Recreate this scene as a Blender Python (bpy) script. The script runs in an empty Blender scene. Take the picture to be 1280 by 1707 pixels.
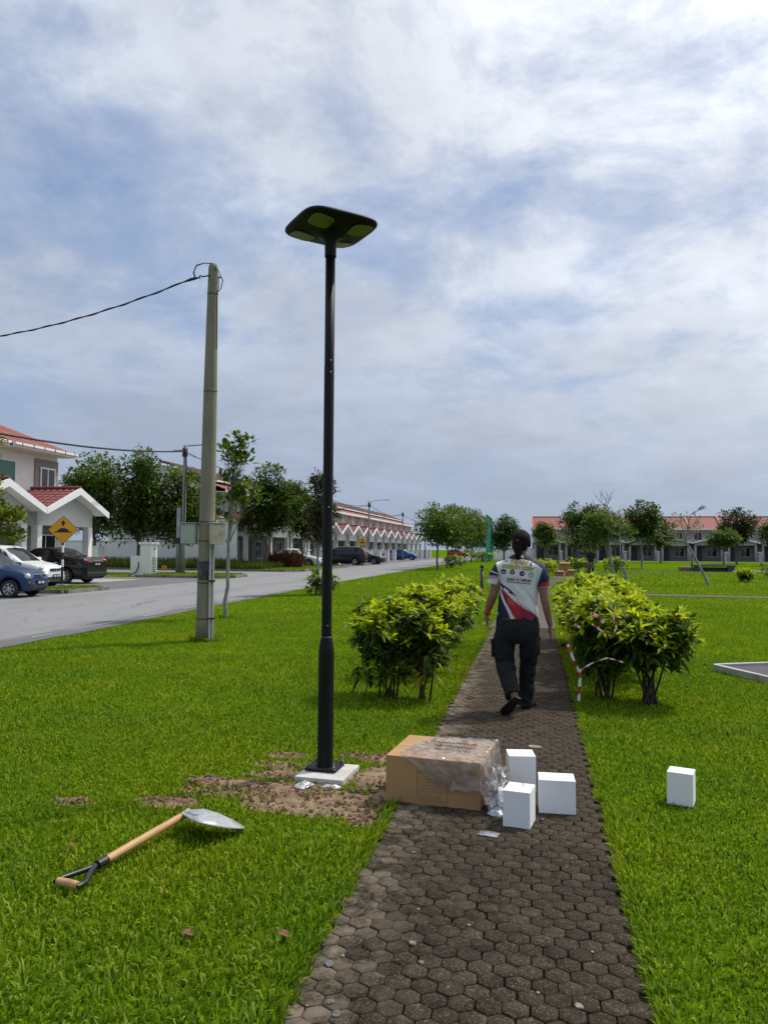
import bpy, bmesh, math, random
import numpy as np
from mathutils import Vector, Matrix, Euler
from mathutils.bvhtree import BVHTree

random.seed(7)
RNG = np.random.default_rng(11)
SC = bpy.context.scene
COL = SC.collection
R = math.radians

# ------------------------------------------------------------------ camera
CAM_H = 1.5
YAW, PITCH, ROLL = R(11.05), R(2.75), R(0.4)
_f0 = Vector((-math.sin(YAW), math.cos(YAW), 0)); _r0 = Vector((math.cos(YAW), math.sin(YAW), 0)); _z = Vector((0, 0, 1))
_f = _f0 * math.cos(PITCH) + _z * math.sin(PITCH)
_u = _z * math.cos(PITCH) - _f0 * math.sin(PITCH)
_r = _r0 * math.cos(ROLL) + _u * math.sin(ROLL)
_up = _u * math.cos(ROLL) - _r0 * math.sin(ROLL)
cd = bpy.data.cameras.new('camera'); cam = bpy.data.objects.new('camera', cd); COL.objects.link(cam)
cd.sensor_fit = 'VERTICAL'; cd.sensor_height = 36.0; cd.lens = 36.0 * 1280 / 1707
cd.clip_start = 0.05; cd.clip_end = 5000
M = Matrix((_r, _up, -_f)).transposed().to_4x4(); M.translation = (0, 0, CAM_H)
cam.matrix_world = M
SC.camera = cam

# ------------------------------------------------------------------ light and sky
SUN_AZ, SUN_EL = R(48), R(57)          # azimuth clockwise from +Y
sun_dir = Vector((math.cos(SUN_EL) * math.sin(SUN_AZ), math.cos(SUN_EL) * math.cos(SUN_AZ), math.sin(SUN_EL)))
ld = bpy.data.lights.new('sun', 'SUN'); ld.energy = 3.0; ld.angle = R(2.5); ld.color = (1, 0.955, 0.88)
lo = bpy.data.objects.new('sun', ld); COL.objects.link(lo)
lo.rotation_euler = (-sun_dir).to_track_quat('-Z', 'Y').to_euler()
lo.location = (20, 20, 60)
SC.view_settings.view_transform = 'Standard'; SC.view_settings.look = 'None'
SC.cycles.max_bounces = 6; SC.cycles.diffuse_bounces = 3; SC.cycles.glossy_bounces = 3; SC.cycles.transmission_bounces = 3; SC.cycles.transparent_max_bounces = 8
SC.view_settings.exposure = 0.0; SC.view_settings.gamma = 1.0; SC.view_settings.use_curve_mapping = False

W = bpy.data.worlds.new('World'); SC.world = W; W.use_nodes = True
def N(nt, t, **kw):
    n = nt.nodes.new(t)
    for k, v in kw.items():
        if k.startswith('i_'): n.inputs[k[2:].replace('_', ' ')].default_value = v
        elif k.startswith('n_'): n.inputs[int(k[2:])].default_value = v
        else: setattr(n, k, v)
    return n
def ramp(nt, fac, stops, interp='LINEAR'):
    n = nt.nodes.new('ShaderNodeValToRGB'); n.color_ramp.interpolation = interp
    e = n.color_ramp.elements
    while len(e) < len(stops): e.new(0.5)
    for s, (p, c) in zip(e, stops):
        s.position = p
        s.color = (c, c, c, 1) if isinstance(c, (int, float)) else (*c, 1)
    if fac is not None: nt.links.new(fac, n.inputs[0])
    return n.outputs[0]
def mixc(nt, fac, a, b, blend='MIX'):
    n = nt.nodes.new('ShaderNodeMix'); n.data_type = 'RGBA'; n.blend_type = blend; n.clamp_factor = True
    for i, v in ((0, fac), (6, a), (7, b)):
        if isinstance(v, (int, float)): n.inputs[i].default_value = v
        elif isinstance(v, tuple): n.inputs[i].default_value = (*v, 1)
        else: nt.links.new(v, n.inputs[i])
    return n.outputs[2]
def mth(nt, op, a, b=0.0, c=0.0, clamp=False):
    n = nt.nodes.new('ShaderNodeMath'); n.operation = op; n.use_clamp = clamp
    for i, v in enumerate((a, b, c)):
        if isinstance(v, (int, float)): n.inputs[i].default_value = v
        else: nt.links.new(v, n.inputs[i])
    return n.outputs[0]
def vmth(nt, op, a, b=(0, 0, 0)):
    n = nt.nodes.new('ShaderNodeVectorMath'); n.operation = op
    for i, v in enumerate((a, b)):
        if isinstance(v, tuple): n.inputs[i].default_value = v
        else: nt.links.new(v, n.inputs[i])
    return n
def noise(nt, vec, scale, detail=4, rough=0.55, dist=0.0):
    n = N(nt, 'ShaderNodeTexNoise'); n.inputs['Scale'].default_value = scale; n.inputs['Detail'].default_value = detail
    n.inputs['Roughness'].default_value = rough; n.inputs['Distortion'].default_value = dist
    if vec is not None: nt.links.new(vec, n.inputs['Vector'])
    return n.outputs['Fac']

SKY_OFF = (21.3, 9.4)
def build_sky():
    nt = W.node_tree; L = nt.links
    bg = nt.nodes['Background']; bg.inputs['Strength'].default_value = 0.1
    sky = N(nt, 'ShaderNodeTexSky', sky_type='NISHITA'); sky.sun_disc = False
    sky.sun_elevation = SUN_EL; sky.sun_rotation = SUN_AZ; sky.air_density = 1.0; sky.dust_density = 1.0; sky.ozone_density = 1.5
    tc = N(nt, 'ShaderNodeTexCoord'); d = tc.outputs['Generated']
    sep = N(nt, 'ShaderNodeSeparateXYZ'); L.new(d, sep.inputs[0])
    z = mth(nt, 'MAXIMUM', sep.outputs[2], 0.0)
    den = mth(nt, 'ADD', z, 0.26)
    inv = mth(nt, 'DIVIDE', 1.0, den)
    sc = N(nt, 'ShaderNodeVectorMath', operation='SCALE'); L.new(d, sc.inputs[0]); L.new(inv, sc.inputs['Scale'])
    # flatten to the cloud layer
    fl = vmth(nt, 'MULTIPLY', sc.outputs[0], (1, 1, 0)).outputs[0]
    off = vmth(nt, 'ADD', fl, (SKY_OFF[0], SKY_OFF[1], 0.4)).outputs[0]
    big = noise(nt, off, 1.3, 2, 0.5, 0.3)
    med = noise(nt, off, 3.0, 10, 0.62, 0.35)
    fine = noise(nt, off, 13.0, 8, 0.62, 0.15)
    cov = mth(nt, 'ADD', mth(nt, 'MULTIPLY', big, 0.50), mth(nt, 'ADD', mth(nt, 'MULTIPLY', med, 0.68), mth(nt, 'MULTIPLY', fine, 0.11)))
    haze = mth(nt, 'POWER', mth(nt, 'SUBTRACT', 1.0, mth(nt, 'MULTIPLY', z, 1.9), 0, True), 2.0)
    cov = mth(nt, 'ADD', cov, mth(nt, 'MULTIPLY', haze, 0.10))
    sd = vmth(nt, 'DOT_PRODUCT', d, tuple(sun_dir)).outputs['Value']
    glow = mth(nt, 'POWER', mth(nt, 'MAXIMUM', sd, 0.0), 3.2)
    cov = mth(nt, 'ADD', cov, mth(nt, 'MULTIPLY', glow, 0.12))
    m = ramp(nt, cov, [(0.46, 0.0), (0.60, 0.44), (0.70, 0.88), (0.82, 1.0)])
    # cloud colour: blue-grey low down, white high up and towards the sun
    up = ramp(nt, z, [(0.0, 0.0), (0.12, 0.12), (0.45, 0.72), (0.8, 1.0)])
    cc = mixc(nt, up, (3.7, 4.4, 5.7), (6.0, 6.6, 7.7))
    cc = mixc(nt, glow, cc, (16.5, 16.3, 15.9))
    relief = mth(nt, 'ADD', mth(nt, 'MULTIPLY', noise(nt, off, 2.3, 7, 0.55, 0.2), 0.72), mth(nt, 'MULTIPLY', fine, 0.2))
    thick = ramp(nt, relief, [(0.36, 0.90), (0.50, 1.05), (0.64, 1.20)])
    cc = mixc(nt, 1.0, cc, thick, 'MULTIPLY')
    # clear-air colour from the Nishita sky, a little whitened by haze
    clear = mixc(nt, 0.5, sky.outputs[0], (3.3, 4.6, 7.5))
    col = mixc(nt, m, clear, cc)
    # distant haze evens out the cloud layer just above the horizon
    col = mixc(nt, mth(nt, 'MULTIPLY', mth(nt, 'POWER', mth(nt, 'SUBTRACT', 1.0, mth(nt, 'MULTIPLY', z, 4.0), 0, True), 1.5), 0.75), col, (3.45, 4.15, 5.5))
    L.new(col, bg.inputs['Color'])
build_sky()

# ------------------------------------------------------------------ helpers
def tag(o, label=None, cat=None, group=None, kind=None):
    if label: o['label'] = label
    if cat: o['category'] = cat
    if group: o['group'] = group
    if kind: o['kind'] = kind
    return o
def empty(name, loc=(0, 0, 0), rz=0.0, label=None, cat=None, group=None):
    o = bpy.data.objects.new(name, None); COL.objects.link(o)
    o.location = loc; o.rotation_euler = (0, 0, rz); o.empty_display_size = 0.1
    return tag(o, label, cat, group)
def link(name, me, parent=None, loc=None, rot=None):
    o = bpy.data.objects.new(name, me); COL.objects.link(o)
    if parent is not None: o.parent = parent
    if loc is not None: o.location = loc
    if rot is not None: o.rotation_euler = rot
    return o
def copy_tree(o, parent=None):
    c = o.copy(); COL.objects.link(c); c.parent = parent
    for ch in list(o.children): copy_tree(ch, c)
    return c
def mesh_np(name, V, F, mat=None, smooth=False):
    """V (n,3) array, F (m,k) array of equal-size faces"""
    V = np.ascontiguousarray(V, dtype=np.float32); F = np.ascontiguousarray(F, dtype=np.int32)
    me = bpy.data.meshes.new(name); k = F.shape[1]
    me.vertices.add(len(V)); me.vertices.foreach_set('co', V.ravel())
    me.loops.add(F.size); me.loops.foreach_set('vertex_index', F.ravel())
    me.polygons.add(len(F)); me.polygons.foreach_set('loop_start', np.arange(0, F.size, k, dtype=np.int32))
    if smooth: me.polygons.foreach_set('use_smooth', np.ones(len(F), dtype=bool))
    me.update(calc_edges=True); me.validate()
    if mat: me.materials.append(mat)
    return me
class MB:
    """collects shapes and links them as ONE mesh object"""
    def __init__(s): s.v = []; s.f = []; s.sm = []
    def add(s, v, f, smooth=False):
        o = len(s.v); s.v += [tuple(p) for p in v]; s.f += [tuple(i + o for i in q) for q in f]; s.sm += [smooth] * len(f); return s
    def box(s, c, d, rz=0.0, taper=1.0, rot=None):
        x, y, z = d[0] / 2, d[1] / 2, d[2] / 2; P = []
        for k, t in ((-z, 1), (z, taper)):
            for a, b in ((-x, -y), (x, -y), (x, y), (-x, y)): P.append(Vector((a * t, b * t, k)))
        m = rot if rot is not None else Matrix.Rotation(rz, 3, 'Z')
        c = Vector(c)
        return s.add([m @ p + c for p in P], [(0, 3, 2, 1), (4, 5, 6, 7), (0, 1, 5, 4), (1, 2, 6, 5), (2, 3, 7, 6), (3, 0, 4, 7)])
    def tube(s, pts, rad, n=10, caps=True, smooth=True):
        pts = [Vector(p) for p in pts]
        if isinstance(rad, (int, float)): rad = [rad] * len(pts)
        V = []; prev = None
        for i, p in enumerate(pts):
            t = (pts[min(i + 1, len(pts) - 1)] - pts[max(i - 1, 0)])
            if t.length < 1e-9: t = Vector((0, 0, 1))
            t.normalize()
            if prev is None: a = t.orthogonal().normalized()
            else:
                a = prev - t * prev.dot(t)
                a = a.normalized() if a.length > 1e-6 else t.orthogonal().normalized()
            prev = a; b = t.cross(a)
            for k in range(n):
                w = 2 * math.pi * k / n
                V.append(p + (a * math.cos(w) + b * math.sin(w)) * rad[i])
        F = []
        for i in range(len(pts) - 1):
            for k in range(n):
                F.append((i * n + k, i * n + (k + 1) % n, (i + 1) * n + (k + 1) % n, (i + 1) * n + k))
        s.add(V, F, smooth)
        if caps:
            s.add(V[:n], [tuple(range(n))[::-1]]); s.add(V[-n:], [tuple(range(n))])
        return s
    def lathe(s, prof, c=(0, 0, 0), n=20, smooth=True):
        V = []; F = []
        for r, z in prof:
            for k in range(n):
                w = 2 * math.pi * k / n; V.append((c[0] + r * math.cos(w), c[1] + r * math.sin(w), c[2] + z))
        m = len(prof)
        for i in range(m - 1):
            for k in range(n): F.append((i * n + k, i * n + (k + 1) % n, (i + 1) * n + (k + 1) % n, (i + 1) * n + k))
        F2 = [tuple(range(n))[::-1], tuple((m - 1) * n + k for k in range(n))]
        s.add(V, F, smooth); o = len(s.v) - len(V)
        s.f += [tuple(i + o for i in q) for q in F2]; s.sm += [False, False]
        return s
    def prism(s, poly, axis_vec, origin=(0, 0, 0), ex=(1, 0, 0), ey=(0, 0, 1)):
        """polygon in (ex,ey) plane at origin, extruded by axis_vec"""
        ex, ey, o, a = Vector(ex), Vector(ey), Vector(origin), Vector(axis_vec)
        n = len(poly); A = [o + ex * p[0] + ey * p[1] for p in poly]; B = [p + a for p in A]
        F = [tuple(range(n)), tuple(range(2 * n - 1, n - 1, -1))] + [(i, i + n, (i + 1) % n + n, (i + 1) % n) for i in range(n)]
        return s.add(A + B, F)
    def sheet(s, grid, smooth=True):
        h = len(grid); w = len(grid[0]); V = [p for r in grid for p in r]
        return s.add(V, [(i * w + j, i * w + j + 1, (i + 1) * w + j + 1, (i + 1) * w + j) for i in range(h - 1) for j in range(w - 1)], smooth)
    def mesh(s, name, mat):
        me = bpy.data.meshes.new(name); me.from_pydata(s.v, [], s.f)
        me.polygons.foreach_set('use_smooth', s.sm)
        me.update()
        bm = bmesh.new(); bm.from_mesh(me); bmesh.ops.recalc_face_normals(bm, faces=bm.faces); bm.to_mesh(me); bm.free()
        if mat: me.materials.append(mat)
        return me
    def build(s, name, mat, parent=None, bevel=0.0, loc=None, rot=None, seg=2):
        o = link(name, s.mesh(name, mat), parent, loc, rot)
        if bevel:
            b = o.modifiers.new('bevel', 'BEVEL'); b.width = bevel; b.segments = seg; b.limit_method = 'ANGLE'; b.angle_limit = R(35)
        return o
def vnoise(x, y, seed=0):
    """2-D value noise on arrays, range 0..1"""
    x = np.asarray(x, dtype=np.float64); y = np.asarray(y, dtype=np.float64)
    xi = np.floor(x).astype(np.int64); yi = np.floor(y).astype(np.int64); fx = x - xi; fy = y - yi
    fx = fx * fx * (3 - 2 * fx); fy = fy * fy * (3 - 2 * fy)
    def h(a, b):
        n = (a * 374761393 + b * 668265263 + seed * 974711) & 0xffffffff
        n = ((n ^ (n >> 13)) * 1274126177) & 0xffffffff
        return ((n ^ (n >> 16)) & 0xffff) / 65535.0
    return (h(xi, yi) * (1 - fx) + h(xi + 1, yi) * fx) * (1 - fy) + (h(xi, yi + 1) * (1 - fx) + h(xi + 1, yi + 1) * fx) * fy
def fbm(x, y, seed=0, oct=4):
    t = 0; a = 0.5; s = 0
    for k in range(oct): t = t + a * vnoise(x * 2 ** k, y * 2 ** k, seed + k); s += a; a *= 0.55
    return t / s

# ------------------------------------------------------------------ materials
MATS = {}
def new_mat(name):
    m = bpy.data.materials.new(name); m.use_nodes = True; MATS[name] = m
    return m, m.node_tree, m.node_tree.nodes['Principled BSDF']
def pm(name, col, rough=0.6, metal=0.0, var=0.18, scale=6.0, dirt=None, dirt_amt=0.0, dscale=2.0, bump=0.0, bscale=60.0, spec=0.5, coat=0.0, coords='Object', objvar=0.0, stretch=None):
    """plain procedural material: base colour with two scales of variation, dirt patches and fine relief"""
    if name in MATS: return MATS[name]
    m, nt, b = new_mat(name); L = nt.links
    tc = N(nt, 'ShaderNodeTexCoord'); v = tc.outputs[coords]
    if stretch: v = vmth(nt, 'MULTIPLY', v, stretch).outputs[0]
    n1 = noise(nt, v, scale, 5, 0.6)
    lo_ = tuple(c * (1 - var) for c in col); hi_ = tuple(min(1, c * (1 + var)) for c in col)
    c = ramp(nt, n1, [(0.3, lo_), (0.7, hi_)])
    if dirt:
        n2 = noise(nt, v, dscale, 6, 0.65, 0.3)
        f = mth(nt, 'MULTIPLY', ramp(nt, n2, [(0.48, 0.0), (0.68, 1.0)]), dirt_amt)
        c = mixc(nt, f, c, dirt)
    if objvar:
        oi = N(nt, 'ShaderNodeObjectInfo')
        k = mth(nt, 'ADD', mth(nt, 'MULTIPLY', oi.outputs['Random'], 2 * objvar), 1 - objvar)
        c = mixc(nt, 1.0, c, k, 'MULTIPLY')
    L.new(c, b.inputs['Base Color'])
    b.inputs['Roughness'].default_value = rough; b.inputs['Metallic'].default_value = metal
    b.inputs['Specular IOR Level'].default_value = spec; b.inputs['Coat Weight'].default_value = coat; b.inputs['Coat Roughness'].default_value = 0.05
    if bump:
        bp = N(nt, 'ShaderNodeBump'); bp.inputs['Strength'].default_value = bump; bp.inputs['Distance'].default_value = 0.02
        L.new(noise(nt, v, bscale, 4, 0.6), bp.inputs['Height']); L.new(bp.outputs[0], b.inputs['Normal'])
    return m
def leafmat(name, cols, trans=0.45, rough=0.45, spec=0.35, tcol=None, patch=None):
    """leaf: colour picked per leaf (mesh island), part of the light shines through"""
    m, nt, b = new_mat(name); L = nt.links
    g = N(nt, 'ShaderNodeNewGeometry')
    k = len(cols)
    c = ramp(nt, g.outputs['Random Per Island'], [(i / (k - 1), q) for i, q in enumerate(cols)])
    if patch:
        tc = N(nt, 'ShaderNodeTexCoord')
        c = mixc(nt, ramp(nt, noise(nt, tc.outputs['Object'], patch[0], 4, 0.6), [(0.40, 0.0), (0.66, 1.0)]), c, patch[1], patch[2])
    L.new(c, b.inputs['Base Color']); b.inputs['Roughness'].default_value = rough; b.inputs['Specular IOR Level'].default_value = spec
    t = N(nt, 'ShaderNodeBsdfTranslucent')
    L.new(mixc(nt, 1.0, c, tcol or (1.25, 1.25, 0.55), 'MULTIPLY'), t.inputs['Color'])
    mx = N(nt, 'ShaderNodeMixShader'); mx.inputs[0].default_value = trans
    L.new(b.outputs[0], mx.inputs[1]); L.new(t.outputs[0], mx.inputs[2])
    L.new(mx.outputs[0], nt.nodes['Material Output'].inputs['Surface'])
    return m
def glassmat(name, tint=(0.02, 0.025, 0.03), rough=0.04):
    m, nt, b = new_mat(name)
    b.inputs['Base Color'].default_value = (*tint, 1); b.inputs['Roughness'].default_value = rough; b.inputs['Specular IOR Level'].default_value = 0.6
    tc = N(nt, 'ShaderNodeTexCoord')
    bp = N(nt, 'ShaderNodeBump'); bp.inputs['Strength'].default_value = 0.04; bp.inputs['Distance'].default_value = 0.02
    nt.links.new(noise(nt, tc.outputs['Object'], 3.0, 2), bp.inputs['Height']); nt.links.new(bp.outputs[0], b.inputs['Normal'])
    return m
WHITE = pm('white_plaster', (0.82, 0.81, 0.79), 0.8, var=0.04, scale=1.2, dirt=(0.55, 0.54, 0.51), dirt_amt=0.3, dscale=0.8, bump=0.15)
TRIM = pm('white_paint', (0.80, 0.80, 0.79), 0.5, var=0.04, scale=3)
GREYWALL = pm('grey_plaster', (0.42, 0.43, 0.45), 0.85, var=0.06, scale=1.5, dirt=(0.26, 0.26, 0.26), dirt_amt=0.4, dscale=0.9, bump=0.15)
BROWNWALL = pm('taupe_tile', (0.27, 0.22, 0.21), 0.7, var=0.08, scale=4)
TILE_RED = pm('red_roof_tile', (0.30, 0.092, 0.075), 0.7, var=0.16, scale=2.2, dirt=(0.22, 0.10, 0.08), dirt_amt=0.45, dscale=1.1, objvar=0.06)
TILE_MAROON = pm('maroon_roof_tile', (0.205, 0.055, 0.052), 0.65, var=0.16, scale=2.2, dirt=(0.13, 0.06, 0.055), dirt_amt=0.4, dscale=1.3, objvar=0.06)
TILE_DARK = pm('dark_brown_tile', (0.10, 0.045, 0.042), 0.8, var=0.2, scale=2)
CONC = pm('concrete', (0.34, 0.335, 0.315), 0.9, var=0.15, scale=9, dirt=(0.2, 0.19, 0.17), dirt_amt=0.5, dscale=4, bump=0.35, bscale=90)
DARKMETAL = pm('black_metal', (0.012, 0.012, 0.013), 0.38, var=0.15, scale=12, spec=0.5)
GLASS = glassmat('window_glass')
BARK = pm('bark', (0.13, 0.105, 0.08), 0.9, var=0.3, scale=9, dirt=(0.27, 0.26, 0.23), dirt_amt=0.7, dscale=5, bump=0.6, bscale=30)
RUBBER = pm('tyre_rubber', (0.018, 0.018, 0.018), 0.8, var=0.2, scale=20)
ALLOY = pm('alloy', (0.55, 0.55, 0.57), 0.3, metal=0.9, var=0.05)
CHROME = pm('chrome', (0.75, 0.75, 0.77), 0.12, metal=1.0, var=0.02)

# ------------------------------------------------------------------ ground, road, paths
def worldpos(nt):
    return N(nt, 'ShaderNodeNewGeometry').outputs['Position']
def lawn_material():
    m, nt, b = new_mat('lawn'); L = nt.links; p = worldpos(nt)
    a = noise(nt, p, 0.35, 5, 0.6); c = noise(nt, p, 4.0, 6, 0.7); d = noise(nt, p, 38.0, 4, 0.7)
    s = mth(nt, 'ADD', mth(nt, 'MULTIPLY', a, 0.35), mth(nt, 'ADD', mth(nt, 'MULTIPLY', c, 0.35), mth(nt, 'MULTIPLY', d, 0.4)))
    col = ramp(nt, s, [(0.36, (0.040, 0.072, 0.003)), (0.55, (0.088, 0.160, 0.005)), (0.75, (0.15, 0.235, 0.010))])
    L.new(col, b.inputs['Base Color']); b.inputs['Roughness'].default_value = 0.8; b.inputs['Specular IOR Level'].default_value = 0.0
    bp = N(nt, 'ShaderNodeBump'); bp.inputs['Strength'].default_value = 0.8; bp.inputs['Distance'].default_value = 0.05
    L.new(noise(nt, p, 30.0, 5, 0.7), bp.inputs['Height']); L.new(bp.outputs[0], b.inputs['Normal'])
    return m
LAWN = lawn_material()
def asphalt(name, base, patch, crack=True):
    m, nt, b = new_mat(name); L = nt.links; p = worldpos(nt)
    st = vmth(nt, 'MULTIPLY', p, (1.0, 0.22, 1.0)).outputs[0]
    c = ramp(nt, noise(nt, p, 160.0, 3, 0.8), [(0.3, tuple(x * 0.72 for x in base)), (0.7, tuple(x * 1.25 for x in base))])
    c = mixc(nt, ramp(nt, noise(nt, st, 0.8, 6, 0.65, 0.4), [(0.45, 0.0), (0.72, 0.75)]), c, patch)
    c = mixc(nt, ramp(nt, noise(nt, st, 2.6, 6, 0.7, 0.6), [(0.60, 0.0), (0.72, 0.55)]), c, tuple(x * 0.55 for x in patch))
    sx = N(nt, 'ShaderNodeSeparateXYZ'); L.new(p, sx.inputs[0])      # soil and damp along the lawn edge
    ed = ramp(nt, mth(nt, 'ADD', mth(nt, 'MULTIPLY', mth(nt, 'ADD', sx.outputs[0], 9.3), 0.8), mth(nt, 'MULTIPLY', mth(nt, 'SUBTRACT', noise(nt, st, 1.6, 6, 0.7), 0.5), 3.2)), [(0.35, 0.0), (0.95, 0.62)])
    c = mixc(nt, ed, c, tuple(x * 0.42 for x in patch))
    if crack:
        vo = N(nt, 'ShaderNodeTexVoronoi', feature='DISTANCE_TO_EDGE'); vo.inputs['Scale'].default_value = 0.33
        wob = vmth(nt, 'ADD', p, (0, 0, 0)).outputs[0]
        nn = N(nt, 'ShaderNodeTexNoise'); nn.inputs['Scale'].default_value = 1.6; nn.inputs['Detail'].default_value = 5; L.new(p, nn.inputs['Vector'])
        L.new(vmth(nt, 'ADD', wob, vmth(nt, 'MULTIPLY', nn.outputs['Color'], (1.2, 1.2, 0)).outputs[0]).outputs[0], vo.inputs['Vector'])
        c = mixc(nt, ramp(nt, vo.outputs['Distance'], [(0.0, 0.6), (0.006, 0.0)]), c, (0.05, 0.05, 0.05))
    L.new(c, b.inputs['Base Color']); b.inputs['Roughness'].default_value = 0.85; b.inputs['Specular IOR Level'].default_value = 0.3
    bp = N(nt, 'ShaderNodeBump'); bp.inputs['Strength'].default_value = 0.4; bp.inputs['Distance'].default_value = 0.01
    L.new(noise(nt, p, 120.0, 3, 0.7), bp.inputs['Height']); L.new(bp.outputs[0], b.inputs['Normal'])
    return m
ROADM = asphalt('worn_asphalt', (0.235, 0.235, 0.235), (0.165, 0.165, 0.165))
APRON = asphalt('dark_asphalt', (0.145, 0.145, 0.15), (0.11, 0.11, 0.11))
def paver_mat(name, base, speck, joint=False):
    m, nt, b = new_mat(name); L = nt.links; p = worldpos(nt)
    sep = N(nt, 'ShaderNodeSeparateXYZ'); L.new(p, sep.inputs[0])
    c = ramp(nt, noise(nt, p, 30.0, 5, 0.7), [(0.3, tuple(x * 0.6 for x in base)), (0.7, tuple(x * 1.45 for x in base))])
    sp = N(nt, 'ShaderNodeTexVoronoi'); sp.inputs['Scale'].default_value = 210.0; L.new(p, sp.inputs['Vector'])
    c = mixc(nt, ramp(nt, sp.outputs['Color'], [(0.66, 0.0), (0.90, 0.75)]), c, speck)
    c = mixc(nt, ramp(nt, noise(nt, p, 3.2, 6, 0.7), [(0.52, 0.0), (0.72, 0.6)]), c, tuple(x * 0.5 for x in base))          # damp and moss
    g = noise(nt, p, 6.5, 6, 0.7, 0.3)                                                                                       # sand washed over the left edge
    edge = mth(nt, 'MULTIPLY', mth(nt, 'SUBTRACT', -0.46, sep.outputs[0]), 2.6, 0, True)
    c = mixc(nt, mth(nt, 'MULTIPLY', ramp(nt, g, [(0.42, 0.0), (0.6, 0.95)]), mth(nt, 'ADD', edge, 0.12), 0, True), c, (0.20, 0.165, 0.12))
    if not joint:
        oi = N(nt, 'ShaderNodeObjectInfo')
        c = mixc(nt, 1.0, c, mth(nt, 'ADD', mth(nt, 'MULTIPLY', oi.outputs['Random'], 0.5), 0.75), 'MULTIPLY')
    L.new(c, b.inputs['Base Color']); b.inputs['Roughness'].default_value = 0.92; b.inputs['Specular IOR Level'].default_value = 0.12
    bp = N(nt, 'ShaderNodeBump'); bp.inputs['Strength'].default_value = 0.9; bp.inputs['Distance'].default_value = 0.006
    L.new(noise(nt, p, 170.0, 3, 0.75), bp.inputs['Height']); L.new(bp.outputs[0], b.inputs['Normal'])
    return m
PAVER = paver_mat('hexagon_paver', (0.033, 0.0245, 0.016), (0.17, 0.14, 0.10))
JOINT = paver_mat('joint_soil', (0.009, 0.007, 0.0045), (0.04, 0.034, 0.026), True)
FARPATH = pm('far_path', (0.085, 0.073, 0.06), 0.92, var=0.3, scale=20, dirt=(0.07, 0.06, 0.05), dirt_amt=0.7, dscale=1.2, bump=0.4, bscale=40)

g = MB(); NG = 40
xs = [-900 + 1800 * i / NG for i in range(NG + 1)]; ys = [-300 + 1800 * i / NG for i in range(NG + 1)]
g.sheet([[(x, y, 0.0) for x in xs] for y in ys], False)
tag(g.build('ground', LAWN), kind='structure')

NEAR_EDGE = [(-7.2, -12), (-7.3, 0), (-7.65, 10), (-8.05, 18), (-8.55, 33), (-8.8, 65), (-9.1, 130), (-9.4, 330)]
def near_edge(y): return np.interp(y, [p[1] for p in NEAR_EDGE], [p[0] for p in NEAR_EDGE])
g = MB(); yy = list(np.arange(-12, 60, 0.5)) + list(np.arange(60, 331, 6.0))
grid = []
for y in yy:
    j = (float(fbm(np.array([y * 1.3]), np.array([0.5]), 3)[0]) - 0.5) * 0.35
    grid.append([(-14.5, y, 0.008), (-12, y, 0.012), (float(near_edge(y)) + j, y, 0.008)])
g.sheet(grid, False)
road = tag(g.build('road', ROADM), kind='structure')
PAINT = pm('worn_road_paint', (0.36, 0.36, 0.35), 0.8, var=0.3, scale=14, dirt=(0.27, 0.27, 0.27), dirt_amt=0.95, dscale=2.2)
for k in range(26):
    y0 = 4.0 + k * 4.6
    d = MB(); d.add([(-11.28, y0, 0.0165), (-11.2, y0, 0.0165), (-11.22, y0 + 1.7, 0.0165), (-11.3, y0 + 1.7, 0.0165)], [(0, 1, 2, 3)])
    d.build('lane_dash', PAINT, road)
for k in range(11):
    y0 = 9.0 + k * 2.2 + random.uniform(-.3, .3); ln = random.uniform(0.5, 1.7)
    e0, e1 = float(near_edge(y0)) - 0.3, float(near_edge(y0 + ln)) - 0.3
    d = MB(); d.add([(e0 - .06, y0, 0.0165), (e0, y0, 0.0165), (e1, y0 + ln, 0.0165), (e1 - .06, y0 + ln, 0.0165)], [(0, 1, 2, 3)])
    d.build('edge_line', PAINT, road)

def flat(name, poly, z, mat, kind='structure'):
    m = MB(); m.add([(x, y, z) for x, y in poly], [tuple(range(len(poly)))])
    return tag(m.build(name, mat), kind=kind)
flat('driveway', [(-24, -12), (-14.5, -12), (-14.5, 34.5), (-15.5, 35.2), (-24, 35.2)], 0.004, APRON)
flat('side_road', [(-70, 39.6), (-16.2, 39.6), (-14.5, 38.0), (-14.5, 47.6), (-15.6, 46.4), (-70, 46.4)], 0.005, ROADM)
flat('driveway', [(-24, 60), (-14.5, 60), (-14.5, 140), (-24, 140)], 0.004, APRON)
flat('car_porch_slab', [(-24, 21), (-17.9, 21), (-17.9, 33.0), (-24, 33.0)], 0.009, CONC)
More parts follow.
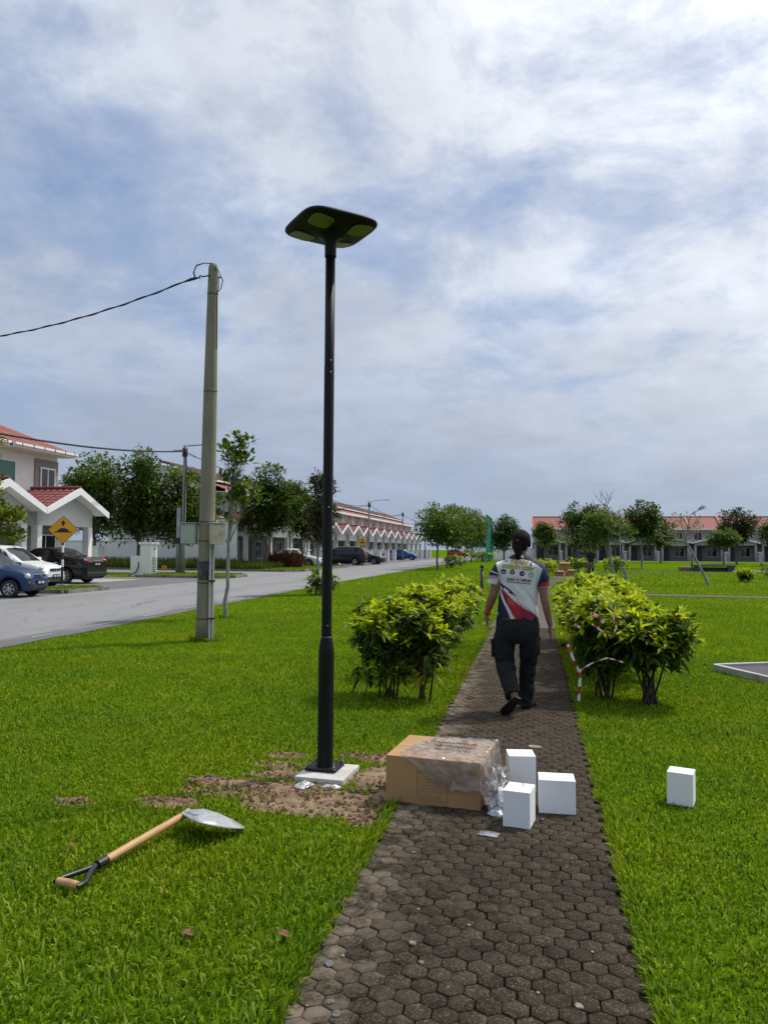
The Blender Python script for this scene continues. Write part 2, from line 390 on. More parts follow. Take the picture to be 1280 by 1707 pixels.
# verges with kerbs
VERGE = [[(-16.2, 22.0), (-14.7, 22.2), (-14.6, 24.4), (-15.2, 25.0), (-16.3, 24.6)],
         [(-19.4, 35.4), (-16.0, 35.4), (-14.8, 36.4), (-15.0, 38.6), (-16.2, 39.4), (-19.4, 39.4)],
         [(-19.2, 47.0), (-15.6, 46.8), (-14.7, 48.0), (-14.7, 59.8), (-19.2, 59.8)],
         [(-34, 46.8), (-19.3, 46.8), (-19.3, 49.7), (-34, 49.7)]]
KERB = pm('kerb_concrete', (0.20, 0.195, 0.18), 0.9, var=0.25, scale=5, dirt=(0.06, 0.065, 0.04), dirt_amt=0.8, dscale=2.5, bump=0.4)
for poly in VERGE:
    v = MB(); v.prism([(x, y) for x, y in poly], (0, 0, 0.10), (0, 0, 0), (1, 0, 0), (0, 1, 0))
    vo = tag(v.build('grass_verge', LAWN), kind='structure')
    n = len(poly)
    for i in range(n):
        a, b = Vector((*poly[i], 0)), Vector((*poly[(i + 1) % n], 0)); t = (b - a); L_ = t.length; t.normalize()
        k = max(1, int(L_ / 1.2))
        for j in range(k):
            c = a + t * (L_ * (j + .5) / k); q = MB()
            q.box((0, 0, 0.065), (L_ / k - 0.015, 0.13, 0.13 + random.uniform(-.015, .01)))
            q.build('kerb_stone', KERB, vo, loc=c + Vector((t.y, -t.x, 0)) * 0.067, rot=(0, 0, math.atan2(t.y, t.x)))

# paved path: soil bed, hexagonal pavers on it
PX0, PX1 = -0.80, 0.385
b = MB(); yy = np.arange(-1.0, 15.01, 0.25)
b.sheet([[(PX0 - .06, y, 0.004), (-0.2, y, 0.006), (PX1 + .06, y, 0.004)] for y in yy], False)
path = tag(b.build('path', JOINT), kind='structure')
HW = 0.089; HR = HW / math.sqrt(3); ROWH = 1.5 * HR
def hex_geo(jit, rs):
    V = []; 
    ring = []
    for k in range(6):
        w = math.pi / 2 + k * math.pi / 3
        ring.append((math.cos(w) * (1 + rs.uniform(-jit, jit)), math.sin(w) * (1 + rs.uniform(-jit, jit))))
    for sc_, z in ((0.95, 0.0), (0.945, 0.0185), (0.885, 0.0210)):
        for x, y in ring: V.append((x * HR * sc_, y * HR * sc_, z))
    V.append((0, 0, 0.0215))
    F = []
    for l in (0, 1):
        for k in range(6): F.append((l * 6 + k, l * 6 + (k + 1) % 6, (l + 1) * 6 + (k + 1) % 6, (l + 1) * 6 + k))
    return V, F, [(12 + k, 12 + (k + 1) % 6, 18) for k in range(6)]
rs = random.Random(3); variants = []
for i in range(6):
    V, F4, F3 = hex_geo(0.035, rs); me = bpy.data.meshes.new('paver'); me.from_pydata(V, [], F4 + F3); me.update()
    me.polygons.foreach_set('use_smooth', [True] * len(me.polygons)); me.materials.append(PAVER); variants.append(me)
cells = []
row = 0; y = 1.2
while y < 14.8:
    x = PX0 + HW * 0.32 + (HW / 2 if row % 2 else 0)
    while x < PX1 - HW * 0.02:
        cells.append((x, y)); x += HW
    y += ROWH; row += 1
fw = Vector((-math.sin(YAW), math.cos(YAW)))
def in_view(x, y, m=0.1):
    d = x * fw.x + y * fw.y
    if d < 2.25: return False
    return abs((x * math.cos(YAW) + y * math.sin(YAW)) / d) < 0.5 + m
near_cells = [c for c in cells if in_view(c[0], c[1], 0.04)][:300]
ns = set(near_cells); rest = MB()
for (x, y) in cells:
    z = rs.uniform(-0.0025, 0.0005); tilt = (rs.uniform(-.014, .014), rs.uniform(-.014, .014), rs.choice(range(6)) * math.pi / 3 + rs.uniform(-.03, .03))
    jx, jy = x + rs.uniform(-.003, .003), y + rs.uniform(-.003, .003)
    if (x, y) in ns:
        link('paver', variants[rs.randrange(6)], path, (jx, jy, z), tilt)
    else:
        me = variants[rs.randrange(6)]; m = Euler(tilt).to_matrix()
        rest.add([m @ v.co + Vector((jx, jy, z)) for v in me.vertices], [tuple(p.vertices) for p in me.polygons], True)
tag(rest.build('pavers', PAVER, path), kind='stuff')
def strip(name, pts, w, z, mat):
    pts = [Vector((*p, 0)) for p in pts]; G = []
    for i, p in enumerate(pts):
        t = (pts[min(i + 1, len(pts) - 1)] - pts[max(0, i - 1)]).normalized(); nrm = Vector((t.y, -t.x, 0))
        G.append([p - nrm * w / 2 + Vector((0, 0, z)), p + nrm * w / 2 + Vector((0, 0, z))])
    m = MB(); m.sheet(G, False); return tag(m.build(name, mat), kind='structure')
strip('path', [(-0.21, 15.0), (-0.21, 20), (-0.2, 25), (-0.1, 29), (0.2, 34), (0.9, 40), (1.9, 46), (3.6, 50.5), (6.5, 53), (12, 54.5)], 1.25, 0.012, FARPATH)
strip('path', [(0.4, 27.3), (4, 27.2), (9, 26.7), (20, 25.5)], 1.0, 0.016, FARPATH)
strip('path', [(-3, 60.4), (6, 60.2), (20, 58), (40, 54)], 1.0, 0.012, FARPATH)
strip('path', [(11.2, 41.2), (14, 39.5), (20, 37)], 1.6, 0.013, FARPATH)
flat('forecourt', [(-6, 112.5), (44, 112.5), (44, 120), (-6, 120)], 0.006, FARPATH)

# ------------------------------------------------------------------ dug-up soil round the lamp base
BLOBS = [(-1.62, 4.95, .32, .12, .62), (-1.3, 4.35, .36, .14, .8), (-1.75, 5.15, .25, .12, .55), (-1.45, 4.72, .45, .10, .62), (-1.15, 4.55, .30, .16, .8), (-0.92, 4.62, .12, .25, .8), (-1.9, 4.52, .35, .12, .55), (-1.72, 4.66, .30, .13, .9), (-1.37, 4.46, .34, .15, .9), (-1.10, 4.34, .26, .13, 1.0), (-1.02, 4.95, .16, .30, .9), (-1.04, 5.45, .22, .13, .8),
         (-2.10, 4.27, .20, .09, .9), (-2.06, 4.70, .16, .12, .7), (-1.78, 5.40, .17, .08, .8), (-2.66, 4.16, .10, .05, .9), (-0.93, 4.22, .12, .10, .7), (-1.25, 5.50, .2, .08, .6), (-1.55, 4.60, .3, .16, .8)]
def dirt_mask(x, y):
    m = np.zeros_like(np.asarray(x, dtype=float))
    for cx, cy, rx, ry, a in BLOBS:
        m = np.maximum(m, a * np.exp(-(((x - cx) / rx) ** 2 + ((y - cy) / ry) ** 2)))
    return m * (0.30 + 1.35 * fbm(x * 9, y * 9, 21))
CLOD = pm('soil_clod', (0.20, 0.13, 0.082), 0.95, var=0.5, scale=30, spec=0.1)
SOIL = pm('soil', (0.24, 0.165, 0.105), 0.95, var=0.55, scale=16, dirt=(0.36, 0.27, 0.17), dirt_amt=1.0, dscale=4.5, bump=1.0, bscale=70, spec=0.1)
ST = 0.02; gx = np.arange(-2.95, -0.70, ST); gy = np.arange(3.95, 5.75, ST)
X, Y = np.meshgrid(gx, gy); MK = dirt_mask(X, Y)
Z = 0.002 + np.clip(MK - 0.3, 0, 1) * 0.022 * (0.3 + 1.4 * fbm(X * 16, Y * 16, 31)) + np.clip(MK - .35, 0, 1) * 0.035 * np.maximum(0, fbm(X * 34, Y * 34, 33) - .45)
keep = MK > 0.33; idx = -np.ones(X.shape, int)
F = []
kc = keep[:-1, :-1] | keep[1:, :-1] | keep[:-1, 1:] | keep[1:, 1:]
w_ = X.shape[1]
for i, j in zip(*np.nonzero(kc)): F.append((i * w_ + j, i * w_ + j + 1, (i + 1) * w_ + j + 1, (i + 1) * w_ + j))
me = mesh_np('soil', np.stack([X.ravel(), Y.ravel(), Z.ravel()], 1), np.array(F), SOIL, True)
bm = bmesh.new(); bm.from_mesh(me); bmesh.ops.delete(bm, geom=[v for v in bm.verts if not v.link_faces], context='VERTS'); bm.to_mesh(me); bm.free()
tag(link('soil', me), 'bare brown soil dug up around the foot of the lamp post', 'soil', kind='stuff')
ico = bmesh.new(); bmesh.ops.create_icosphere(ico, subdivisions=1, radius=1.0); IV = [v.co.copy() for v in ico.verts]; IF = [tuple(v.index for v in f.verts) for f in ico.faces]; ico.free()
cl = MB(); nclod = 0
while nclod < 1800:
    cx, cy, rx, ry, a = BLOBS[rs.randrange(len(BLOBS))]
    x, y = rs.gauss(cx, rx * .62), rs.gauss(cy, ry * .62)
    if dirt_mask(np.array([x]), np.array([y]))[0] < 0.26: continue
    if -1.52 < x < -1.16 and 4.76 < y < 5.2: continue
    s = rs.choice((.003, .004, .005, .007, .009, .013)) * rs.uniform(.7, 1.4)
    m = Euler((rs.uniform(0, 6), rs.uniform(0, 6), rs.uniform(0, 6))).to_matrix()
    cl.add([m @ Vector((v.x * s * rs.uniform(.8, 1.5), v.y * s * rs.uniform(.6, 1.1), v.z * s * rs.uniform(.5, .9))) + Vector((x, y, 0.004 + s * .35 + rs.uniform(0, .008))) for v in IV], IF)
    nclod += 1
tag(cl.build('soil_clods', CLOD), 'loose crumbs and clods of brown soil strewn by the lamp base', 'soil', kind='stuff')

# ------------------------------------------------------------------ grass blades
GRASSM = leafmat('grass_blade', [(0.038, 0.086, 0.004), (0.084, 0.172, 0.006), (0.130, 0.240, 0.009), (0.190, 0.31, 0.018), (0.31, 0.38, 0.08)], trans=0.42, rough=0.6, spec=0.08,
                 tcol=(1.25, 1.3, 0.3), patch=(0.7, (1.55, 1.18, 0.8), 'MULTIPLY'))
def blades(d0, d1, dens, wid, hgt, seg, half=0.56):
    """blades over the lawn in the wedge the camera can see, d = distance along the view"""
    area = half * (d1 * d1 - d0 * d0)
    n = int(area * dens)
    d = np.sqrt(RNG.uniform(d0 * d0, d1 * d1, n)); s = RNG.uniform(-half, half, n) * d
    x = d * fw.x + s * math.cos(YAW); y = d * fw.y + s * math.sin(YAW)
    ok = np.ones(n, bool)
    e = (fbm(y * 3, x * 0 + .3, 44) - .5) * .10
    ok &= ~((x > PX0 + 0.005 + e) & (x < PX1 + e * .6) & (y < 27))
    ok &= ~((x > -0.85) & (x < 0.43) & (y >= 27) & (y < 30))
    ok &= x > near_edge(y) + 0.05 + e
    ok &= ~((x > -1.50) & (x < -1.18) & (y > 4.80) & (y < 5.17))
    ok &= ~((x > 0.2) & (np.abs(y - (27.4 - np.maximum(x - 2, 0) * .1)) < .5))
    ok &= ~((x > 2.25) & (y > 9.3) & (y < 10.75 + (x - 2.2) * .45) & (y > 10.4 - (x - 2.2) * 2.2))
    ok &= dirt_mask(x, y) < RNG.uniform(0.14, 0.62, n)
    # thinner, worn spots
    ok &= fbm(x * .8, y * .8, 71) > RNG.uniform(-0.4, 0.42, n)
    x, y = x[ok], y[ok]; n = len(x)
    hn = 0.35 + 1.25 * fbm(x * 1.6, y * 1.6, 61)
    h = hgt * RNG.uniform(0.45, 1.15, n) * hn; wd = wid * RNG.uniform(0.6, 1.2, n)
    az = RNG.uniform(0, 2 * np.pi, n); lean = RNG.uniform(0.3, 1.38, n)
    ca, sa = np.cos(az), np.sin(az)
    fa = RNG.uniform(0, 2 * np.pi, n); px, py = np.cos(fa) * wd / 2, np.sin(fa) * wd / 2
    z0 = np.full(n, -0.004)
    if seg == 1:
        V = np.empty((n, 3, 3))
        V[:, 0] = np.stack([x - px, y - py, z0], 1); V[:, 1] = np.stack([x + px, y + py, z0], 1)
        V[:, 2] = np.stack([x + ca * h * np.sin(lean), y + sa * h * np.sin(lean), h * np.cos(lean) * 0.9 + .006], 1)
        F = np.arange(n * 3).reshape(n, 3)
    else:
        V = np.empty((n, 5, 3)); l1 = lean * .45; r1 = .52 * h
        mx, my, mz = x + ca * r1 * np.sin(l1), y + sa * r1 * np.sin(l1), r1 * np.cos(l1)
        l2 = np.minimum(lean * 1.5, 1.9); r2 = .48 * h
        V[:, 0] = np.stack([x - px * .7, y - py * .7, z0], 1); V[:, 1] = np.stack([x + px * .7, y + py * .7, z0], 1)
        V[:, 2] = np.stack([mx + px, my + py, mz], 1); V[:, 3] = np.stack([mx - px, my - py, mz], 1)
        V[:, 4] = np.stack([mx + ca * r2 * np.sin(l2), my + sa * r2 * np.sin(l2), np.maximum(mz + r2 * np.cos(l2), .004)], 1)
        k = np.arange(n)[:, None] * 5
        F = np.concatenate([k + [0, 1, 2], k + [0, 2, 3], k + [3, 2, 4]], 0)
    return V.reshape(-1, 3), F
PV, PF, o = [], [], 0
def edge_blades(xc, side, n):
    """longer blades hanging over the path edge"""
    y = 2.0 + 13 * RNG.uniform(0, 1, n) ** 1.5; x = xc + side * (RNG.uniform(-.012, .06, n) + (fbm(y * 5, y * 0 + side, 91) - .5) * .05)
    ok = (dirt_mask(x, y) < .3); x, y = x[ok], y[ok]; n = len(x)
    h = RNG.uniform(.025, .075, n) * (.5 + fbm(y * 3, y * 0 + 2 * side, 92)); a = np.where(side > 0, np.pi, 0) + RNG.normal(0, 1.0, n); le = RNG.uniform(.3, 1.2, n); w = RNG.uniform(.005, .009, n); fa = RNG.uniform(0, 6.28, n)
    V = np.empty((n, 5, 3)); px, py = np.cos(fa) * w / 2, np.sin(fa) * w / 2; ca, sa = np.cos(a), np.sin(a); r1 = h * .55; r2 = h * .45
    mx, my, mz = x + ca * r1 * np.sin(le * .5), y + sa * r1 * np.sin(le * .5), r1 * np.cos(le * .5)
    V[:, 0] = np.stack([x - px, y - py, x * 0], 1); V[:, 1] = np.stack([x + px, y + py, x * 0], 1); V[:, 2] = np.stack([mx + px, my + py, mz], 1); V[:, 3] = np.stack([mx - px, my - py, mz], 1)
    V[:, 4] = np.stack([mx + ca * r2 * np.sin(le * 1.4), my + sa * r2 * np.sin(le * 1.4), np.maximum(mz + r2 * np.cos(le * 1.4), .024)], 1)
    k = np.arange(n)[:, None] * 5; return V.reshape(-1, 3), np.concatenate([k + [0, 1, 2], k + [0, 2, 3], k + [3, 2, 4]], 0)
for xc, sd_ in ((PX0, -1), (PX1, 1)):
    V, F = edge_blades(xc, sd_, 7000); PV.append(V); PF.append(F + o); o += len(V)
for a in ((2.1, 3.9, 6000, .0082, .047, 2), (3.9, 7.0, 4900, .0086, .041, 2), (7.0, 11.0, 2600, .010, .039, 2), (11, 18, 1150, .015, .045, 1), (18, 32, 340, .024, .05, 1), (32, 60, 75, .05, .08, 1)):
    V, F = blades(*a); PV.append(V); PF.append(F + o); o += len(V)
tag(link('grass', mesh_np('grass', np.concatenate(PV), np.concatenate(PF), GRASSM)), 'short broad-bladed green lawn grass on both sides of the path', 'grass', kind='stuff')

# ------------------------------------------------------------------ foliage builders
T_LANCE = (np.array([[0, 0, 0], [.3, -1, .12], [.3, 1, .12], [.32, 0, 0], [.68, -.8, .10], [.68, .8, .10], [.7, 0, 0], [1, 0, 0]]),
           np.array([[0, 3, 1], [0, 2, 3], [1, 3, 6], [1, 6, 4], [3, 2, 5], [3, 5, 6], [4, 6, 7], [6, 5, 7]]))
T_LEAF = (np.array([[0, 0, 0], [.45, -1, .15], [.45, 1, .15], [1, 0, 0], [.5, 0, 0]]), np.array([[0, 4, 1], [0, 2, 4], [1, 4, 3], [4, 2, 3]]))
T_QUAD = (np.array([[0, 0, 0], [.5, -1, .1], [.5, 1, .1], [1, 0, 0]]), np.array([[0, 2, 1], [1, 2, 3]]))
def unit(a): return a / np.maximum(np.linalg.norm(a, axis=-1, keepdims=True), 1e-9)
def leaf_geo(pos, ax, length, width, droop, tmpl, up=None):
    n = len(pos); T, F = tmpl; k = len(T)
    ax = unit(ax)
    up = np.array([[0, 0, 1.0]]) if up is None else up
    side = np.cross(ax, up + RNG.normal(0, .25, (n, 3))); side = unit(side); nr = np.cross(side, ax)
    s = T[:, 0][None, :, None]; w = T[:, 1][None, :, None]; fo = T[:, 2][None, :, None]
    V = pos[:, None] + ax[:, None] * s * length[:, None, None] + side[:, None] * w * (width / 2)[:, None, None] + nr[:, None] * fo * width[:, None, None]
    V[:, :, 2] -= (droop * length)[:, None] * T[:, 0][None, :] ** 2
    return V.reshape(-1, 3), (F[None] + (np.arange(n) * k)[:, None, None]).reshape(-1, 3)
def rosettes(centers, axes, nleaf, length, width, tmpl=T_LANCE, spread=(35, 80), droop=.25):
    """whorls of leaves at the given twig tips"""
    n = len(centers); c = np.repeat(centers, nleaf, 0); a = unit(np.repeat(axes, nleaf, 0)); m = len(c)
    ref = unit(np.cross(a, np.array([[0.31, 0.77, 0.12]]))); b2 = np.cross(a, ref)
    phi = RNG.uniform(0, 2 * np.pi, m); th = np.radians(RNG.uniform(*spread, m))
    d = a * np.cos(th)[:, None] + (ref * np.cos(phi)[:, None] + b2 * np.sin(phi)[:, None]) * np.sin(th)[:, None]
    c = c - a * RNG.uniform(0, .05, m)[:, None] * (length / .12)
    return leaf_geo(c, d, length * RNG.uniform(.6, 1.2, m), width * RNG.uniform(.75, 1.2, m), droop * RNG.uniform(.2, 1.6, m), tmpl)

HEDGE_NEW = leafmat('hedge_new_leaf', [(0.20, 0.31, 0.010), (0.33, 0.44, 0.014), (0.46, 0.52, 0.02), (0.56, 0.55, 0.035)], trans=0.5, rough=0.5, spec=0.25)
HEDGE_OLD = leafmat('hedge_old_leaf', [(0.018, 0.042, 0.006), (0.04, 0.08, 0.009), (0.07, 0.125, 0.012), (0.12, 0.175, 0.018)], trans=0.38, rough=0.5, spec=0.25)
LEAF_YEL = leafmat('yellowing_leaf', [(0.33, 0.24, 0.02), (0.45, 0.30, 0.03)], trans=0.4)
STEM = pm('hedge_stem', (0.055, 0.04, 0.028), 0.9, var=0.3, scale=15, bump=0.4)
def shrub(loc, rx, ry, h, n_tip, label, seed, group='leafy shrubs lining the path', new=.6, skirt=.42, yellow=0, leaf=.12, name='hedge_shrub', nstem=9, box=3.0, mats=(HEDGE_NEW, HEDGE_OLD), detail=True):
    global RNG
    RNG = np.random.default_rng(seed); rr = random.Random(seed)
    root = empty(name, loc, 0, label, 'shrub', group)
    n_tip = int(n_tip * 1.3) if detail else n_tip; new = min(.92, new * 1.35)
    # tips on a clipped, box-like outline: top and upper sides
    u = RNG.uniform(-1, 1, (n_tip * 3, 2)); r = (np.abs(u[:, 0]) ** box + np.abs(u[:, 1]) ** box) ** (1 / box); u = u[r < 1][:n_tip]; r = r[r < 1][:n_tip]; n = len(u)
    bumps = fbm(u[:, 0] * rx * 4 + seed, u[:, 1] * ry * 4, seed)
    top = h * (0.70 + 0.50 * bumps) * (1 - 0.25 * r ** 3)
    side = RNG.uniform(0, 1, n) < 0.42
    z = np.where(side, h * (skirt + (0.85 - skirt) * RNG.uniform(0, 1, n) ** .8), top)
    sc_ = np.where(side, np.minimum(1.12, .96 / np.maximum(r, .05)) * RNG.uniform(.72, 1.0, n), 1.0)
    C = np.stack([u[:, 0] * rx * sc_, u[:, 1] * ry * sc_, z], 1)
    A = np.stack([u[:, 0] * np.where(side, 1.4, .5), u[:, 1] * np.where(side, 1.4, .5), np.where(side, .55, 1.2)], 1) + RNG.normal(0, .25, (n, 3))
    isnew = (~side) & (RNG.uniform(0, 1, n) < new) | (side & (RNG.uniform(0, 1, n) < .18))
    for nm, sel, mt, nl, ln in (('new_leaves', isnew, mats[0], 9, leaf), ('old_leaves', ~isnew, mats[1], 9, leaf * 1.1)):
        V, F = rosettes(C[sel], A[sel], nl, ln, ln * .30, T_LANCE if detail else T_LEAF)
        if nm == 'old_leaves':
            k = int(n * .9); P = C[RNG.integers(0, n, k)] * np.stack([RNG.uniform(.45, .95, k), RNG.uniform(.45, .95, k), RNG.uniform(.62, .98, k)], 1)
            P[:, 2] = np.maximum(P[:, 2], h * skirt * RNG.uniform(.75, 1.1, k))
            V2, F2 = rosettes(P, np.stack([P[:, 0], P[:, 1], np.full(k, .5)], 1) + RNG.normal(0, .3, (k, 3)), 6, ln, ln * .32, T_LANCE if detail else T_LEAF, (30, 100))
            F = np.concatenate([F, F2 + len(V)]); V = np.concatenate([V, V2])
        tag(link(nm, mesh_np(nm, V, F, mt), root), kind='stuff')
    for i in range(nstem):
        s = MB(); a = 2 * math.pi * i / nstem + rr.uniform(-.3, .3); k = rr.uniform(.25, .85)
        bx, by = rr.uniform(-.09, .09), rr.uniform(-.09, .09); tx, ty, tz = math.cos(a) * rx * k, math.sin(a) * ry * k, h * rr.uniform(.62, .86)
        mid = (bx * .6 + tx * .45 + rr.uniform(-.03, .03), by * .6 + ty * .45 + rr.uniform(-.03, .03), tz * .5)
        s.tube([(bx, by, -.02), ((bx + mid[0]) / 2, (by + mid[1]) / 2, tz * .23), mid, (tx, ty, tz)], [.013, .011, .008, .004], 6)
        for _ in range(3):
            e = (mid[0] + rr.uniform(-.2, .2) * rx / .5, mid[1] + rr.uniform(-.2, .2), tz * rr.uniform(.75, 1.05)); s.tube([mid, ((mid[0] + e[0]) / 2 + .02, (mid[1] + e[1]) / 2, (mid[2] + e[2]) / 2), e], [.006, .005, .003], 5)
        s.build('stem', STEM, root)
    for i in range(yellow):
        a = rr.uniform(-2.6, -.4); p = np.array([[math.cos(a) * rx * rr.uniform(.2, .7), math.sin(a) * ry * rr.uniform(.3, .7), h * rr.uniform(.2, .5)]])
        V, F = leaf_geo(p, np.array([[math.cos(a) + rr.uniform(-.5, .5), math.sin(a), rr.uniform(-.5, .3)]]), np.array([.16]), np.array([.045]), np.array([.3]), T_LANCE)
        tag(link('yellow_leaf', mesh_np('yellow_leaf', V, F, LEAF_YEL), root), 'yellowing leaf low on the shrub')
    return root

def tree(name, loc, h, label, crowns, leafm, seed, nleaf=2600, leaf=.16, trunk_r=.09, fork=.45, lean=(0, 0), cluster=.42, group='trees', barkm=None, tmpl=T_LEAF, per=22, extra_limbs=0, crooked=.05, cat='tree', skin=1.0):
    """tapered trunk with limbs that reach the leaf clusters; crowns = ellipsoids (x,y,z,rx,ry,rz) in the tree's own frame"""
    global RNG
    RNG = np.random.default_rng(seed); rr = random.Random(seed)
    root = empty(name, loc, 0, label, cat, group)
    nleaf = int(nleaf * 1.5); nc = max(6, nleaf // per); vol = np.array([c[3] * c[4] * c[5] for c in crowns]); pick = RNG.choice(len(crowns), nc, p=vol / vol.sum())
    u = RNG.normal(0, 1, (nc, 3)); u = unit(u) * (RNG.uniform(0, 1, nc) ** (1 / 2.4))[:, None]
    CR = np.array(crowns)[pick]; C = CR[:, :3] + u * CR[:, 3:6]
    # knock out some clusters for gaps in the outline
    gap = fbm(C[:, 0] * 1.4 + seed, C[:, 2] * 1.4 + C[:, 1] * .7, seed)
    keep = gap > np.quantile(gap, .16); C = C[keep]; nc = len(C)
    t = MB(); fk = fork * h
    tp = []; trm = []
    for i in range(7):
        f = i / 6; z = fk * 1.0 * f
        tp.append((lean[0] * z + rr.uniform(-crooked, crooked) * (i > 0), lean[1] * z + rr.uniform(-crooked, crooked) * (i > 0), z - (.03 if i == 0 else 0))); trm.append(trunk_r * (1.25 if i == 0 else 1 - .38 * f))
    # leader to the top
    topz = max(c[2] + c[5] * .6 for c in crowns); tcx = crowns[0][0]; tcy = crowns[0][1]
    for i in range(1, 5):
        f = i / 4
        tp.append((tp[6][0] * (1 - f) + tcx * f + rr.uniform(-crooked, crooked) * 1.5, tp[6][1] * (1 - f) + tcy * f + rr.uniform(-crooked, crooked), fk + (topz - fk) * f)); trm.append(trunk_r * .6 * (1 - .85 * f))
    t.tube(tp, trm, 8)
    tv = np.array(tp)
    order = RNG.permutation(nc)[:min(nc, 26 + extra_limbs)]
    for j in order:
        e = C[j]; zs = fk * .75 + (topz - fk * .75) * rr.uniform(0, .75); zs = min(zs, max(fk * .7, e[2] - .1))
        s = np.array([np.interp(zs, tv[:, 2], tv[:, 0]), np.interp(zs, tv[:, 2], tv[:, 1]), zs]); r0 = trunk_r * .32 * (1.1 - zs / (topz + .5))
        mid = (s + e) / 2 + np.array([rr.uniform(-.12, .12), rr.uniform(-.12, .12), rr.uniform(-.05, .2)])
        t.tube([s, mid, e], [max(r0, .012), max(r0 * .6, .008), .005], 5, False)
    t.build('trunk', barkm or BARK, root)
    P = np.repeat(C, per, 0); n = len(P)
    off = unit(RNG.normal(0, 1, (n, 3))) * (RNG.uniform(0, 1, n) ** .5)[:, None] * cluster * np.array([[1, 1, .75]])
    ax = off + np.array([[0, 0, .12]]) + RNG.normal(0, .18, (n, 3)) * cluster
    V, F = leaf_geo(P + off * skin, ax, leaf * 1.2 * RNG.uniform(.6, 1.25, n), leaf * .62 * RNG.uniform(.7, 1.25, n), .3 * RNG.uniform(.3, 1.4, n), tmpl)
    tag(link('crown', mesh_np('crown', V, F, leafm), root), kind='stuff')
    return root
DARKLEAF = leafmat('dark_tree_leaf', [(0.022, 0.045, 0.008), (0.044, 0.080, 0.012), (0.070, 0.120, 0.014), (0.12, 0.175, 0.022)], trans=0.4, rough=0.4)
MIDLEAF = leafmat('mid_tree_leaf', [(0.03, 0.062, 0.008), (0.06, 0.108, 0.012), (0.098, 0.155, 0.016), (0.16, 0.21, 0.026)], trans=0.42, rough=0.4)
LIGHTLEAF = leafmat('light_tree_leaf', [(0.05, 0.09, 0.01), (0.10, 0.15, 0.015), (0.17, 0.22, 0.022), (0.26, 0.27, 0.03)], trans=0.42, rough=0.4)
BROWNLEAF = leafmat('brown_tree_leaf', [(0.035, 0.04, 0.018), (0.06, 0.055, 0.028), (0.085, 0.065, 0.035), (0.05, 0.075, 0.02)], trans=0.3, rough=0.5)

